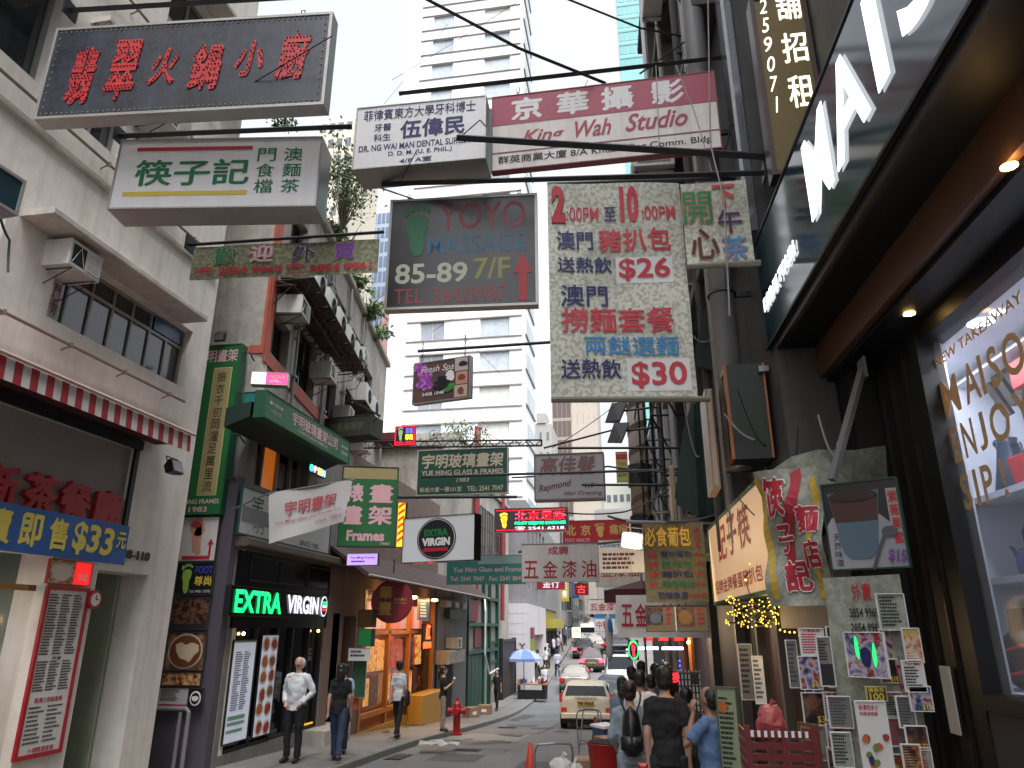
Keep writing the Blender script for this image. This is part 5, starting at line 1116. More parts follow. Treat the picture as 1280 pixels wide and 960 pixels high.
# torn banner, coffee poster and the wall of menus, paper tones lowered to stand for canopy shade
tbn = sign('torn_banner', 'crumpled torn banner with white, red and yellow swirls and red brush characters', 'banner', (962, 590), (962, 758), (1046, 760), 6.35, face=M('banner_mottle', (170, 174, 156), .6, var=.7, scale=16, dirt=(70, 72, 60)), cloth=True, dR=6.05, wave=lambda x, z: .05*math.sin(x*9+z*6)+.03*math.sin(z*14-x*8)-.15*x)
def swirl(S, pts, w_, m, y=-.012):
    mb = MB(); vs = []; n = len(pts)
    for i, (u, v) in enumerate(pts):
        a = Vector(pts[max(i-1, 0)]); b = Vector(pts[min(i+1, n-1)]); d = (b-a).normalized()
        for sgn in (-1, 1):
            uu, vv = u-sgn*d.y*w_, v+sgn*d.x*w_; x, z = -S.W/2+uu*S.W, S.H-vv*S.H
            vs.append((x, (S.wave(x, z) if S.wave else 0)+y, z))
    mb.add(vs, [(2*i, 2*i+1, 2*i+3, 2*i+2) for i in range(n-1)]); return mb.build('swirl', m, S.o)
sm = lambda f, n=16: [f(i/(n-1)) for i in range(n)]
swirl(tbn, sm(lambda t: (.02+.1*t+.03*math.sin(t*9), .05+.9*t)), .05, M('swirl_yellow', (200, 160, 40), .6, var=.2))
swirl(tbn, sm(lambda t: (.62-.22*t+.06*math.sin(t*7), .02+.75*t)), .08, M('swirl_red', (176, 26, 40), .6, var=.2)); swirl(tbn, sm(lambda t: (.9-.12*t+.05*math.sin(t*8), .1+.85*t)), .05, M('swirl_yellow', 0))
hl = (inkwhite, .035)
T(tbn, '筷', .1, .06, .48, .36, inkred, halo=hl, bold=.04, y=-.02); T(tbn, '子', .2, .42, .5, .62, inkred, halo=hl, bold=.04, y=-.02); T(tbn, '記', .3, .68, .68, .9, inkred, halo=hl, bold=.04, y=-.02); T(tbn, '麵', .62, .3, .95, .5, inkred, halo=hl, bold=.04, y=-.02); T(tbn, '店', .66, .55, .95, .75, inkred, halo=hl, bold=.04, y=-.02)
o = MB(); cr = random.Random(11)
o.add([(-.5, 0, 0), (-.3, -.1, .12), (-.05, .02, .2), (.2, -.08, .16), (.5, .05, .22), (.52, .2, -.05), (.2, .1, -.1), (-.2, -.05, -.12)], [(0, 7, 1), (1, 7, 2), (2, 7, 6), (2, 6, 3), (3, 6, 5), (3, 5, 4)])
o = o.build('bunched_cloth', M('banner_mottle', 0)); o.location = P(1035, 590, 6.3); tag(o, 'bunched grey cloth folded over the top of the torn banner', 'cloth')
cp = sign('drink_poster', 'framed picture of an iced tea glass with red characters and purple $15', 'poster', (1028, 606), (1040, 714), (1141, 718), 5.75, .06, M('photo_black', (30, 26, 28), .3, var=.3), greend, dR=5.5, fw=.012)
MB().prism([(-cp.W/2+cp.W*u, cp.H*v) for u, v in ((.02, .02), (.98, .02), (.98, .38), (.7, .62), (.1, .6), (.02, .5))], -.006, -.003).build('napkin', M('napkin', (150, 150, 156), .6, var=.1), cp.o)
MB().prism([(-cp.W/2+cp.W*u, cp.H*v) for u, v in ((.2, .2), (.28, .12), (.54, .12), (.64, .2), (.76, .88), (.08, .88))], -.012, -.007).build('glass', M('glass_print', (78, 104, 120), .4, var=.2), cp.o)
MB().prism([(-cp.W/2+cp.W*u, cp.H*v) for u, v in ((.15, .54), (.69, .54), (.735, .82), (.1, .82))], -.016, -.013).build('tea', M('tea_print', (74, 34, 26), .4), cp.o)
disc(cp, .418, .17, .318, .065, M('tea_top', (46, 24, 22), .2), 'tea_top', -.022)
disc(cp, .82, .6, .1, .06, M('spoon', (86, 90, 100), .3, .5), 'spoon', -.02); swirl(cp, [(.76, .62), (.68, .75), (.55, 1.0)], .02, M('spoon', 0), -.02)
bar(cp, .06, .56, .2, .98, inkwhite); T(cp, '天然味道', .08, .58, .18, .96, ink, col=True, y=-.008, bold=.005); bar(cp, .84, .12, .985, .76, M('strip_pale', (170, 160, 150), .6)); T(cp, '紫薇果蜜', .855, .14, .975, .75, inkred, col=True, y=-.008, bold=.02)
T(cp, '$15', .76, .8, .98, .95, inkpur, bold=.03, rot=R(-8), y=-.03)
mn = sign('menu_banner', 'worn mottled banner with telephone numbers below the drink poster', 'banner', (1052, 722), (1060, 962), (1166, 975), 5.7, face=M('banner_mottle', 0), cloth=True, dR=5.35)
T(mn, '外賣', .36, .04, .62, .13, inkred, y=-.012); T(mn, '2854 9969', .3, .17, .68, .22, ink, y=-.012); T(mn, '2854 9961', .3, .25, .68, .3, ink, y=-.012); T(mn, '2854 9971', .3, .33, .68, .37, ink, y=-.012)
T(mn, '口上', .8, .45, .92, .75, inkred, col=True, y=-.012)
def pin(label, tl, bl, br, d, m, fm=None, nm='paper_notice', dR=None, fw=.004): return sign(nm, label, 'notice', tl, bl, br, d, .008, m, fm or inkwhite, dR=dR or d, fw=fw)
S = pin('glossy photo poster of diners under plastic in the wall of menus', (1057, 790), (1062, 846), (1113, 850), 5.5, photo_mat('photo_mix', [(30, 60, 40), (110, 110, 150), (190, 180, 190), (150, 60, 50), (60, 60, 110)], 13, 4, .15), dR=5.3)
blob(S, .3, .35, .05, .25, lit('painted_reflect_green', (40, 220, 110), .6), 2); blob(S, .72, .5, .05, .25, lit('painted_reflect_green', 0, 0), 5); blob(S, .5, .55, .12, .25, navy, 3); T(S, '星', .75, .08, .92, .3, inkred, y=-.008)  # green reflections on the plastic painted as glowing blobs
S = pin('narrow black and white notice left of the glossy photo poster', (1022, 796), (1027, 858), (1046, 861), 5.6, M('paper_shaded', (126, 122, 116), .6, var=.4, scale=9)); bar(S, .1, .55, .9, .97, ink); lines(S, .1, .08, .9, .5, 7, ink, 3)  # paper colour darkened to stand for shade under the canopy
S = pin('gold numbered card in the wall of menus', (1083, 858), (1084, 876), (1110, 878), 5.4, M('card_brown', (70, 56, 30), .5), M('tan_edge', 0)); T(S, '100', .15, .45, .85, .95, inkyel); T(S, '優惠券', .1, .05, .9, .4, inkyel)
S = pin('white leaflet with red heading and dish pictures', (1074, 876), (1080, 962), (1120, 968), 5.35, M('paper_menu', 0)); T(S, '香濃西多士', .1, .06, .75, .14, inkred); T(S, '特價海南雞', .1, .16, .7, .22, inkred)
fr = random.Random(8)
for k in range(10): blob(S, fr.uniform(.15, .85), fr.uniform(.42, .95), .1, .06, [M('food_orange', 0), M('food_green', 0), navy, M('food_red', 0)][k % 4], k, y=-.005-.0012*k)
for i, (x, y, w_, h, d, m) in enumerate(((985, 800, 14, 60, 6.4, 'paper_shaded'), (1005, 830, 12, 50, 6.2, 'paper_menu'), (1035, 870, 30, 40, 5.6, 'paper_shaded'), (1040, 915, 26, 44, 5.55, 'banner_mottle'), (1122, 870, 22, 40, 5.3, 'paper_shaded'), (1128, 930, 24, 36, 5.25, 'photo_food'), (1000, 905, 18, 50, 6.0, 'paper_menu'), (925, 805, 18, 70, 8, 'paper_shaded'), (942, 820, 14, 60, 7.6, 'paper_menu'), (1098, 742, 36, 46, 5.35, 'banner_mottle'))):
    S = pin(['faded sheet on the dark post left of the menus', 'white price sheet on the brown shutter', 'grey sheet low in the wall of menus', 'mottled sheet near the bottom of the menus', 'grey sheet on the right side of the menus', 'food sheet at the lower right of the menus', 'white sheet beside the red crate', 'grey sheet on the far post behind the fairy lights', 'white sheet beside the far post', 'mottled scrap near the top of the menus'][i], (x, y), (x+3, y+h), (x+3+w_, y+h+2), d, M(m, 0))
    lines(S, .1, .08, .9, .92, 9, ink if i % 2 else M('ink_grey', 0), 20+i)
ib = sign('price_board', 'leaning pale green printed board with food pictures at the noodle shop door', 'board', (903, 858), (905, 990), (932, 990), 7.0, .03, M('board_green', (150, 160, 120), .6, var=.4, scale=8), M('board_edge', (90, 100, 80), .6), dR=6.9, fw=.01)
lines(ib, .1, .1, .9, .95, 18, ink, 31); blob(ib, .3, .2, .2, .06, M('food_orange', 0), 3, y=-.007)
S = sign('framed_notice', 'brown framed leaflet leaning next to the red crate', 'notice', (994, 902), (1006, 975), (1030, 978), 5.9, .02, M('paper_cream', (190, 176, 140), .6), M('frame_wood', (120, 84, 50), .5), dR=5.75, fw=.015); lines(S, .15, .1, .85, .9, 8, inkbr, 5)
# crate with bags
ct = thing('crate', 'dark red plastic crate with white bags against the noodle shop', 'crate', Matrix.Translation(P(975, 962, 5.9)-Vector((0, 0, .15))))
cm = M('crate_red', (120, 22, 24), .45, var=.2); m_ = MB()
for k in range(6): m_.box(-.24, .24, -.18, -.165, .02+k*.07, .065+k*.07); m_.box(-.24, -.225, -.164, .18, .02+k*.07, .065+k*.07); m_.box(.225, .24, -.164, .18, .02+k*.07, .065+k*.07)
for x in (-.24, 0, .2): m_.box(x, x+.04, -.19, -.181, 0, .45)
m_.build('slatted_side', cm, ct); MB().box(-.24, .24, -.16, .18, -.02, .015).build('bottom', cm, ct); m_ = MB()
for k in range(9): m_.box(-.2+k*.045, -.18+k*.045, -.197, -.192, .38, .42)
m_.build('white_clips', inkwhite, ct)
def plastic_bag(label, M4, s, m):
    r = random.Random(len(label)); mb = MB(); rings = []
    for j in range(7):
        t = j/6; rad = math.sin(math.pi*min(1, .18+t*.72))**.6; z = t*1.1
        rings.append([(rad*.5*math.cos(a)*(1+r.uniform(-.18, .18)), rad*.45*math.sin(a)*(1+r.uniform(-.18, .18)), z+r.uniform(-.07, .07)) for a in [k*math.pi/6 for k in range(12)]])
    mb.loft(rings)
    mb.tube([(0, 0, .95), (.05, .03, 1.15), (.16, 0, 1.3)], [.12, .05, .11], 7)
    o = mb.build('plastic_bag', m, smooth=False); o.matrix_world = M4 @ Matrix.Scale(s, 4); return tag(o, label, 'plastic bag')
bagm = M('bag_white', (196, 194, 190), .35, var=.15); bagr = M('bag_redish', (190, 80, 80), .4, var=.3)
plastic_bag('pinkish plastic bag in the dark red crate', Matrix.Translation(P(966, 925, 5.9)), .2, bagr)
plastic_bag('small white plastic bag on top of the pinkish bag', Matrix.Translation(P(957, 905, 5.95)), .1, bagm)
# fairy lights
fl_ = thing('fairy_lights', 'cluster of small yellow fairy lights below the cream lightbox', 'fairy lights', P(940, 765, 7.4))
c0 = P(940, 765, 7.4); rr = random.Random(4); mb = MB(); wr = MB(); prev = None
for k in range(135):
    x = 907+rr.random()*68; y = 747+rr.random()*38+((x-940)/40)**2*-6; d = 7.4+rr.uniform(-.5, .3)
    q = P(x, y, d)-c0; mb.ball(q, .0062, 5, 3)
    if prev is not None and k % 2: wr.tube([prev, q], .003, 3)
    prev = q
for k in range(9): mb.ball(P(975+k*6, 786+k*2+rr.uniform(-2, 2), 6.5)-c0, .008, 5, 3)
for x, y in ((946, 648), (939, 655), (947, 673), (945, 690), (938, 705), (955, 727), (932, 725), (953, 640), (963, 626)): mb.ball(P(x, y, 7.5)-c0, .012, 5, 3)
mb.build('bulbs', lit('fairy', (255, 200, 60), 2.0), fl_); wr.build('wire', black, fl_)
cable('dark flex of the fairy lights hanging over the cream lightbox', [P(953, 640, 7.5), P(947, 675, 7.5), P(944, 700, 7.5), P(931, 722, 7.6), P(938, 745, 7.4), P(955, 735, 7.3), P(972, 752, 7.0)], .006, .01)
# white blank board under canopy
S = sign('blank_board', 'blank pale board tilted under the canopy beside the fairy lights', 'board', (975, 752), (976, 786), (1040, 790), 7.2, .03, M('board_pale', (150, 140, 140), .6), black, dR=6.6, fw=.005)
# bulbs of the fruit stall, lit stall, red neon etc.
stl = thing('lit_stall', 'small market stall with hanging bulbs and blue tube lights far down on the right', 'stall', Matrix.Translation((.45, 16, gz(16)+.13)))
m_ = MB(); m_.tube([(.55, 0, 0), (.55, 0, 3)], .06, 6); m_.tube([(.55, 2.4, 0), (.55, 2.4, 3)], .04, 6); m_.tube([(-.5, 2.4, 3), (.55, 2.4, 3)], .04, 6); m_.tube([(.55, 0, 3), (.55, 2.4, 3)], .04, 6); m_.build('post', M('post_amber', (180, 100, 40), .5), stl)
MB().box(-.55, .6, .4, 2.6, 2.62, 2.66).build('roof', M('stall_roof', (96, 30, 34), .7), stl)
m_ = MB(); m_.box(-.55, -.08, 1.0, 1.03, 1.92, 1.97); m_.box(.0, .45, 1.0, 1.03, 1.92, 1.97); m_.build('tube_lamp', lit('tube_violet', (200, 200, 255), 8), stl)
for k in range(3): MB().bbox(-.4+k*.33, -.18+k*.33, .9, .98, 2.1, 2.5, .02).build('red_lantern_board', lit('lantern_red', (190, 34, 30), .5), stl)
m_ = MB()
for k in range(10): m_.ball((.05+.06*k-(k % 3)*.08, -.1, 2.55+.05*math.sin(k*2)), .035, 6, 4)
for k in range(3): m_.ball((.5, -.1, 2.35-k*.13), .03, 6, 4)
m_.build('bulb', lit('bulb_warm', (255, 215, 150), 14), stl)
pl_ = bpy.data.lights.new('bulb_light', 'POINT'); pl_.energy = 40; pl_.color = (1, .75, .45); pl_.shadow_soft_size = .25; lo = bpy.data.objects.new('bulb_light', pl_); link(lo, stl); lo.location = (.1, -.4, 2.5)
m_ = MB()
for k in range(12): m_.ball((.0, .9, .6+k*.1), .018, 4, 3); m_.ball((.35, .9, .6+k*.1), .018, 4, 3)
m_.build('blue_bulbs', lit('bulb_blue', (60, 70, 255), 3), stl)
S = sign('neon_sign', 'green and red neon foot sign at the lit stall', 'sign', (786, 800), (786, 825), (799, 825), 15.6, .04, black, black, dR=15.6, fw=.005); foot(S, .5, .5, .3, .42, lit('neon_red', 0, 0)); swirl(S, sm(lambda t: (.5+.45*math.cos(t*6.28), .5+.46*math.sin(t*6.28)), 24), .05, lit('neon_green', 0, 0), -.01)
S = sign('neon_sign', 'red neon character low on the lit stall', 'sign', (840, 838), (840, 855), (851, 855), 14.5, .04, black, black, dR=14.5, fw=.003); T(S, '按', .1, .1, .9, .9, lit('neon_red', 0, 0), bold=.03, y=-.008)
S = sign('check_cloth', 'black and white checked cloth hanging beside the queue', 'cloth', (854, 838), (852, 905), (880, 905), 12, face=inkwhite, cloth=True, dR=12)
for k in range(6): bar(S, .06+k*.16, 0, .13+k*.16, 1, ink, y=-.006)
for k in range(8): bar(S, 0, .04+k*.12, 1, .07+k*.12, M('check_grey', (90, 90, 94), .8, var=0), y=-.008)
# dark red parasol edge over the hardware banner
o = thing('red_parasol', 'dark red market parasol behind the white hardware banner', 'parasol', P(803, 745, 14))
mb = MB(); 
for k in range(8):
    a0, a1 = k*math.pi/4, (k+1)*math.pi/4
    mb.add([(0, 0, .28), (.7*math.cos(a0), .7*math.sin(a0), .1), (.7*math.cos(a1), .7*math.sin(a1), .1), (.7*math.cos(a0), .7*math.sin(a0), -.12), (.7*math.cos(a1), .7*math.sin(a1), -.12)], [(0, 1, 2), (1, 3, 4, 2)])
mb.build('canopy', M('parasol_red', (84, 18, 24), .7), o); MB().tube([(0, 0, .4), (0, 0, -3)], .025, 6).build('pole', alu, o)
# ------------------------------------------------------------------ signs hung over the street
rim = M('rim_pale', (176, 172, 164), .4, .5, var=.3, streak=.3)
s1 = sign('bulb_sign', 'big black sign with red bulb-studded characters, nearest at the upper left', 'sign', (75, 38), (42, 150), (405, 131), 5.0, .16, M('panel_black', (34, 34, 40), .25, var=.3, streak=.25, dirt=(90, 100, 120), spec=.8), rim, fw=.03, hang=.13)
for ch, u0, v0, u1, v1 in (('翡', .09, .24, .185, .86), ('翠', .225, .18, .335, .84), ('火', .375, .3, .475, .7), ('鍋', .52, .28, .63, .78), ('小', .675, .27, .775, .66), ('廚', .82, .2, .935, .72)):
    T(s1, ch, u0, v0, u1, v1, M('bulb_red', (206, 40, 44), .4, var=0), bold=.03, shear=.15, y=-.01)
    W, H = s1.W, s1.H; dots(s1.o, ch, -W/2+u0*W, H-v1*H, -W/2+u1*W, H-v0*H, M('bulb_dark', (70, 10, 18), .3), .008, .034, -.014, .03, shear=.15)
mb = MB(); W, H = s1.W, s1.H
n = 52
for k in range(n+1):
    x = -W/2+.07+(W-.14)*k/n
    for z in (.06, H-.06): mb.ball((x, -.01, z), .0085, 5, 3)
for k in range(1, 12):
    z = .06+(H-.12)*k/12
    for x in (-W/2+.07, W/2-.07): mb.ball((x, -.01, z), .0085, 5, 3)
mb.build('bulb_row', M('bulb_off', (170, 160, 150), .3), s1.o)
s2 = sign('lightbox_sign', 'white lightbox with green brush characters between a red and a yellow line', 'sign', (157, 177), (134, 262), (395, 258), 5.6, .34, M('box_white', (236, 234, 236), .35, var=.08, streak=.22, dirt=(170, 160, 145)), rim, fw=.015)
T(s2, '筷子記', .1, .3, .66, .68, inkgreen, bold=.02); bar(s2, .09, .12, .66, .17, inkred); bar(s2, .06, .76, .66, .82, inkyel)
T(s2, '澳麵茶', .82, .14, .91, .82, inkgreen, col=True, bold=.01); T(s2, '門食檔', .69, .14, .78, .82, inkgreen, col=True, bold=.01)
s3 = sign('banner', 'mottled green banner with coloured characters and two red phone numbers at the left', 'banner', (238, 308), (236, 350), (472, 341), 6.6, face=pattern_mat('banner_green_mottle', (150, 150, 120), (110, 112, 84), 26, thr=(.4, .6)), cloth=True, wave=lambda x, z: .01*math.sin(x*5))
for ch, u0, m in (('歡', .12, inkgreen), ('迎', .32, inkpink), ('外', .54, navy), ('賣', .76, inkpur)): T(s3, ch, u0, .06, u0+.12, .56, m, halo=(M('halo_pale', (190, 160, 150), .6, var=0), .03), y=-.012)
T(s3, '☎ 2854 9969 ☎ 2854 9961', .03, .64, .97, .94, inkred, bold=.04, y=-.012)
s4 = sign('lightbox_sign', 'white dental surgeon lightbox with dark blue Chinese and English lettering', 'sign', (443, 135), (440, 213), (607, 198), 7.0, .42, M('box_white_b', (232, 230, 230), .35, var=.12, streak=.3, dirt=(160, 148, 130)), rim, fw=.012, hang=.12)
T(s4, '菲律賓東方大學牙科博士', .06, .06, .92, .24, navy, bold=.01); T(s4, '牙醫', .15, .3, .28, .42, navy); T(s4, '科生', .15, .46, .28, .58, navy); T(s4, '伍偉民', .35, .28, .84, .58, navy, bold=.03)
T(s4, 'DR. NG WAI MAN DENTAL SURGEON', .04, .63, .94, .73, navy, bold=.02); T(s4, 'D. D. M. (U. E. PHIL.)', .27, .76, .75, .85, navy, bold=.02); T(s4, '4/F A室', .36, .88, .6, .96, navy, bold=.02)
s5 = sign('studio_sign', 'long pink and white photo studio sign with slanted red script', 'sign', (608, 122), (614, 215), (903, 185), 7.25, .1, M('panel_white_stained', (230, 222, 216), .4, var=.2, streak=.5, dirt=(160, 132, 96)), M('rim_maroon', (150, 70, 84), .5), fw=.012, hang=.15)
bar(s5, .003, .01, .997, .4, M('band_pink', (176, 44, 72), .45, var=.12, streak=.1)); 
for ch, u in zip('京華攝影', (.09, .3, .5, .72)): T(s5, ch, u, .05, u+.145, .36, inkwhite, bold=.035, y=-.006)
T(s5, 'King', .14, .5, .33, .72, M('script_red', (170, 40, 66), .5, var=0), shear=.35, bold=.02); T(s5, 'Wah', .38, .46, .54, .68, M('script_red', 0), shear=.35, bold=.02); T(s5, 'Studio', .6, .44, .87, .67, M('script_red', 0), shear=.35, bold=.02)
bar(s5, .003, .76, .997, .775, M('line_violet', (130, 60, 110), .5)); T(s5, '群英商業大廈 8/A Khuan Ying Comm. Bldg', .03, .81, .96, .93, ink, bold=.012)
s6 = sign('massage_sign', 'dark grey massage sign with faint green foot, red arrow and telephone number', 'sign', (484, 250), (480, 388), (673, 381), 7.4, .12, M('panel_charcoal', (44, 46, 48), .3, var=.25, streak=.15, dirt=(96, 92, 90)), rim, fw=.03, hang=.1)
dr = M('dull_red', (156, 48, 54), .5, var=.1); dg = M('dull_green', (24, 110, 62), .5, var=.1)
foot(s6, .19, .3, .13, .24, dg); 
T(s6, 'YOYO', .34, .06, .92, .3, dr, bold=.0); T(s6, 'MASSAGE', .27, .36, .92, .52, M('dull_blue', (40, 104, 140), .5, var=0), bold=.005); T(s6, '85-89', .06, .6, .54, .78, M('cream_letter', (186, 184, 160), .5, var=0), bold=.02); T(s6, '7/F', .58, .57, .82, .76, M('olive_letter', (150, 148, 60), .5, var=0), bold=.015); T(s6, 'TEL: 56429487', .06, .82, .8, .95, dr, bold=.0)
bar(s6, .875, .72, .93, .96, M('arrow_red', (186, 34, 38), .5, var=0), 'arrow'); W, H = s6.W, s6.H
MB().prism([(W*.34, H*.28), (W*.465, H*.28), (W*.402, H*.46)], -.006, -.002).build('arrow_head', M('arrow_red', 0), s6.o)
bm = pattern_mat('banner_price', (200, 200, 186), (160, 162, 146), 26, thr=(.46, .58))
s7 = sign('price_banner', 'large mottled price banner with red, navy and blue handwritten style menu, $26 and $30', 'banner', (687, 230), (689, 498), (872, 497), 6.5, face=bm, cloth=True)
hn = (inkwhite, .022)
T(s7, '2', .03, .02, .13, .2, inkred, bold=.05, halo=(ink, .02), y=-.012); T(s7, ':00PM', .14, .12, .38, .19, inkred, bold=.012, halo=hn, y=-.012); T(s7, '至', .42, .12, .51, .19, navy, y=-.012); T(s7, '10', .54, .02, .68, .2, inkred, bold=.05, y=-.014); T(s7, ':00PM', .7, .12, .95, .19, inkred, bold=.012, y=-.012)
T(s7, '澳門', .06, .24, .33, .335, navy, bold=.02, y=-.012); T(s7, '豬扒包', .37, .23, .9, .345, inkred, bold=.02, y=-.012)
T(s7, '送熱飲', .06, .37, .46, .445, navy, bold=.015, y=-.012); bar(s7, .49, .37, .9, .49, M('patch_white', (206, 206, 204), .5, var=.05), 'price_patch', y=-.004); T(s7, '$26', .51, .375, .88, .48, inkred, bold=.02, y=-.014)
T(s7, '澳門', .08, .5, .42, .6, navy, bold=.015, y=-.012); T(s7, '撈麵套餐', .08, .605, .88, .72, inkred, bold=.015, y=-.012)
T(s7, '兩餸選麵', .24, .735, .9, .82, inkblue, bold=.012, y=-.012); T(s7, '送熱飲', .07, .835, .49, .92, navy, bold=.015, y=-.012)
bar(s7, .53, .83, .965, .97, M('patch_white', 0), 'price_patch', y=-.004); T(s7, '$30', .56, .845, .94, .96, inkred, bold=.02, y=-.014)
MB().tube([(-s7.W/2, .02, s7.H+.01), (s7.W/2+.6, .02, s7.H+.06)], .022, 6).build('top_rod', black, s7.o); MB().tube([(-s7.W/2, .01, -.01), (s7.W/2+.12, .01, -.01)], .03, 7).build('bottom_roll', M('roll_grey', (120, 118, 104), .7, var=.3), s7.o)
s7b = sign('side_banner', 'smaller joined banner with green, brown and blue outlined characters right of the price banner', 'banner', (852, 230), (859, 332), (944, 327), 6.47, face=bm, cloth=True)
hg = (M('halo_orange', (196, 120, 80), .6, var=0), .025)
for ch, u0, v0, u1, v1, m in (('開', .0, .12, .45, .52, inkgreen), ('心', .08, .58, .5, .95, M('ink_dark_brown', (60, 30, 30), .6, var=0)), ('下', .48, .05, .82, .33, inkred), ('午', .52, .36, .88, .64, navy), ('茶', .55, .68, .92, .97, inkblue)): T(s7b, ch, u0, v0, u1, v1, m, halo=hg, bold=.015, y=-.012)
MB().tube([(-s7b.W/2, .01, -.01), (s7b.W/2+.05, .01, -.01)], .03, 7).build('bottom_roll', M('roll_grey', 0), s7b.o)
s8 = sign('spa_sign', 'spa lightbox with purple orchids and black stones picture', 'sign', (518, 455), (515, 506), (587, 503), 13.5, .14, M('spa_brown', (104, 74, 66), .4, var=.5, scale=2.5, dirt=(50, 30, 50)), rim, dR=13.2, fw=.02, hang=.5)
fr = random.Random(2)
for k in range(16): 
    u, v = .02+fr.random()*.28, .06+fr.random()*.55
    for q in range(5): a = q*1.257+k; blob(s8, max(.03, u+.035*math.cos(a)), v+.05*math.sin(a), .035, .05, [M('orchid', (176, 60, 190), .5), M('orchid_pale', (206, 120, 214), .5)][q % 2], k+q, 'orchid', -.004-.0004*k)
T(s8, 'Fresh Spa', .14, .12, .72, .32, inkwhite, shear=.3, bold=0, y=-.012)
for v, r_ in ((.45, .08), (.55, .13), (.66, .15), (.77, .17)): blob(s8, .52, v, r_, .05, M('stone', (34, 36, 44), .3), 3, 'stone', -.012)
blob(s8, .66, .42, .07, .14, inkwhite, 1, 'candle', -.011); bar(s8, .74, .03, .96, .34, M('spa_photo_pale', (190, 176, 176), .5), y=-.011); blob(s8, .88, .18, .07, .07, ink, 4, y=-.016); bar(s8, .76, .36, .96, .66, M('skin_print', 0), y=-.011); bar(s8, .74, .68, .96, .96, M('skin_pale', (206, 170, 150), .5), y=-.011); blob(s8, .86, .5, .06, .08, inkbr, 4, y=-.016); blob(s8, .85, .82, .06, .08, inkbr, 6, y=-.016)
for u, v in ((.66, .72), (.7, .66), (.6, .76)): blob(s8, u, v, .07, .04, M('leaf_print', (60, 150, 60), .5), 2, y=-.014)
T(s8, '5408 1848', .18, .76, .56, .84, inkwhite, bold=.01, y=-.016)
s9 = sign('led_sign', 'small square LED sign with a footprint and red border', 'sign', (493, 533), (493, 557), (518, 557), 15, .08, M('led_black', (24, 20, 34), .4, var=0), black, dR=15, fw=.003)
for q in ((0, 0, 1, .05), (0, .95, 1, 1), (0, .05, .05, .95), (.95, .05, 1, .95)): bar(s9, *q, lit('led_red', (255, 20, 50), .85), y=-.005)
foot(s9, .28, .42, .18, .36, M('led_sage', (130, 160, 120), .5, emis=.4, var=0)); T(s9, '足底', .52, .1, .9, .4, lit('led_blue', (70, 70, 255), 2), y=-.008, bold=.03); T(s9, '尊尚', .52, .44, .9, .74, lit('led_yellow', (255, 210, 40), 1.6), y=-.008, bold=.03); T(s9, '9451 5070', .1, .8, .9, .93, lit('led_red', 0, 0), y=-.008, bold=.03)
s10 = sign('frame_shop_sign', 'dark green sign with cream brush characters and a white border over the street centre', 'sign', (523, 563), (520, 620), (635, 618), 15, .12, M('panel_green', (18, 84, 66), .4, var=.2, streak=.1), M('rim_cream', (196, 196, 180), .5), dR=15, fw=.02)
cr_ = M('cream_letter_b', (206, 190, 160), .5, var=0)
T(s10, '宇明玻璃畫架', .05, .1, .95, .42, cr_, bold=.03, shear=.1); T(s10, 'YUE MING GLASS & FRAMES', .05, .46, .95, .57, cr_, bold=.02); T(s10, '1983', .44, .64, .58, .73, cr_, shear=.2); T(s10, '新威大廈一樓101室', .04, .82, .5, .93, cr_); T(s10, 'TEL: 2541 7047', .56, .82, .95, .93, cr_, bold=.02)
s11 = sign('hair_salon_sign', 'weathered grey sign with faded brown characters and handwritten style English', 'sign', (668, 568), (668, 626), (757, 624), 13, .25, M('panel_grey_aged', (172, 170, 174), .5, var=.25, streak=.3), M('rim_brown_grey', (120, 108, 106), .6), dR=13, fw=.025)
fb_ = M('faded_brown', (140, 96, 96), .6, var=.25, scale=12); T(s11, '高佳髮', .08, .06, .88, .48, fb_, bold=.03, shear=.15); T(s11, 'Raymond', .06, .62, .54, .8, M('brown_red', (110, 50, 52), .6, var=0), shear=.3, rot=R(10), bold=.02); T(s11, 'Hair Dressing', .42, .82, .96, .93, M('brown_red', 0), shear=.3, bold=.01); T(s11, '1/F', .72, .66, .86, .76, ink)
s12 = sign('led_sign', 'wide LED foot massage sign glowing red and green over the street', 'sign', (619, 636), (618, 666), (711, 666), 17, .14, M('led_panel', (90, 80, 82), .5, var=.1), alu, dR=17, fw=.01)
W, H = s12.W, s12.H
T(s12, '北京足療', .28, .14, .96, .52, lit('led_red', 0, 0), bold=.02, y=-.008); dots(s12.o, '北京足療', -W/2+.28*W, H*.48, -W/2+.96*W, H*.86, lit('led_pink', (255, 110, 130), 1.2), .012, .05, -.014, .03)
T(s12, 'FOOT BEIJING MASSAGE', .28, .57, .96, .72, lit('led_green', (20, 255, 140), 1.5), bold=.05, y=-.008); T(s12, '☎ 2541 6218', .28, .76, .94, .93, lit('led_whiteish', (235, 235, 255), .8), bold=.01, y=-.008)
foot(s12, .13, .5, .07, .32, lit('led_yellow', 0, 0)); foot(s12, .13, .53, .045, .22, lit('led_red', 0, 0), 'foot_core')
mb = MB()
for k in range(36): mb.box(-W/2+.05+k*(W-.1)/36, -W/2+.075+k*(W-.1)/36, -.012, -.002, .04, .065); mb.box(-W/2+.05+k*(W-.1)/36, -W/2+.075+k*(W-.1)/36, -.012, -.002, H-.065, H-.04)
mb.build('led_border', lit('led_red', 0, 0), s12.o)
s13 = sign('red_sign', 'red sign with gold characters and a gold footprint, partly behind the LED sign', 'sign', (705, 651), (704, 679), (788, 679), 18.5, .1, M('panel_red', (186, 20, 34), .45, var=.15), None, dR=18.5, fw=.01)
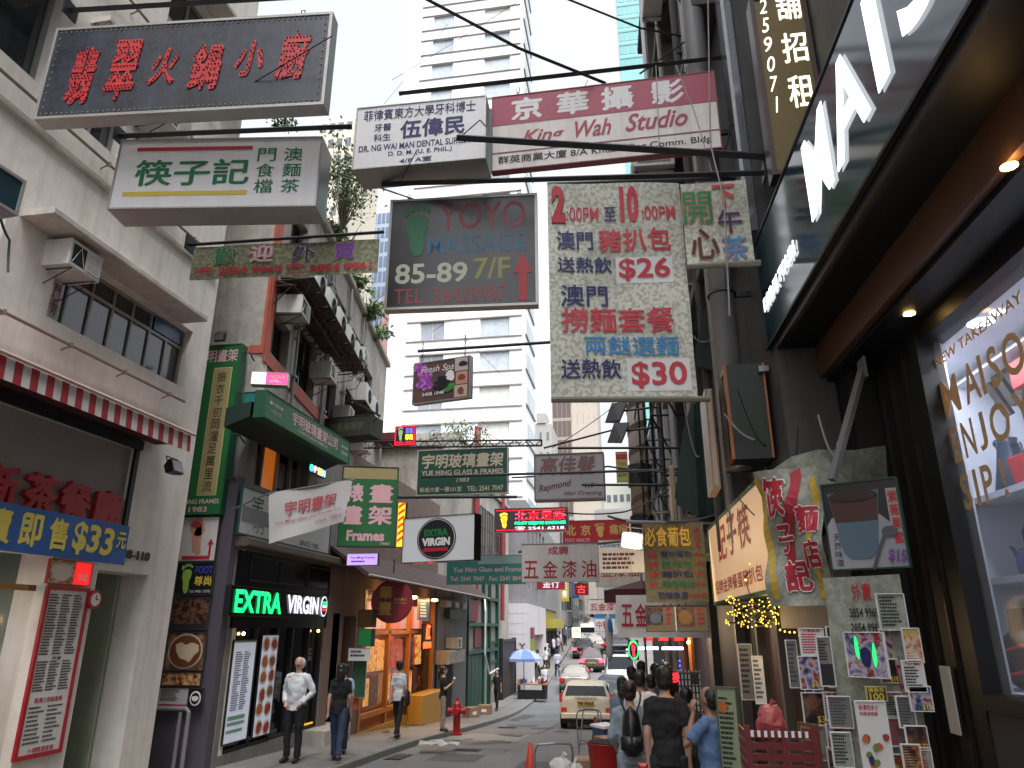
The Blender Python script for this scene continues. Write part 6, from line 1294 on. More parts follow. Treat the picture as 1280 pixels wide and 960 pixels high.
gl2 = M('gold_faded', (206, 170, 90), .5, var=0); T(s13, '北', .05, .2, .2, .68, gl2, bold=.03); T(s13, '京', .27, .2, .42, .68, gl2, bold=.03); foot(s13, .56, .46, .1, .32, gl2); T(s13, '痛療', .7, .2, .97, .66, gl2, bold=.02); T(s13, 'FOOT HEALTH', .03, .8, .4, .95, inkpink)
s14 = sign('logo_sign', 'white square sign with a black disc logo in green, white and red', 'sign', (504, 648), (502, 704), (593, 706), 12, .22, M('box_white_c', (228, 232, 238), .4, var=.05), gb, dR=11.6, fw=.008)
disc(s14, .48, .5, .27, .45, ink, y=-.004, n=40); disc(s14, .48, .5, .255, .425, inkwhite, y=-.0075, n=40); disc(s14, .48, .5, .248, .413, ink, y=-.011, n=40)
T(s14, 'EXTRA', .315, .29, .645, .45, M('logo_green', (20, 130, 60), .5, var=0), bold=.06, y=-.018); T(s14, 'VIRGIN', .285, .48, .675, .66, inkwhite, bold=.06, y=-.018); bar(s14, .31, .7, .65, .78, inkred, y=-.018)
s15 = sign('teal_sign', 'pale teal glass shop sign with telephone and fax numbers behind the hardware sign', 'sign', (558, 695), (558, 731), (657, 731), 16, .08, M('panel_teal', (40, 140, 126), .5, var=.15, streak=.15), None, dR=16, fw=.008)
bar(s15, .4, 0, 1, .3, M('band_dull', (150, 180, 176), .5, var=.2)); T(s15, '玻璃畫架', .42, .04, .95, .28, fb_); T(s15, 'Yue Ming Glass and Frames', .08, .4, .98, .62, inkpink, bold=.02); T(s15, 'Tel: 2541 7047   Fax: 2541 8047', .05, .72, .98, .88, inkpink, bold=.02)
s16 = sign('hardware_sign', 'white hardware and paint sign with six red characters across the street', 'sign', (653, 680), (652, 728), (749, 727), 14.5, .08, M('panel_white_aged', (228, 222, 216), .5, var=.2, streak=.45, dirt=(156, 136, 112)), None, dR=14.5, fw=.006)
T(s16, '成興', .35, .08, .62, .3, inkred); 
for k, ch in enumerate('五金漆油'): T(s16, ch, .03+k*.25, .45, .22+k*.25, .9, inkred, bold=.01)
s17 = sign('school_sign', 'white printed sign with blue English heading behind the floodlight', 'sign', (750, 675), (749, 717), (810, 718), 16.5, .08, M('panel_white_aged', 0), None, dR=16.5, fw=.006)
T(s17, 'Universal College', .04, .08, .98, .28, inkblue, bold=.02); lines(s17, .08, .4, .92, .92, 4, M('brown_red', 0), 6, gap=.4)
s17b = sign('hardware_sign', 'second white hardware sign half hidden under the school sign', 'sign', (745, 703), (745, 734), (806, 734), 19.5, .06, M('panel_white_aged', 0), None, dR=19.5, fw=.006); T(s17b, '金漆油', .1, .2, .9, .6, inkred)
s18 = sign('hardware_banner', 'white hanging hardware banner with two big red characters left of the snack banner', 'banner', (769, 744), (772, 797), (889, 791), 12.5, face=M('panel_white_aged', 0), cloth=True, dR=12.5)
T(s18, '五', .05, .22, .18, .74, inkred, y=-.012); T(s18, '金', .2, .2, .33, .74, inkred, y=-.012); T(s18, '漆油', .5, .2, .8, .74, inkred, y=-.012)
s19 = sign('hardware_sign', 'small white hardware sign far up the street', 'sign', (735, 749), (735, 768), (770, 768), 32, .08, M('panel_white_aged', 0), None, dR=32, fw=.01); T(s19, '五金漆', .08, .25, .95, .75, inkred)
s20 = sign('clinic_sign', 'small white clinic sign with a blue top edge far up the street', 'sign', (743, 768), (743, 789), (770, 789), 36, .08, inkwhite, None, dR=36, fw=.01); bar(s20, 0, 0, 1, .25, inkblue); T(s20, '中醫', .1, .4, .7, .85, inkred)
s21 = sign('lit_sign', 'small cream lit sign far up the street', 'sign', (715, 784), (715, 797), (726, 797), 38, .1, lit('lit_cream', (255, 236, 180), 1.1), black, dR=38, fw=.01); T(s21, '合', .2, .2, .8, .8, inkbr)
s22 = sign('round_neon', 'small dim red round sign hanging far up the street', 'sign', (718, 729), (718, 744), (736, 744), 30, .08, M('maroon', 0), M('maroon', 0), dR=30, fw=.01); T(s22, '古', .2, .15, .8, .85, lit('neon_dimred', (220, 60, 50), .8), y=-.01)
sg = sign('frame_shop_sign', 'green upright sign reading Frames with a tan heading strip', 'sign', (424, 582), (421, 683), (494, 684), 11.5, .14, green, black, dR=11.8, fw=.012)
bar(sg, .03, .02, .97, .16, tan); T(sg, '宇明裱畫店', .16, .05, .92, .13, ink); T(sg, '畫架', .5, .2, .92, .75, inkpink, col=True, bold=.035); T(sg, '裱畫', .08, .2, .4, .75, inkpink, col=True, bold=.035); T(sg, 'Frames', .15, .8, .8, .93, inkpink, bold=.04); T(sg, '1983', .74, .945, .9, .975, inkpink)
sy = sign('striped_sign', 'narrow yellow and red striped sign next to the green upright sign', 'sign', (496, 628), (495, 684), (505, 684), 12, .1, lit('stripe_yellow', (240, 210, 50), .5), greend, dR=12, fw=.005)
for k in range(6): swirl(sy, [(.1, .12+k*.15), (.5, .06+k*.15), (.9, 0+k*.15+.02)], .03, lit('stripe_red', (220, 50, 40), .4), -.008)
sv = sign('small_lit_sign', 'small violet lit sign under the green upright sign', 'sign', (434, 692), (433, 707), (472, 708), 13, .08, lit('violet_lit', (170, 140, 210), .6), black, dR=13, fw=.006); T(sv, 'Yue Ming Frames', .1, .25, .9, .5, inkpur); lines(sv, .15, .6, .85, .85, 1, inkpur, 3)
sp2 = sign('small_lit_sign', 'pink and white lit sign by the orange corner of the old building', 'sign', (313, 464), (313, 480), (359, 483), 11.8, .2, lit('pink_lit', (220, 70, 140), .55), rim, dR=12.0, fw=.008); bar(sp2, .0, 0, .4, 1, lit('lit_pale', (225, 200, 225), .7)); T(sp2, 'MASSAGE', .5, .25, .92, .5, inkyel); lines(sp2, .5, .6, .9, .85, 2, inkwhite, 4)
so_ = sign('old_signboard', 'old dark mossy signboard box standing out from the left wall', 'sign', (400, 523), (402, 548), (462, 549), 17.5, .7, M('board_moss', (52, 54, 40), .8, var=.6, scale=5, streak=.5, dirt=(24, 26, 20)), M('board_moss', 0), dR=17.3, fw=.02); T(so_, '店畫裱明宇', .15, .3, .85, .75, M('board_letter', (84, 88, 66), .8, var=.3), bold=.02)
# thin coloured vertical signs on the right
sr = sign('vertical_sign', 'yellow green massage price sign with red top hanging before the striped pole', 'sign', (770, 565), (771, 603), (786, 603), 17, .06, M('panel_lime', (170, 170, 80), .5, var=.15), black, dR=17, fw=.004); bar(sr, 0, .08, 1, .25, inkred); T(sr, 'THAI', .15, .34, .85, .45, inkred); T(sr, '泰式', .15, .52, .85, .65, ink); T(sr, '$238', .15, .72, .85, .82, ink)
sr2 = sign('vertical_sign', 'narrow lime sign behind the striped pole', 'sign', (800, 580), (800, 618), (808, 618), 21.5, .06, M('lime_bright', (180, 190, 60), .5), black, dR=21.5, fw=.004)
# the lit floodlight and others
fo = flood('lit square floodlight glowing warm white left of the snack banner', Matrix.Translation(P(790, 676, 9.8)) @ Matrix.Rotation(R(8), 4, 'Y'), lit('flood_on', (255, 226, 180), 14), 1.1)
pl2 = bpy.data.lights.new('flood_light', 'SPOT'); pl2.energy = 60; pl2.color = (1, .8, .55); pl2.spot_size = R(150); pl2.shadow_soft_size = .12; lo = bpy.data.objects.new('flood_light', pl2); link(lo, fo); lo.location = (0, -.06, 0); lo.rotation_euler = (R(70), 0, 0)
# ------------------------------------------------------------------ iron arms from the walls
A = lambda x, y, d: P(x, y, d)
arm('upper left iron bar that carries the red bulb-lettered sign', A(440, -8, 5.3), A(88, 13, 5.0), .028)
arm('iron bar above the white lightbox with green characters', A(440, 158, 6.4), A(150, 170, 5.75), .03, cat='sign bracket')
arm('thin iron bar above the mottled green phone banner', A(480, 290, 6.75), A(238, 306, 6.6), .018)
arm('long iron bar rising to the right over the dental and studio signs', A(499, 117, 7.25), A(918, 70, 7.5), .03, [(A(800, 92, 7.3), A(866, 45, 8.4))])
arm('heavy black arm crossing in front of the studio sign', A(572, 172, 6.7), A(962, 196, 6.6), .038)
arm('black bar under the studio sign that carries the massage sign', A(478, 230, 7.3), A(955, 216, 6.7), .03)
arm('thin iron bar that carries the spa sign', A(522, 439, 13.6), A(700, 427, 14.5), .03)
arm('bar that carries the faded hair salon sign', A(697, 560, 13), A(880, 560, 13.2), .02)
arm('bar crossing the frame shop and hair salon signs', A(527, 596, 12.4), A(880, 586, 12.6), .02, sq=False)
arm('short bar over the hair salon lettering', A(727, 606, 12.2), A(880, 606, 12.2), .018)
arm('bar under the dark green frame shop sign', A(646, 621, 14.6), A(470, 622, 15), .025)
arm('bar over the white hardware sign', A(648, 690, 14.7), A(860, 668, 15), .02)
arm('white pipe bar over the snack banner', A(783, 652, 10.4), A(900, 655, 10.6), .02, m=alu)
# lattice truss from the left wall
tr = thing('lattice_arm', 'long lattice truss arm reaching out above the dark green frame shop sign', 'sign bracket', A(455, 556, 16)); o0 = A(455, 556, 16)
m_ = MB(); pa_, pb_, pc_, pd_ = A(455, 552, 16), A(677, 550, 15.5), A(455, 560, 16), A(677, 557, 15.5)
m_.tube([pa_-o0, pb_-o0], .022, 4); m_.tube([pc_-o0, pd_-o0], .022, 4); m_.build('chord', black, tr); m_ = MB()
for k in range(14): a, b = pa_.lerp(pb_, k/14)-o0, pc_.lerp(pd_, (k+.5)/14)-o0; m_.tube([a, b], .012, 4); m_.tube([b, pa_.lerp(pb_, (k+1)/14)-o0], .012, 4)
m_.tube([pb_-o0, pd_-o0], .02, 4); m_.build('lattice', black, tr)
o = arm('slanting stay running up from the lattice arm to the right wall', A(680, 560, 15.5), A(772, 536, 15), .018, sq=False)
o = arm('bracket struts of the old signboard', A(475, 520, 17), A(440, 500, 19), .025, [(A(475, 520, 17), A(440, 550, 19))])
# cables
cable('thick black cable falling from the top centre to the studio sign', [A(530, -3, 6), A(648, 60, 6.6), A(757, 104, 7.3)], .02)
cable('black cable from the top centre to the concrete building', [A(705, -3, 7.5), A(800, 35, 8.2), A(866, 48, 9)], .015)
cable('thin stay wire below the red lettered sign', [A(222, 155, 5.5), A(275, 128, 5.3), A(415, 45, 5.0)], .006)
cable('stay wire from the studio sign down to the left', [A(420, 216, 8), A(520, 250, 8.5)], .012)
for i, (a, b, r) in enumerate((((490, 100, 20), (650, 0, 18), .008), ((480, 130, 20), (560, 30, 18), .006), ((560, 330, 30), (640, 280, 24), .008), ((540, 415, 20), (660, 330, 18), .006), ((690, 180, 14), (735, 100, 12), .006), ((500, 470, 20), (640, 560, 18), .006), ((690, 560, 15), (790, 490, 12), .008), ((640, 480, 18), (560, 400, 20), .006))):
    cable('fine wire number %s' % i if False else ['fine wire at the top left of the sky', 'fine wire crossing the tower top', 'fine wire over the tower', 'fine wire behind the massage sign', 'fine wire in front of the studio sign', 'fine wire down to the lattice arm', 'fine wire up to the price banner', 'fine wire behind the spa sign'][i], [A(*a), A(*b)], r, .05)
cable('bundle of cables sagging across to the right wall near the LED sign', [A(640, 597, 14), A(760, 583, 13), A(880, 590, 12)], .018, .04)
cable('sagging cables above the snack banner', [A(760, 645, 11), A(830, 652, 10.5), A(905, 640, 10)], .018, .05)
cable('cable rising from the red parasol to the right wall', [A(700, 640, 14), A(780, 640, 13), A(835, 612, 11.5)], .014, .04)
cable('pale cord hanging down past the studio sign and the side banner', [A(885, -3, 6.8), A(888, 180, 6.5), A(905, 250, 6.3), A(912, 395, 6.3)], .008, m=pvc)
cable('pale cord hanging to the end of the studio sign', [A(820, 82, 7.1), A(824, 180, 6.8)], .006, m=pvc)
cable('pale loose cord slanting over the studio sign', [A(845, 82, 7.1), A(868, 140, 6.9), A(890, 215, 6.6)], .006, m=pvc)
cable('black hook cable in front of the white dental sign', [A(575, 172, 6.7), A(600, 150, 6.8), A(607, 158, 6.8)], .008); cable('hook chain between dental sign and bar below', [A(500, 228, 7.2), A(512, 205, 6.9), A(520, 190, 6.8)], .006)
cable('dark cable looping down beside the big duct pipe', [A(905, 190, 7.3), A(912, 160, 7.3), A(925, 150, 7.3), A(935, 120, 7.3)], .01, .05)
cable('cable on the lower left wall over the cream window', [A(0, 270, 5), A(12, 300, 5), A(10, 340, 5)], .012, .02)
# ------------------------------------------------------------------ plants
def leafmat(n, c): return M(n, c, .6, var=.4, scale=2)
lm1, lm2 = leafmat('leaf_green', (70, 104, 44)), leafmat('leaf_pale', (112, 140, 70)); bark = M('bark', (86, 72, 56), .8, var=.3)
def shrub(name, label, cat, c, rx, rz, n, lm, leaf=.07, fern=False, ry=None, seed=1, group=None):
    r = random.Random(seed); o = thing(name, label, cat, c, group); st = MB(); lf = [MB(), MB()]; ry = ry or rx
    for k in range(max(4, n//45)):
        a = r.uniform(0, 6.28); t = Vector((math.cos(a)*rx*r.random(), math.sin(a)*ry*r.random(), rz*r.uniform(.4, 1)))
        mid = t*.5+Vector((r.uniform(-.1, .1)*rx, 0, .1*rz)); st.tube([(0, 0, 0), mid, t], [.02*max(rx, .5), .012, .005], 5)
        for q in range(n//max(4, n//45)):
            u = r.random()**.6; p = mid.lerp(t, u)+Vector((r.gauss(0, .16)*rx, r.gauss(0, .16)*ry, r.gauss(0, .12)*rz))
            if fern: p = t*u+Vector((0, 0, -rz*.5*u*u))+Vector((r.gauss(0, .05), r.gauss(0, .05), r.gauss(0, .05)))
            d = Vector((r.gauss(0, 1), r.gauss(0, 1), r.gauss(-.2, .7))).normalized(); s = d.orthogonal().normalized(); l = leaf*r.uniform(.6, 1.4)
            lf[r.random() < .4].add([p, p+d*l*.5+s*l*.22, p+d*l, p+d*l*.5-s*l*.22], [(0, 1, 2, 3)])
    st.build('stem', bark, o); lf[0].build('foliage', lm[0], o); lf[1].build('foliage', lm[1], o); return o
for i, (s, z, rx, rz, n) in enumerate(((5.4, 11.9, .8, 1.3, 700), (7.2, 11.9, .8, 1.1, 650), (9.2, 11.8, .8, 1.0, 600), (11.2, 11.8, .7, .9, 400), (4.2, 11.9, .5, .8, 300))):
    c = WU.W(s, -.05, z); rx *= 1.1; n = int(n*1.5); shrub('roof_shrub', ['tall ferny shrub overhanging the roof edge next to the massage sign', 'second ferny shrub on the roof edge', 'third ferny shrub on the roof edge', 'lowest shrub at the far end of the roof edge', 'small shrub at the near end of the roof edge'][i], 'shrub', c, rx, rz, n, (lm2, lm1), .17, True, seed=i+3, group='shrubs on the roof edge')
shrub('creeper', 'leafy creeper tree behind the two left lightboxes', 'tree', P(428, 288, 16), .75, 2.6, 1500, (lm1, lm2), .12, seed=9, ry=1)
shrub('creeper', 'small leafy tuft behind the corner of the red lettered sign', 'plant', P(356, 165, 11), .35, .6, 260, (lm1, lm2), .09, seed=12)
shrub('rooftop_tree', 'thin leafed small tree on the roof in front of the white tower', 'tree', P(583, 572, 29), 1.3, 1.5, 520, (leafmat('leaf_grey', (96, 116, 84)), lm2), .15, seed=5)
shrub('rooftop_bush', 'dry bush on the roof left of the small rooftop tree', 'bush', P(535, 572, 28), .9, 1.1, 380, (leafmat('leaf_dry', (112, 106, 84)), lm1), .13, seed=6)
# ------------------------------------------------------------------ people
SKIN = {'a': M('skin', (196, 150, 124), .5, var=.08), 'b': M('skin_tan', (160, 112, 86), .5, var=.08)}
hairm = M('hair_black', (22, 18, 18), .5, var=.2); hairg = M('hair_grey', (196, 190, 184), .6); hairb = M('hair_brown', (50, 32, 26), .5)
_ct = bpy.data.textures.new('folds', 'CLOUDS'); _ct.noise_scale = .13; _ct.noise_depth = 2
_ch = bpy.data.textures.new('strands', 'CLOUDS'); _ch.noise_scale = .02; _ch.noise_depth = 3
def folds(o, tex, st):
    m = o.modifiers.new('f', 'DISPLACE'); m.texture = tex; m.strength = st; m.mid_level = .5; m.texture_coords = 'LOCAL'
def rem(o, vox, it=3):
    m = o.modifiers.new('r', 'REMESH'); m.mode = 'VOXEL'; m.voxel_size = vox; m.use_smooth_shade = True
    s = o.modifiers.new('s', 'SMOOTH'); s.iterations = it; s.factor = .5
def limb(mb, pts, rad, n=10): mb.tube(pts, rad, n)
def person(label, at, face=0, H=1.7, top='c', legc=None, pose='stand', hair='short', skin='a', near=False, build=1.0, group=None, sleeve='short', hairmat=None, shoe=None, skirt=False, carry=None, head_tilt=0):
    """at: ground point. face: heading in degrees, 0 = walking away up the street (+Y)."""
    k = H/1.75; o = thing('person', label, 'person', Matrix.Translation(at) @ Matrix.Rotation(R(face), 4, 'Z') @ Matrix.Scale(k, 4), group)
    b = build; vx = .016 if near else .026
    P_ = lambda x, y, z: Vector((x, y, z))
    hipw, shw_ = .095*b, .165*b
    st = {'stand': (0, 0), 'walk': (.22, -.2), 'stride': (.32, -.28), 'lean': (.05, -.03)}[pose if pose in ('stand', 'walk', 'stride', 'lean') else 'stand']
    body = MB(); legs = MB(); shoes = MB(); shirt = MB(); hands = MB()
    for sx, f in ((-1, st[0]), (1, st[1])):
        hip = P_(sx*hipw, 0, .92); knee = P_(sx*hipw*1.05, f*.55+.02, .5+abs(f)*.06); ank = P_(sx*hipw*1.05, f*1.0-(.04 if f < 0 else 0), .09+(.05 if f < 0 else 0))
        limb(body, [hip, knee, ank, ank+P_(0, .0, -.02)], [.075*b, .052, .034, .034])
        limb(body, [ank+P_(0, -.05, -.045), ank+P_(sx*.01, .05, -.05), ank+P_(sx*.02, .16, -.06)], [.035, .04, .028])
        limb(legs, [hip+P_(0, 0, .03), hip.lerp(knee, .5), knee, knee.lerp(ank, .5), ank+P_(0, 0, .0)], [.1*b, .09*b, .072, .064, .06])
        limb(shoes, [ank+P_(0, -.07, -.045), ank+P_(0, .0, -.04), ank+P_(sx*.01, .08, -.05), ank+P_(sx*.02, .18, -.062)], [.03, .05, .048, .026])
        # arms
        sh = P_(sx*shw_, 0, 1.42); af = -f*.6
        el = sh+P_(sx*.035, -.03+af*.3, -.28); wr = el+P_(sx*.0, .06+af*.6, -.25)
        if pose == 'phone' and sx == -1: el = sh+P_(-.1, .16, -.2); wr = P_(-.12, .13, 1.52)
        if pose == 'eat' and sx == 1: el = sh+P_(.05, .02, -.28); wr = sh+P_(-.06, .24, -.12)
        if pose == 'pocket': el = sh+P_(sx*.12, -.06, -.26); wr = P_(sx*.17, .1, .98)
        if pose == 'straps': el = sh+P_(sx*.07, .02, -.28); wr = sh+P_(sx*.02, .16, -.42)
        limb(body, [P_(sx*.08, 0, 1.43), sh, sh.lerp(el, .5), el, el.lerp(wr, .5), wr], [.055, .055*b, .047*b, .04, .035, .026], 8)
        d = (wr-el).normalized(); 
        if pose == 'phone' and sx == -1: d = P_(.15, 0, 1).normalized()
        if pose == 'pocket': d = P_(-sx*.5, .2, -.6).normalized()
        side_ = P_(0, 1, 0) if abs(d.z) > .6 else P_(0, 0, 1); side_ = (side_-d*side_.dot(d)).normalized(); nrm = d.cross(side_)
        palm = wr+d*.045; limb(body, [wr, palm, palm+d*.04], [(.024, .024), (.024, .036), (.016, .038)], 8)
        for q in range(4):
            s0 = palm+d*.035+side_*(.03-.02*q); l = (.07, .08, .075, .058)[q]; cu = nrm*(.012+.006*q)*sx
            limb(body, [s0, s0+d*l*.5+cu*.4, s0+d*l*.8+cu*1.6], [.0105, .0095, .008], 6)
        limb(body, [palm-d*.01+side_*.03, palm+side_*.055+d*.015, palm+side_*.06+d*.045], [.013, .011, .009], 6)
        slv = .97 if sleeve == 'long' else .5
        pts = [P_(sx*.1, 0, 1.44), sh+P_(0, 0, .0), sh.lerp(el, .5)]; rr_ = [.055, .066*b, .062*b]
        if sleeve == 'long': pts += [el, el.lerp(wr, .5), wr.lerp(el, .08)]; rr_ += [.056, .05, .043]
        else: pts += [sh.lerp(el, .75)]; rr_ += [.064*b]
        if sleeve != 'none': limb(shirt, pts, rr_, 10)
    torso = [((0, 0, .88), .15*b, .105), ((0, 0, .98), .155*b, .11), ((0, .01, 1.1), .14*b, .1*b), ((0, .01, 1.25), .155*b, .11*b), ((0, 0, 1.38), .155*b, .1), ((0, -.005, 1.45), .11*b, .075), ((0, 0, 1.5), .058, .06)]
    def rings(mb, lst, e=0, n=16): mb.loft([[(c[0]+(rx+e)*math.cos(2*math.pi*i/n), c[1]+(ry+e)*math.sin(2*math.pi*i/n), c[2]) for i in range(n)] for c, rx, ry in lst])
    rings(body, torso)
    t2 = [((0, 0, .86), .16*b, .12)]+torso[:-1]+[((0, -.002, 1.478), .085, .075)]
    if pose != 'tuck': rings(shirt, t2, .018)
    body.tube([(0, -.005, 1.43), (0, .005, 1.53), (0, .015, 1.58)], [.056, .052, .052], 12)
    # head
    hd = MB(); tm = Matrix.Translation((0, .01, 1.645)) @ Matrix.Rotation(R(head_tilt), 4, 'X'); body.m = tm
    body.ball((0, -.01, .02), (.078, .096, .108), 16, 12); body.ball((0, .03, -.055), (.052, .055, .06), 12, 8)      # skull, jaw
    body.tube([(0, .082, .03), (0, .108, -.012), (0, .09, -.026)], [.008, .014, .012], 6)                                # nose
    body.ball((0, .078, -.055), (.022, .01, .008), 8, 5)                                                            # lips
    for sx in (-1, 1): body.ball((sx*.08, -.005, -.005), (.012, .022, .032), 8, 6); body.ball((sx*.03, .078, .032), (.018, .01, .008), 6, 4)
    body.m = None
    bo = body.build('body', SKIN[skin], o); rem(bo, vx if near else .02, 2)
    eyes = MB(); eyes.m = tm
    for sx in (-1, 1): eyes.ball((sx*.031, .084, .014), (.012, .006, .006), 8, 5)
    eyes.build('eyes', M('eye_dark', (20, 14, 14), .2, var=0), o)
    hm = hairmat or hairm; hb = MB(); hb.m = tm
    if hair == 'bald':
        hb.ball((0, -.045, -.002), (.095, .095, .104), 14, 8)
    elif hair == 'receding':
        hb.ball((0, -.04, .022), (.09, .088, .102), 16, 10); hb.ball((0, -.05, -.03), (.08, .07, .07), 14, 8)
    else:
        hb.ball((0, -.025, .04), (.09, .1, .1), 16, 10); hb.ball((0, -.045, -.02), (.084, .075, .08), 14, 8)
        if hair == 'bun': hb.ball((0, -.12, .06), .045, 10, 8)
        if hair == 'tail': hb.tube([(0, -.1, .03), (0, -.15, -.02), (0, -.15, -.14), (0, -.12, -.26)], [.035, .045, .04, .015], 10)
        if hair == 'long': hb.tube([(0, -.05, .0), (0, -.06, -.12), (0, -.07, -.22)], [.09, .088, .06], 12)
        rh = random.Random(len(label))
        for q in range(26): a = rh.uniform(0, 6.28); z = rh.uniform(.02, .13); hb.ball((.066*math.cos(a), -.025+.076*math.sin(a)*(1 if math.sin(a) < 0 else .7), z*.85), .021, 6, 4)
    rem(hb.build('hair', hm, o, smooth=True), .012, 1); folds(o.children[-1] if False else COL.objects[-1], _ch, .018)
    so2 = shirt.build('shirt', top, o); rem(so2, vx, 3); folds(so2, _ct, .055 if near else .04)
    rings(legs, [((0, 0, .84), .15*b, .11), ((0, 0, .93), .158*b, .118), ((0, 0, 1.0), .15*b, .112)], .004)
    if skirt: rings(legs, [((0, 0, .5), .2, .18), ((0, 0, .8), .17, .14), ((0, 0, .98), .15, .12)], .0)
    lo2 = legs.build('trousers', legc or M('denim', (40, 52, 78), .8), o); rem(lo2, vx, 3); folds(lo2, _ct, .035)
    s3_ = shoes.build('shoes', shoe or black, o); rem(s3_, .02, 2)
    return o
def G(px, d, dz=.135):
    p = P(px, 900, d); p.z = gz(d)+dz; return p
def hd(px, py, d, face):
    p = P(px, py, d); g = gz(d)+.135; h = p.z-g; p.z = g; print('HD', px, d, round(h, 2)); return p, face, h
def hs_(px, py, H, dz=.135, lo=4.5, hi=60):
    best = None; d = lo
    while d < hi:
        e = abs(P(px, py, d).z-(gz(d)+dz+H)); best = min(best or (9, 0), (e, d)); d += .05
    p = P(px, py, best[1]); p.z = gz(best[1])+dz; return p
def spot(px, py_feet, d, dz=.135):
    p = P(px, py_feet, d); p.z = gz(d)+dz; return p
tee = lambda n, c: M(n, c, .8, var=.2, scale=8)
w1 = person('grey haired man in a white long sleeved shirt looking down outside the black restaurant', spot(365, 940, 13.4), 172, 1.73, tee('shirt_white', (214, 216, 220)), M('trousers_black', (22, 22, 28), .8), 'pocket', 'bald', 'a', True, 1.12, sleeve='long', hairmat=hairg, head_tilt=-22)
m_ = MB(); m_.m = Matrix.Translation((0, .01, 1.645)) @ Matrix.Rotation(R(-22), 4, 'X'); [m_.tube([(sx*.032+.024*math.cos(t), .098, .016+.018*math.sin(t)) for t in [k*math.pi/5 for k in range(11)]], .004, 4) for sx in (-1, 1)]; m_.tube([(-.008, .1, .02), (.008, .1, .02)], .003, 4); m_.build('glasses', ink, w1)
w2 = person('dark haired woman in black T-shirt and blue jeans seen from behind', spot(420, 942, 13.6), 8, 1.62, tee('tee_black', (20, 20, 24)), M('jeans_blue', (48, 66, 100), .8, var=.4, scale=6), 'walk', 'long', 'a', True, .95)
w3 = person('person in striped top half hidden behind the woman in jeans', spot(424, 938, 14.6), 30, 1.6, tee('stripe_blue', (150, 164, 190)), M('trousers_navy', (24, 26, 44), .8), 'stand', 'short')
w4 = person('boy in white T-shirt carrying a black shoulder bag walking by the amber shop', spot(496, 921, 17.8), -8, 1.68, tee('tee_white', (206, 208, 212)), M('trousers_black', 0), 'walk', 'short', 'a', True, .88)
w5 = person('woman in black top eating ice cream by the hydrant', spot(553, 901, 20.6), -70, 1.6, tee('tee_black', 0), M('trousers_khaki', (150, 134, 116), .8), 'eat', 'tail', 'a', False, .88, hairmat=hairb)
w6 = person('slim woman all in black walking by the metal gate', spot(621, 888, 33), 170, 1.62, tee('tee_black', 0), M('trousers_black', 0), 'walk', 'bun', 'a', False, .85)
w7 = person('woman in white shirt and black trousers walking on the left pavement before the tiled shop', spot(681, 866, 41), 190, 1.6, tee('tee_white', 0), M('trousers_black', 0), 'stride', 'short', 'a', False, .9)
w8 = person('man in pale top further along the left pavement', spot(697, 846, 50), 10, 1.7, tee('tee_pale', (170, 176, 190)), M('jeans_blue', 0), 'walk', 'short')
# bag of the boy
def bag_on(name, label, M4, w_, h, d, m, strap=None, cat='bag'):
    o = thing(name, label, cat, M4); MB().tube([(0, 0, 0), (0, 0, h*.15), (0, -.01, h*.6), (0, 0, h*.92), (0, .02, h)], [(w_*.44, d*.4), (w_*.52, d*.55), (w_*.51, d*.5), (w_*.45, d*.4), (w_*.28, d*.15)], 14).build('body', m, o, smooth=True)
    if name == 'backpack': MB().tube([(0, -d*.5, h*.12), (0, -d*.72, h*.15), (0, -d*.72, h*.42), (0, -d*.5, h*.45)], [(w_*.3, .02), (w_*.34, .03), (w_*.34, .03), (w_*.3, .02)], 10).build('pocket', m, o, smooth=True)
    for s in strap or []: MB().tube(s, [(.016, .006)]*len(s), 6).build('strap', m, o)
    return o
bag_on('shoulder_bag', 'black shoulder bag of the boy in the white T-shirt', Matrix.Translation(Vector(w4.location)+Vector((.24, -.05, .72))), .2, .34, .1, black, [[(0, 0, .3), (-.02, .0, .6), (-.12, .02, .72)], [(0, 0, .02), (.02, 0, -.25)]])
o = thing('ice_cream', 'white ice cream cone in the hand of the woman by the hydrant', 'ice cream', Vector(w5.location)+Vector((.3, .02, 1.28))); MB().tube([(0, 0, -.1), (0, 0, 0)], [.008, .03], 8).build('cone', tan, o); MB().ball((0, 0, .03), .035).build('scoop', inkwhite, o)
# foreground queue
f1 = person('woman with tied hair in a pale blue denim top wearing a black backpack', *hd(786, 854, 8.5, 4), M('denim_pale', (150, 166, 176), .8, var=.2, scale=8), M('denim_pale', 0), 'straps', 'bun', 'a', True, 1.0, sleeve='long', hairmat=hairb)
bag_on('backpack', 'black backpack on the woman with tied hair', Matrix.Translation(Vector(f1.location)+Vector((.01, -.2, .84))), .33, .42, .2, M('bag_leather', (24, 24, 28), .35), [[(-.06, .03, .4), (-.1, .06, .5), (-.11, .12, .56), (-.1, .24, .58)], [(.06, .03, .4), (.1, .06, .5), (.11, .12, .56), (.1, .24, .58)]])
f2 = person('broad man in a plain black T-shirt seen from behind in the queue', *hd(829, 836, 7.7, 0), tee('tee_black', 0), M('jeans_dark', (38, 42, 50), .8), 'stand', 'short', 'a', True, 1.0)
f3 = person('man in a light blue shirt holding a phone to his ear at the noodle shop', *hd(885, 861, 7.1, 62), M('shirt_blue', (84, 116, 160), .8, var=.2, scale=6), M('trousers_black', 0), 'phone', 'receding', 'b', True, 1.08, sleeve='short', hairmat=hairm)
o = thing('phone', 'dark phone at the ear of the man in the light blue shirt', 'phone', f3.matrix_world.copy()); 
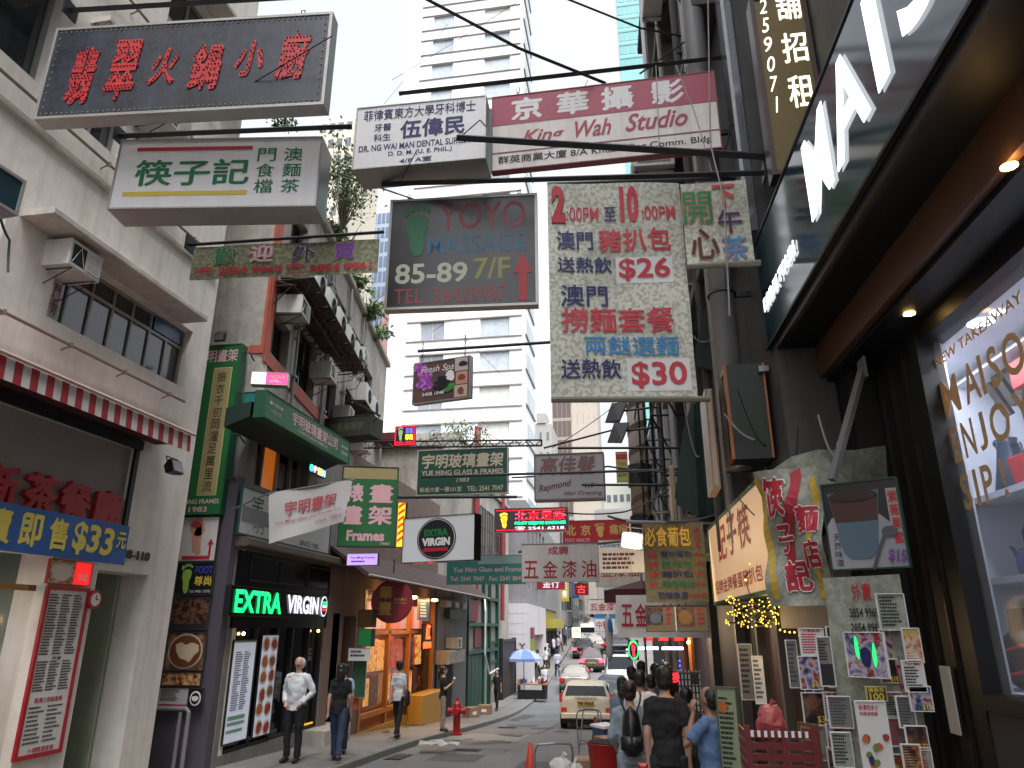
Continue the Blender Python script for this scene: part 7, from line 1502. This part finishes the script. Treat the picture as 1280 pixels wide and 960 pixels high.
o.matrix_world = Matrix.Translation(f3.location) @ Matrix.Rotation(R(62), 4, 'Z') @ Matrix.Translation((-.1, .07, 1.52)); MB().bbox(-.006, .006, -.03, .03, 0, .1, .004).build('case', ink, o)
f4 = person('man in a white shirt standing ahead of the woman with the backpack', *hd(799, 840, 10.6, -6), tee('tee_white', 0), M('jeans_dark', 0), 'stand', 'short', 'a', False, 1.08)
f5 = person('woman in a grey blue top left of the man in white', *hd(777, 848, 11.2, 10), tee('tee_greyblue', (96, 112, 136)), M('jeans_dark', 0), 'stand', 'long', 'b', False, .95)
f6 = person('person with dark hair between the man in white and the black T-shirt', *hd(813, 845, 12, 15), tee('tee_dusk', (70, 66, 70)), M('jeans_dark', 0), 'stand', 'short')
f7 = person('person in dark clothes to the right of the black T-shirt man', *hd(857, 862, 9.5, -20), tee('tee_brown', (48, 38, 36)), M('trousers_black', 0), 'stand', 'short', 'b')
bk = MB(); 
crowd = [(792, 13, 'olive', 1.62, 20, 'person in an olive top before the lit stall'), (806, 14.2, 'dusk', 1.7, -30, 'person in grey by the neon foot sign'), (822, 13.4, 'greyblue', 1.66, 40, 'person in a blue grey top under the bulbs'), (836, 15.5, 'brown', 1.68, 0, 'person in brown at the lit stall')]
for px, d, c, h, f_, L_ in crowd: person(L_, G(px, d), f_, h, {'olive': tee('tee_olive', (96, 110, 60)), 'dusk': tee('tee_dusk', 0), 'greyblue': tee('tee_greyblue', 0), 'brown': tee('tee_brown', 0)}[c], M('jeans_dark', 0), 'stand', 'short')
# far crowd on both pavements: share meshes of a few figures
def person_copy(src, at, face, label, h=1, group='people far up the street'):
    c = src.copy(); COL.objects.link(c); c.matrix_world = Matrix.Translation(at) @ Matrix.Rotation(R(face), 4, 'Z') @ Matrix.Scale(h, 4); c['label'] = label; c['group'] = group
    for ch in src.children: k_ = ch.copy(); COL.objects.link(k_); k_.parent = c; k_.matrix_basis = ch.matrix_basis
    return c
fr = random.Random(21)
where = ['by the yellow shop front', 'below the small lit sign', 'on the left kerb beyond the silver car', 'walking uphill on the far left pavement', 'beside the braking car', 'by the far parked van', 'in the far crowd near the clinic sign', 'under the far hardware sign']
for i in range(30):
    d = 48+i*1.4; x = (KL(d)-fr.uniform(.3, 1.4)) if i % 4 else (KR(d)+fr.uniform(.2, .8)); s_ = (w2, w4, w6, w7, w8, f5)[i % 6]
    person_copy(s_, Vector((x, d, gz(d)+.14)), fr.uniform(0, 360), '%s of the distant walkers in %s far up the street' % (('nearest', 'second nearest', 'middle one', 'second farthest', 'farthest')[i//6], ('dark clothes', 'a white top', 'black', 'a white blouse', 'a pale top', 'a grey blue top')[i % 6]), fr.uniform(.92, 1.02))
# more signs up the street
fr = random.Random(33)
SG = [('maroon', 'dark red'), ('plate_blue', 'blue'), ('panel_white_aged', 'white'), ('yellow_sign', 'yellow'), ('sign_green', 'green'), ('panel_teal', 'teal')]
PL = ['over the braking car', 'above the farthest truck', 'by the small cream lit sign', 'beyond the clinic sign', 'left of the far hardware sign', 'over the far left pavement']
for i in range(16):
    d = 50+i*4.5; left = i % 3 != 2; x = (KL(d)+.1 if left else KR(d)-.3); z = gz(d)+fr.uniform(3.2, 7.5); mn_, cn = SG[i % 6]; tall = i % 2
    o = thing('street_sign', '%s of the %s %s signs far up the street' % (('nearest', 'middle one', 'farthest')[i//6], ['small flat', 'small upright'][tall], cn), 'sign', (x, d, z), 'small signs far up the street'); w_, h_ = (.7, 2.0) if tall else (1.9, .8)
    MB().bbox(-w_/2, w_/2, -.08, .08, 0, h_, .02).build('panel', M(mn_, 0), o); MB().tube([(-1.2 if left else 1.2, 0, h_+.1), (w_/2 if left else -w_/2, 0, h_+.1)], .03, 4).build('arm', black, o)
    lettering(o, ['金行', '酒家', '藥房', '足療', '茶莊', '眼鏡'][i % 6], -w_*.3, h_*.12, w_*.3, h_*.88, inkred if mn_ == 'panel_white_aged' else inkwhite, y=-.085, bold=.02, col=bool(tall))
hb_ = thing('hanging_cover', 'white plastic cover hanging beside the lane next to the white hardware banner', 'cover', P(760, 768, 22))
mb = MB(); rr = random.Random(3); mb.loft([[(.6*rad*(1+rr.uniform(-.35, .35))*math.cos(a), rad*.5*math.sin(a), -z+rr.uniform(-.04, .04)) for a in [k*math.pi/5 for k in range(10)]] for z, rad in ((0, .03), (.12, .12), (.4, .17), (.8, .13), (1.05, .19), (1.25, .02))]); mb.build('sheet', M('sheet_white', (190, 190, 194), .4, var=.2), hb_, smooth=True); MB().ball((.05, -.12, -.3), (.07, .03, .2), 8, 6).build('blue_mark', inkblue, hb_)
# ------------------------------------------------------------------ vehicles
rub = M('tyre_rubber', (24, 24, 25), .8); chrome = M('chrome', (180, 184, 190), .15, .9, var=0); cgl = M('car_glass', (18, 22, 26), .08, spec=.3, var=0)
tail = lit('tail_lamp', (170, 20, 24), .15); tailon = lit('tail_lamp_on', (255, 36, 50), 7); plate = M('plate_yellow', (214, 166, 30), .5, var=0)
PROF = {  # stations from rear to front: y, z_bottom, half width, belt z, roof z, roof half width
 'mpv': [(0, .3, .7, .86, .88, .66), (.06, .26, .83, .93, .97, .72), (.16, .24, .84, .97, 1.34, .64), (.4, .22, .85, .97, 1.44, .66), (1.6, .22, .86, .97, 1.47, .67), (2.6, .22, .86, .96, 1.42, .65), (3.2, .22, .86, .94, 1.1, .66), (3.5, .23, .85, .92, .96, .72), (4.1, .25, .82, .86, .9, .7), (4.35, .3, .7, .66, .72, .6)],
 'sedan': [(0, .34, .7, .8, .84, .64), (.08, .26, .83, .95, .98, .7), (.6, .24, .86, .97, 1.02, .72), (.95, .22, .87, .97, 1.26, .62), (1.5, .22, .87, .96, 1.42, .58), (2.5, .22, .88, .95, 1.43, .58), (3.2, .22, .87, .93, 1.02, .66), (3.5, .22, .86, .9, .94, .72), (4.3, .25, .82, .76, .8, .68), (4.5, .3, .7, .6, .64, .6)],
 'van': [(0, .36, .74, 1.1, 1.2, .72), (.05, .3, .84, 1.12, 1.85, .72), (.2, .28, .86, 1.15, 1.95, .74), (3.4, .28, .86, 1.15, 1.97, .74), (3.9, .28, .86, 1.12, 1.42, .72), (4.3, .3, .84, 1.05, 1.1, .74), (4.6, .34, .78, .8, .86, .7)]}
CARS = {}
def car(kind, label, M4, paint, cat='car', lampson=False, plt='', group=None, front=False, rack=False):
    o = thing('parked_%s' % ('van' if kind == 'van' else 'car'), label, cat, M4, group)
    st = PROF[kind]; mb = MB(); rings = []
    for y, zb, wb, zt, zr, wr in st:
        rings.append([(wb*.9, y, zb), (wb, y, zb+.12), (wb*1.0, y, (zb+zt)/2), (wb*.965, y, zt), (wr, y, zr-.04), (wr*.85, y, zr), (0, y, zr+.015), (-wr*.85, y, zr), (-wr, y, zr-.04), (-wb*.965, y, zt), (-wb, y, (zb+zt)/2), (-wb, y, zb+.12), (-wb*.9, y, zb)])
    mb.loft(rings); bo = mb.build('body', paint, o, smooth=True); s = bo.modifiers.new('s', 'SUBSURF'); s.levels = s.render_levels = 2
    def q(i0, i1, f0, f1, sx, e=.012, t0=.04, t1=.96):
        """patch of side glass between stations, from belt to roof"""
        def pt(i, f, off): 
            y, zb, wb, zt, zr, wr = st[i]; a = Vector((wb*.965, y, zt)); b = Vector((wr, y, zr-.04)); v = a.lerp(b, f); v.x += off; v.x *= sx; return v
        return [pt(i0, f0, e), pt(i1, f0, e), pt(i1, f1, e), pt(i0, f1, e)]
    n = len(st)
    cab = [i for i in range(n) if st[i][4]-st[i][3] > .22]; g = MB()
    for sx in (-1, 1):
        for a, b in zip(cab, cab[1:]):
            if st[b][0]-st[a][0] < .15: continue
            f = q(a, b, .12, .84, sx); v = [Vector(p) for p in f]; m0 = v[0].lerp(v[1], .04); m1 = v[0].lerp(v[1], .96); m2 = v[3].lerp(v[2], .96); m3 = v[3].lerp(v[2], .04)
            ring = [m0, m1, m2, m3]; g.add([p for p in ring]+[p+Vector((-sx*.03, 0, 0)) for p in ring], [(0, 1, 2, 3), (7, 6, 5, 4), (0, 4, 5, 1), (1, 5, 6, 2), (2, 6, 7, 3), (3, 7, 4, 0)])
    g.build('side_window', cgl, o)
    # rear and front screens
    def screen(i0, i1, nm, up0=.1, up1=.9, sgn=-1):
        a, b = st[i0], st[i1]; z0 = a[4] if True else 0; p0 = Vector((a[5]*.93, a[0], a[4])); p1 = Vector((b[5]*.9, b[0], b[4]-.03))
        c0 = p0.lerp(p1, up0); c1 = p0.lerp(p1, up1); nn = Vector((0, -(c1.z-c0.z), (c1.y-c0.y))).normalized()*(.022 if sgn < 0 else -.022)
        if nn.y*sgn < 0: nn = -nn
        ring = [Vector((-c0.x, c0.y, c0.z))+nn, Vector((c0.x, c0.y, c0.z))+nn, Vector((c1.x, c1.y, c1.z))+nn, Vector((-c1.x, c1.y, c1.z))+nn]
        MB().add(ring+[p-nn*1.6 for p in ring], [(0, 1, 2, 3), (7, 6, 5, 4), (0, 4, 5, 1), (1, 5, 6, 2), (2, 6, 7, 3), (3, 7, 4, 0)]).build(nm, cgl, o)
    if kind == 'mpv': screen(1, 2, 'rear_window', .04, .9); screen(7, 5, 'windscreen', .05, .95, 1)
    if kind == 'sedan': screen(2, 4, 'rear_window', .06, .92); screen(7, 5, 'windscreen', .1, .92, 1)
    if kind == 'van': screen(0, 1, 'rear_window', .12, .85); screen(5, 3, 'windscreen', .08, .82, 1)
    zt = st[1][3]; yb = -.02; L_ = st[-1][0]
    for sx in (-1, 1):
        if kind == 'van': MB().bbox(sx*.78-.05, sx*.78+.05, -.03, .06, .75, 1.15, .01).build('tail_light', tailon if lampson else tail, o)
        elif kind == 'mpv': MB().bbox(min(sx*.8, sx*.62), max(sx*.8, sx*.62), -.02, .1, .52, .64, .01).build('tail_light', tail, o); MB().bbox(min(sx*.86, sx*.78), max(sx*.86, sx*.78), .02, .16, .8, 1.05, .01).build('tail_light', tailon if lampson else tail, o)
        else: MB().bbox(min(sx*.84, sx*.52), max(sx*.84, sx*.52), -.03, .1, .66, .86, .01).build('tail_light', tailon if lampson else tail, o)
        MB().bbox(min(sx*.76, sx*.5), max(sx*.76, sx*.5), L_-.12, L_-.02, .58, .74, .01).build('headlight', M('headlight', (210, 214, 220), .1, var=0), o)
        MB().bbox(min(sx*.87, sx*1.03), max(sx*.87, sx*1.03), L_*.66, L_*.66+.09, .95, 1.1, .02).build('wing_mirror', paint, o)
        for y in (.75, L_-.85):
            MB().cyl((sx*.87, y, .31), .31, -sx*.2, 22, 'x').build('wheel', rub, o); MB().cyl((sx*.875, y, .31), .19, -sx*.05, 14, 'x').build('rim', chrome, o)
    MB().bbox(-.8, .8, -.07, .1, .3, .48, .03).build('rear_bumper', paint if kind == 'mpv' else M('bumper_dark', (40, 38, 40), .6), o); MB().box(-.78, .78, .0, .12, .18, .299).build('valance', rub, o); MB().bbox(-.76, .76, L_-.1, L_+.04, .28, .5, .03).build('front_bumper', paint, o)
    MB().bbox(-.5, .5, L_-.02, L_+.03, .52, .64, .01).build('grille', black, o)
    if plt:
        MB().bbox(-.27, .27, -.05, -.02, .7 if kind == 'mpv' else .56, .83 if kind == 'mpv' else .69, .004).build('number_plate', plate, o); z = .72 if kind == 'mpv' else .58
        lettering(o, plt, -.24, z, .24, z+.09, ink, y=-.055, bold=.03)
    MB().box(-.35, .35, -.035, -.0, zt-.0, zt+.03).build('trim_strip', chrome, o)
    if rack: m_ = MB(); [m_.tube([(-.7, y, 1.98), (-.7, y, 2.12), (.7, y, 2.12), (.7, y, 1.98)], .02, 5) for y in (.5, 1.5, 2.5)]; m_.build('roof_rack', black, o)
    return o
def road_at(px, py, d, head=0): 
    p = P(px, py, d); p.z = gz(d)+.003; sl = math.atan((gz(d+2)-gz(d-1))/3); return Matrix.Translation(p) @ Matrix.Rotation(R(head), 4, 'Z') @ Matrix.Rotation(sl, 4, 'X')
car('mpv', 'cream estate car with a yellow number plate parked nearest on the right', road_at(733, 905, 25.2, 1), M('paint_cream', (214, 206, 176), .25, var=.08, spec=.6), plt='PB 9063')
car('sedan', 'dark car parked just ahead of the cream estate car', road_at(760, 890, 31, 1), M('paint_dark', (60, 62, 66), .25, var=.05), plt='')
car('sedan', 'silver beige saloon coming to a stop on the left of the lane', road_at(718, 850, 43.5, 3), M('paint_silver', (168, 160, 150), .25, .3, var=.05), lampson=False, plt='MK 412')
car('sedan', 'grey car with its red brake lights on', road_at(740, 838, 54, 4), M('paint_grey', (110, 104, 104), .25, .3), lampson=True, plt='HX 201')
car('van', 'white van facing the camera parked on the right', road_at(776, 848, 45.5, 182), M('paint_white', (206, 206, 202), .3), 'van', rack=True)
car('van', 'dark van with a roof rack behind the white van', road_at(777, 826, 54, 3), M('paint_dark', 0), 'van', lampson=False, rack=True)
car('van', 'distant white van climbing the hill', road_at(745, 800, 76, 4), M('paint_white', 0), 'van', group='vehicles far up the hill')
car('van', 'farthest white truck at the top of the hill', road_at(745, 785, 94, 4), M('paint_white', 0), 'van', group='vehicles far up the hill')
car('sedan', 'pale car far up the hill between the van and the braking car', road_at(744, 812, 66, 4), M('paint_silver', 0), group='vehicles far up the hill')
car('sedan', 'dark car parked on the right side beyond the dark van', road_at(768, 812, 66, 4), M('paint_dark', 0), group='vehicles far up the hill')
# ------------------------------------------------------------------ street things
# hydrant
hr = M('hydrant_red', (196, 22, 28), .35, var=.15); hp = spot(571, 902, 19.4)
h = thing('fire_hydrant', 'bright red fire hydrant on the left pavement', 'fire hydrant', hp)
MB().tube([(0, 0, 0), (0, 0, .05), (0, 0, .06), (0, 0, .5), (0, 0, .52), (0, 0, .6), (0, 0, .62), (0, 0, .72), (0, 0, .78), (0, 0, .8)], [.14, .14, .09, .09, .13, .13, .11, .1, .05, .02], 18).build('barrel', hr, h, smooth=False)
for sx in (-1, 1): MB().cyl((sx*.09, 0, .55), .065, sx*.11, 14, 'x').cyl((sx*.2, 0, .55), .08, sx*.03, 8, 'x').build('outlet', hr, h)
MB().cyl((0, -.09, .55), .07, -.1, 14, 'y').cyl((0, -.19, .55), .085, -.03, 8, 'y').build('outlet', hr, h); MB().box(-.03, .03, -.03, .03, .8, .85).build('valve_nut', hr, h)
def cone(label, at, H=.72, m=None):
    o = thing('traffic_cone', label, 'traffic cone', at); r = M('cone_orange', (214, 50, 26), .5, var=.15)
    MB().bbox(-.2, .2, -.2, .2, 0, .04, .015).build('base', m or r, o); MB().tube([(0, 0, .04), (0, 0, H*.5), (0, 0, H)], [.15, .09, .025], 18).build('body', m or r, o, smooth=True)
    return o
cone('orange traffic cone on the road at the bottom edge', hs_(663, 928, .72, 0, 5, 16))
cone('dark red traffic cone between the red bin and the hand trucks', hs_(744, 896, .9, 0, 7, 18), .9, M('cone_dull', (110, 34, 28), .6))
cb = M('cardboard', (150, 118, 86), .8, var=.2)
def carton(label, M4, w_, d_, h, m=None):
    o = thing('carton', label, 'box', M4); MB().bbox(-w_/2, w_/2, -d_/2, d_/2, 0, h, .006).build('box_body', m or cb, o)
    MB().box(-w_/2+.01, w_/2-.01, -.02, .02, h, h+.003).build('tape', M('tape', (170, 150, 120), .4, var=0), o); MB().quad((-w_*.2, -d_/2-.002, h*.3), (w_*.2, -d_/2-.002, h*.3), (w_*.2, -d_/2-.002, h*.6), (-w_*.2, -d_/2-.002, h*.6)).build('box_label', inkwhite, o); return o
def gnd(px, d, dz=0): p = P(px, 940, d); p.z = gz(d)+dz; return p
def trolley(label, M4, m=None):
    o = thing('hand_truck', label, 'hand truck', M4); m_ = MB(); mm = m or alu
    for sx in (-1, 1): m_.tube([(sx*.2, .1, .12), (sx*.2, .0, 1.0), (sx*.17, -.05, 1.06), (0, -.06, 1.07)], .012, 6)
    for z in (.3, .55, .8): m_.tube([(-.2, .08-z*.08, z), (.2, .08-z*.08, z)], .01, 6)
    m_.build('frame', mm, o); MB().box(-.22, .22, -.25, .08, .1, .115).build('toe_plate', mm, o)
    for sx in (-1, 1): MB().cyl((sx*.2, .16, .1), .1, sx*.05, 14, 'x').build('wheel', rub, o)
    return o
trolley('hand truck with a carton and white bags near the orange cone', Matrix.Translation(gnd(692, 8.2)) @ Matrix.Rotation(R(20), 4, 'Z'))
p = gnd(706, 8.0); carton('brown carton on the hand truck near the orange cone', Matrix.Translation(p+Vector((0, -.1, .12))), .4, .34, .3); carton('upper carton under the white plastic bags', Matrix.Translation(p+Vector((0.02, -.1, .43))) @ Matrix.Rotation(R(4), 4, 'Z'), .42, .34, .24)
plastic_bag('crumpled white plastic bags on the cartons', Matrix.Translation(p+Vector((-.03, -.1, .67))), .26, bagm); plastic_bag('second white plastic bag beside it on the cartons', Matrix.Translation(p+Vector((.1, -.06, .67))) @ Matrix.Rotation(1, 4, 'Z'), .22, bagm)
trolley('leaning steel hand truck behind the cream estate car', Matrix.Translation(gnd(742, 13.5)) @ Matrix.Rotation(R(25), 4, 'Z') @ Matrix.Rotation(R(-14), 4, 'X'), steel)
trolley('second steel hand truck with folded handle beside the red bin', Matrix.Translation(gnd(728, 14)) @ Matrix.Rotation(R(-30), 4, 'Z') @ Matrix.Rotation(R(-20), 4, 'X'), steel)
rb = thing('plastic_bin', 'red plastic bin among the cartons', 'bin', gnd(757, 9.5)); MB().tube([(0, 0, 0), (0, 0, .3), (0, 0, .6), (0, 0, .62)], [.15, .18, .21, .23], 18).build('body', M('bin_red', (190, 26, 24), .4, var=.15), rb, smooth=True); MB().tube([(0, 0, .55), (0, 0, .63)], [.2, .2], 18).build('inside', dark, rb)
rb.location.z += .35
for i, (px, d, dz, w_, d_, h, L_) in enumerate(((742, 9.4, 0, .45, .4, .45, 'carton under the basket left of the red bin'), (757, 9.5, 0, .4, .4, .34, 'carton under the red bin'), (742, 10.4, .0, .5, .4, .7, 'stacked carton behind the red bin'), (725, 8.9, 0, .4, .36, .36, 'carton at the bottom edge beside the basket'), (768, 10.5, .14, .4, .4, .8, 'tall carton right behind the red bin'))): carton(L_, Matrix.Translation(gnd(px, d, dz)) @ Matrix.Rotation(R(i*13-20), 4, 'Z'), w_, d_, h)
bs = thing('basket', 'brown wire basket with blue and white packets', 'basket', gnd(733, 8.4)+Vector((0, 0, .36))); m_ = MB()
for z in (0, .1, .2, .28): m_.tube([(.24*math.cos(a), .18*math.sin(a), z) for a in [k*math.pi/10 for k in range(21)]], .008, 5)
for k in range(20): a = k*math.pi/10; m_.tube([(.2*math.cos(a), .15*math.sin(a), 0), (.24*math.cos(a), .18*math.sin(a), .28)], .005, 4)
m_.build('wire', M('basket_brown', (96, 76, 60), .6), bs); m_ = MB(); m_.bbox(-.12, .02, -.08, .05, .05, .3, .02); m_.build('packet', M('packet_blue', (110, 140, 170), .5), bs); MB().bbox(.03, .14, -.06, .08, .05, .25, .02).build('packet', inkwhite, bs)
bx = thing('storage_tub', 'blue and white plastic tub on the cartons behind the red bin', 'tub', gnd(757, 11)+Vector((0, 0, .8))); MB().tube([(0, 0, 0), (0, 0, .22)], [(.22, .15), (.26, .18)], 4).build('body', M('tub_blue', (60, 84, 130), .4), bx); MB().tube([(0, 0, .22), (0, 0, .25)], [(.28, .2), (.28, .2)], 4).build('rim', inkwhite, bx)
o = MB().bbox(-.04, .04, -.03, .03, 0, .9, .02).build('sign_post', M('hydrant_red', 0)); o.location = gnd(803, 6.9, .13); tag(o, 'red post partly hidden by the queue', 'post')
# litter bag on the kerb
lt_ = MB(); r = random.Random(9); vs = [(i*.11+r.uniform(-.03, .03), j*.12+r.uniform(-.03, .03), .02+r.uniform(0, .08)) for j in range(5) for i in range(9)]
lt_.add(vs, [(j*9+i, j*9+i+1, j*9+i+10, j*9+i+9) for j in range(4) for i in range(8)]); o = lt_.build('litter_bag', M('litter_clear', (190, 190, 186), .3, alpha=.6, var=0)); o.location = spot(520, 926, 16.2); tag(o, 'flattened clear plastic bag lying by the left kerb', 'litter')
# umbrella stall
us = thing('parasol', 'pale blue parasol over the small pavement stall', 'parasol', spot(655, 872, 42)); mb = MB(); R_ = 1.0
for k in range(8):
    a0, a1 = k*math.pi/4, (k+1)*math.pi/4
    mb.cur = k % 2
    mb.add([(0, 0, 2.35), (R_*.6*math.cos(a0), R_*.6*math.sin(a0), 2.2), (R_*.6*math.cos(a1), R_*.6*math.sin(a1), 2.2), (R_*math.cos(a0), R_*math.sin(a0), 1.85), (R_*math.cos(a1), R_*math.sin(a1), 1.85), (R_*math.cos(a0), R_*math.sin(a0), 1.7), (R_*math.cos(a1), R_*math.sin(a1), 1.7)], [(0, 1, 2), (1, 3, 4, 2), (3, 5, 6, 4)])
mb.build('canopy', [M('parasol_blue', (96, 124, 190), .7), M('parasol_pale', (150, 168, 210), .7)], us); MB().tube([(0, 0, 0), (0, 0, 2.4)], .025, 8).build('pole', alu, us)
tb_ = thing('stall_table', 'low stall table with small goods under the blue parasol', 'table', spot(668, 874, 40)); MB().box(-.9, .7, -.4, .4, .68, .74).build('table_top', cb, tb_)
for sx in (-.8, .6): MB().box(sx-.03, sx+.03, -.35, .35, 0, .68).build('leg', black, tb_)
MB().box(-.8, .6, -.3, .3, .02, .4).build('crate_below', dark, tb_); fr = random.Random(5)
for k in range(14): o = MB().bbox(-.06, .06, -.05, .05, 0, fr.uniform(.08, .3), .01).build('goods', [cb, inkwhite, red, M('tee_brown', 0), M('tub_blue', 0)][k % 5], tb_); o.location = (fr.uniform(-.8, .6), fr.uniform(-.3, .3), .74)
# bin and small notices near the amber shop
S = sign('notice', 'white notice taped to the post by the amber shop', 'notice', (435, 810), (435, 826), (462, 824), 17.6, .02, inkwhite, M('paper', 0), dR=17.6, fw=.004); lines(S, .1, .2, .9, .8, 2, ink, 4)
S = sign('notice', 'green notice board under the white notice', 'notice', (442, 826), (438, 872), (456, 872), 17.8, .03, M('notice_green', (50, 100, 70), .5), M('paper', 0), dR=17.8, fw=.004)
S = sign('box_sign', 'tilted dark box sign with green face hanging at the amber shop', 'sign', (449, 786), (447, 808), (464, 808), 18, .25, lit('green_dim', (30, 110, 60), .2), black, dR=18, fw=.01)
S = sign('box_sign', 'tilted black and amber box above the green faced box sign', 'sign', (449, 762), (447, 784), (466, 784), 18, .25, M('amber_dim', (120, 84, 40), .5), black, dR=18, fw=.01)
S = sign('orange_flag', 'small orange cloth hanging on the post left of the boy', 'flag', (441, 866), (440, 886), (447, 886), 17.9, face=M('flag_orange', (206, 84, 40), .7), cloth=True, dR=17.9)

# extra queue of vehicles and street clutter
car('sedan', 'second dark car in the queue ahead of the cream estate car', road_at(765, 862, 36.5, 1), M('paint_blue', (50, 60, 84), .25, var=.05), plt='')
car('sedan', 'black car on the left edge of the far lane', road_at(729, 815, 62, 3), M('paint_black', (24, 24, 26), .2), lampson=True, group='vehicles far up the hill')
car('van', 'white minibus climbing behind the black car', road_at(735, 803, 72, 3), M('paint_white', 0), 'van', group='vehicles far up the hill')
# overlapping notices on the menu wall
fr = random.Random(77)
mk = ['paper_menu', 'paper_shaded', 'photo_mix', 'photo_food', 'photo_dark', 'food_photo', 'banner_mottle']
kd = ['price sheet', 'grey sheet', 'blue toned photo sheet', 'food photo sheet', 'dark photo sheet', 'red toned food sheet', 'mottled sheet']
cells = [(x, y) for y in (782, 822, 862, 902, 938) for x in (1000, 1032, 1066, 1100, 1132)]
rows_ = ['top row', 'second row', 'middle row', 'fourth row', 'bottom row']; cols_ = ['far left column', 'left column', 'centre column', 'right column', 'far right column']
for i, (x, y) in enumerate(cells):
    if (x, y) in ((1066, 782), (1066, 822), (1066, 902), (1066, 938), (1066, 862)): continue
    k = (i*3+i//5) % 7; w_, h_ = fr.uniform(22, 34), fr.uniform(30, 44); x0, y0 = x+fr.uniform(-4, 4), y+fr.uniform(-5, 5); d = 5.95-.0052*(x-1000)
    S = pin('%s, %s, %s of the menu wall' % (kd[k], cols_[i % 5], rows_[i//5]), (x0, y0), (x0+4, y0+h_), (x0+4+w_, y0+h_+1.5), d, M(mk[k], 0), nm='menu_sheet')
    if k in (0, 1, 6): lines(S, .08, .2, .92, .94, 8, ink if i % 2 else inkred, 50+i); T(S, ['外賣菜單', '早餐', '特價', '套餐'][i % 4], .15, .04, .85, .15, inkred)
    elif k == 5: T(S, ['車仔麵', '豬扒包', '凍檸茶'][i % 3], .1, .05, .9, .25, inkyel); lines(S, .1, .75, .9, .95, 3, inkwhite, i)
    else: T(S, ['$28', '$32', '$18'][i % 3], .5, .72, .95, .95, inkyel)
wl_ = bpy.data.lights.new('fairy_glow', 'POINT'); wl_.energy = 5; wl_.color = (1, .72, .35); wl_.shadow_soft_size = .3; lo = bpy.data.objects.new('fairy_glow', wl_); link(lo, fl_); lo.location = (0, -.1, -.1)
for i, (x, y, z) in enumerate(((-4.6, 30.4, 0), (-4.7, 28.3, 0), (-5.6, 25.6, 0))):
    carton(['flat carton by the green doors', 'brown carton against the grey shed', 'carton beside the yellow counter'][i], Matrix.Translation((x-1.6, y, gz(y)+.135)) @ Matrix.Rotation(i, 4, 'Z'), .5, .4, .35)
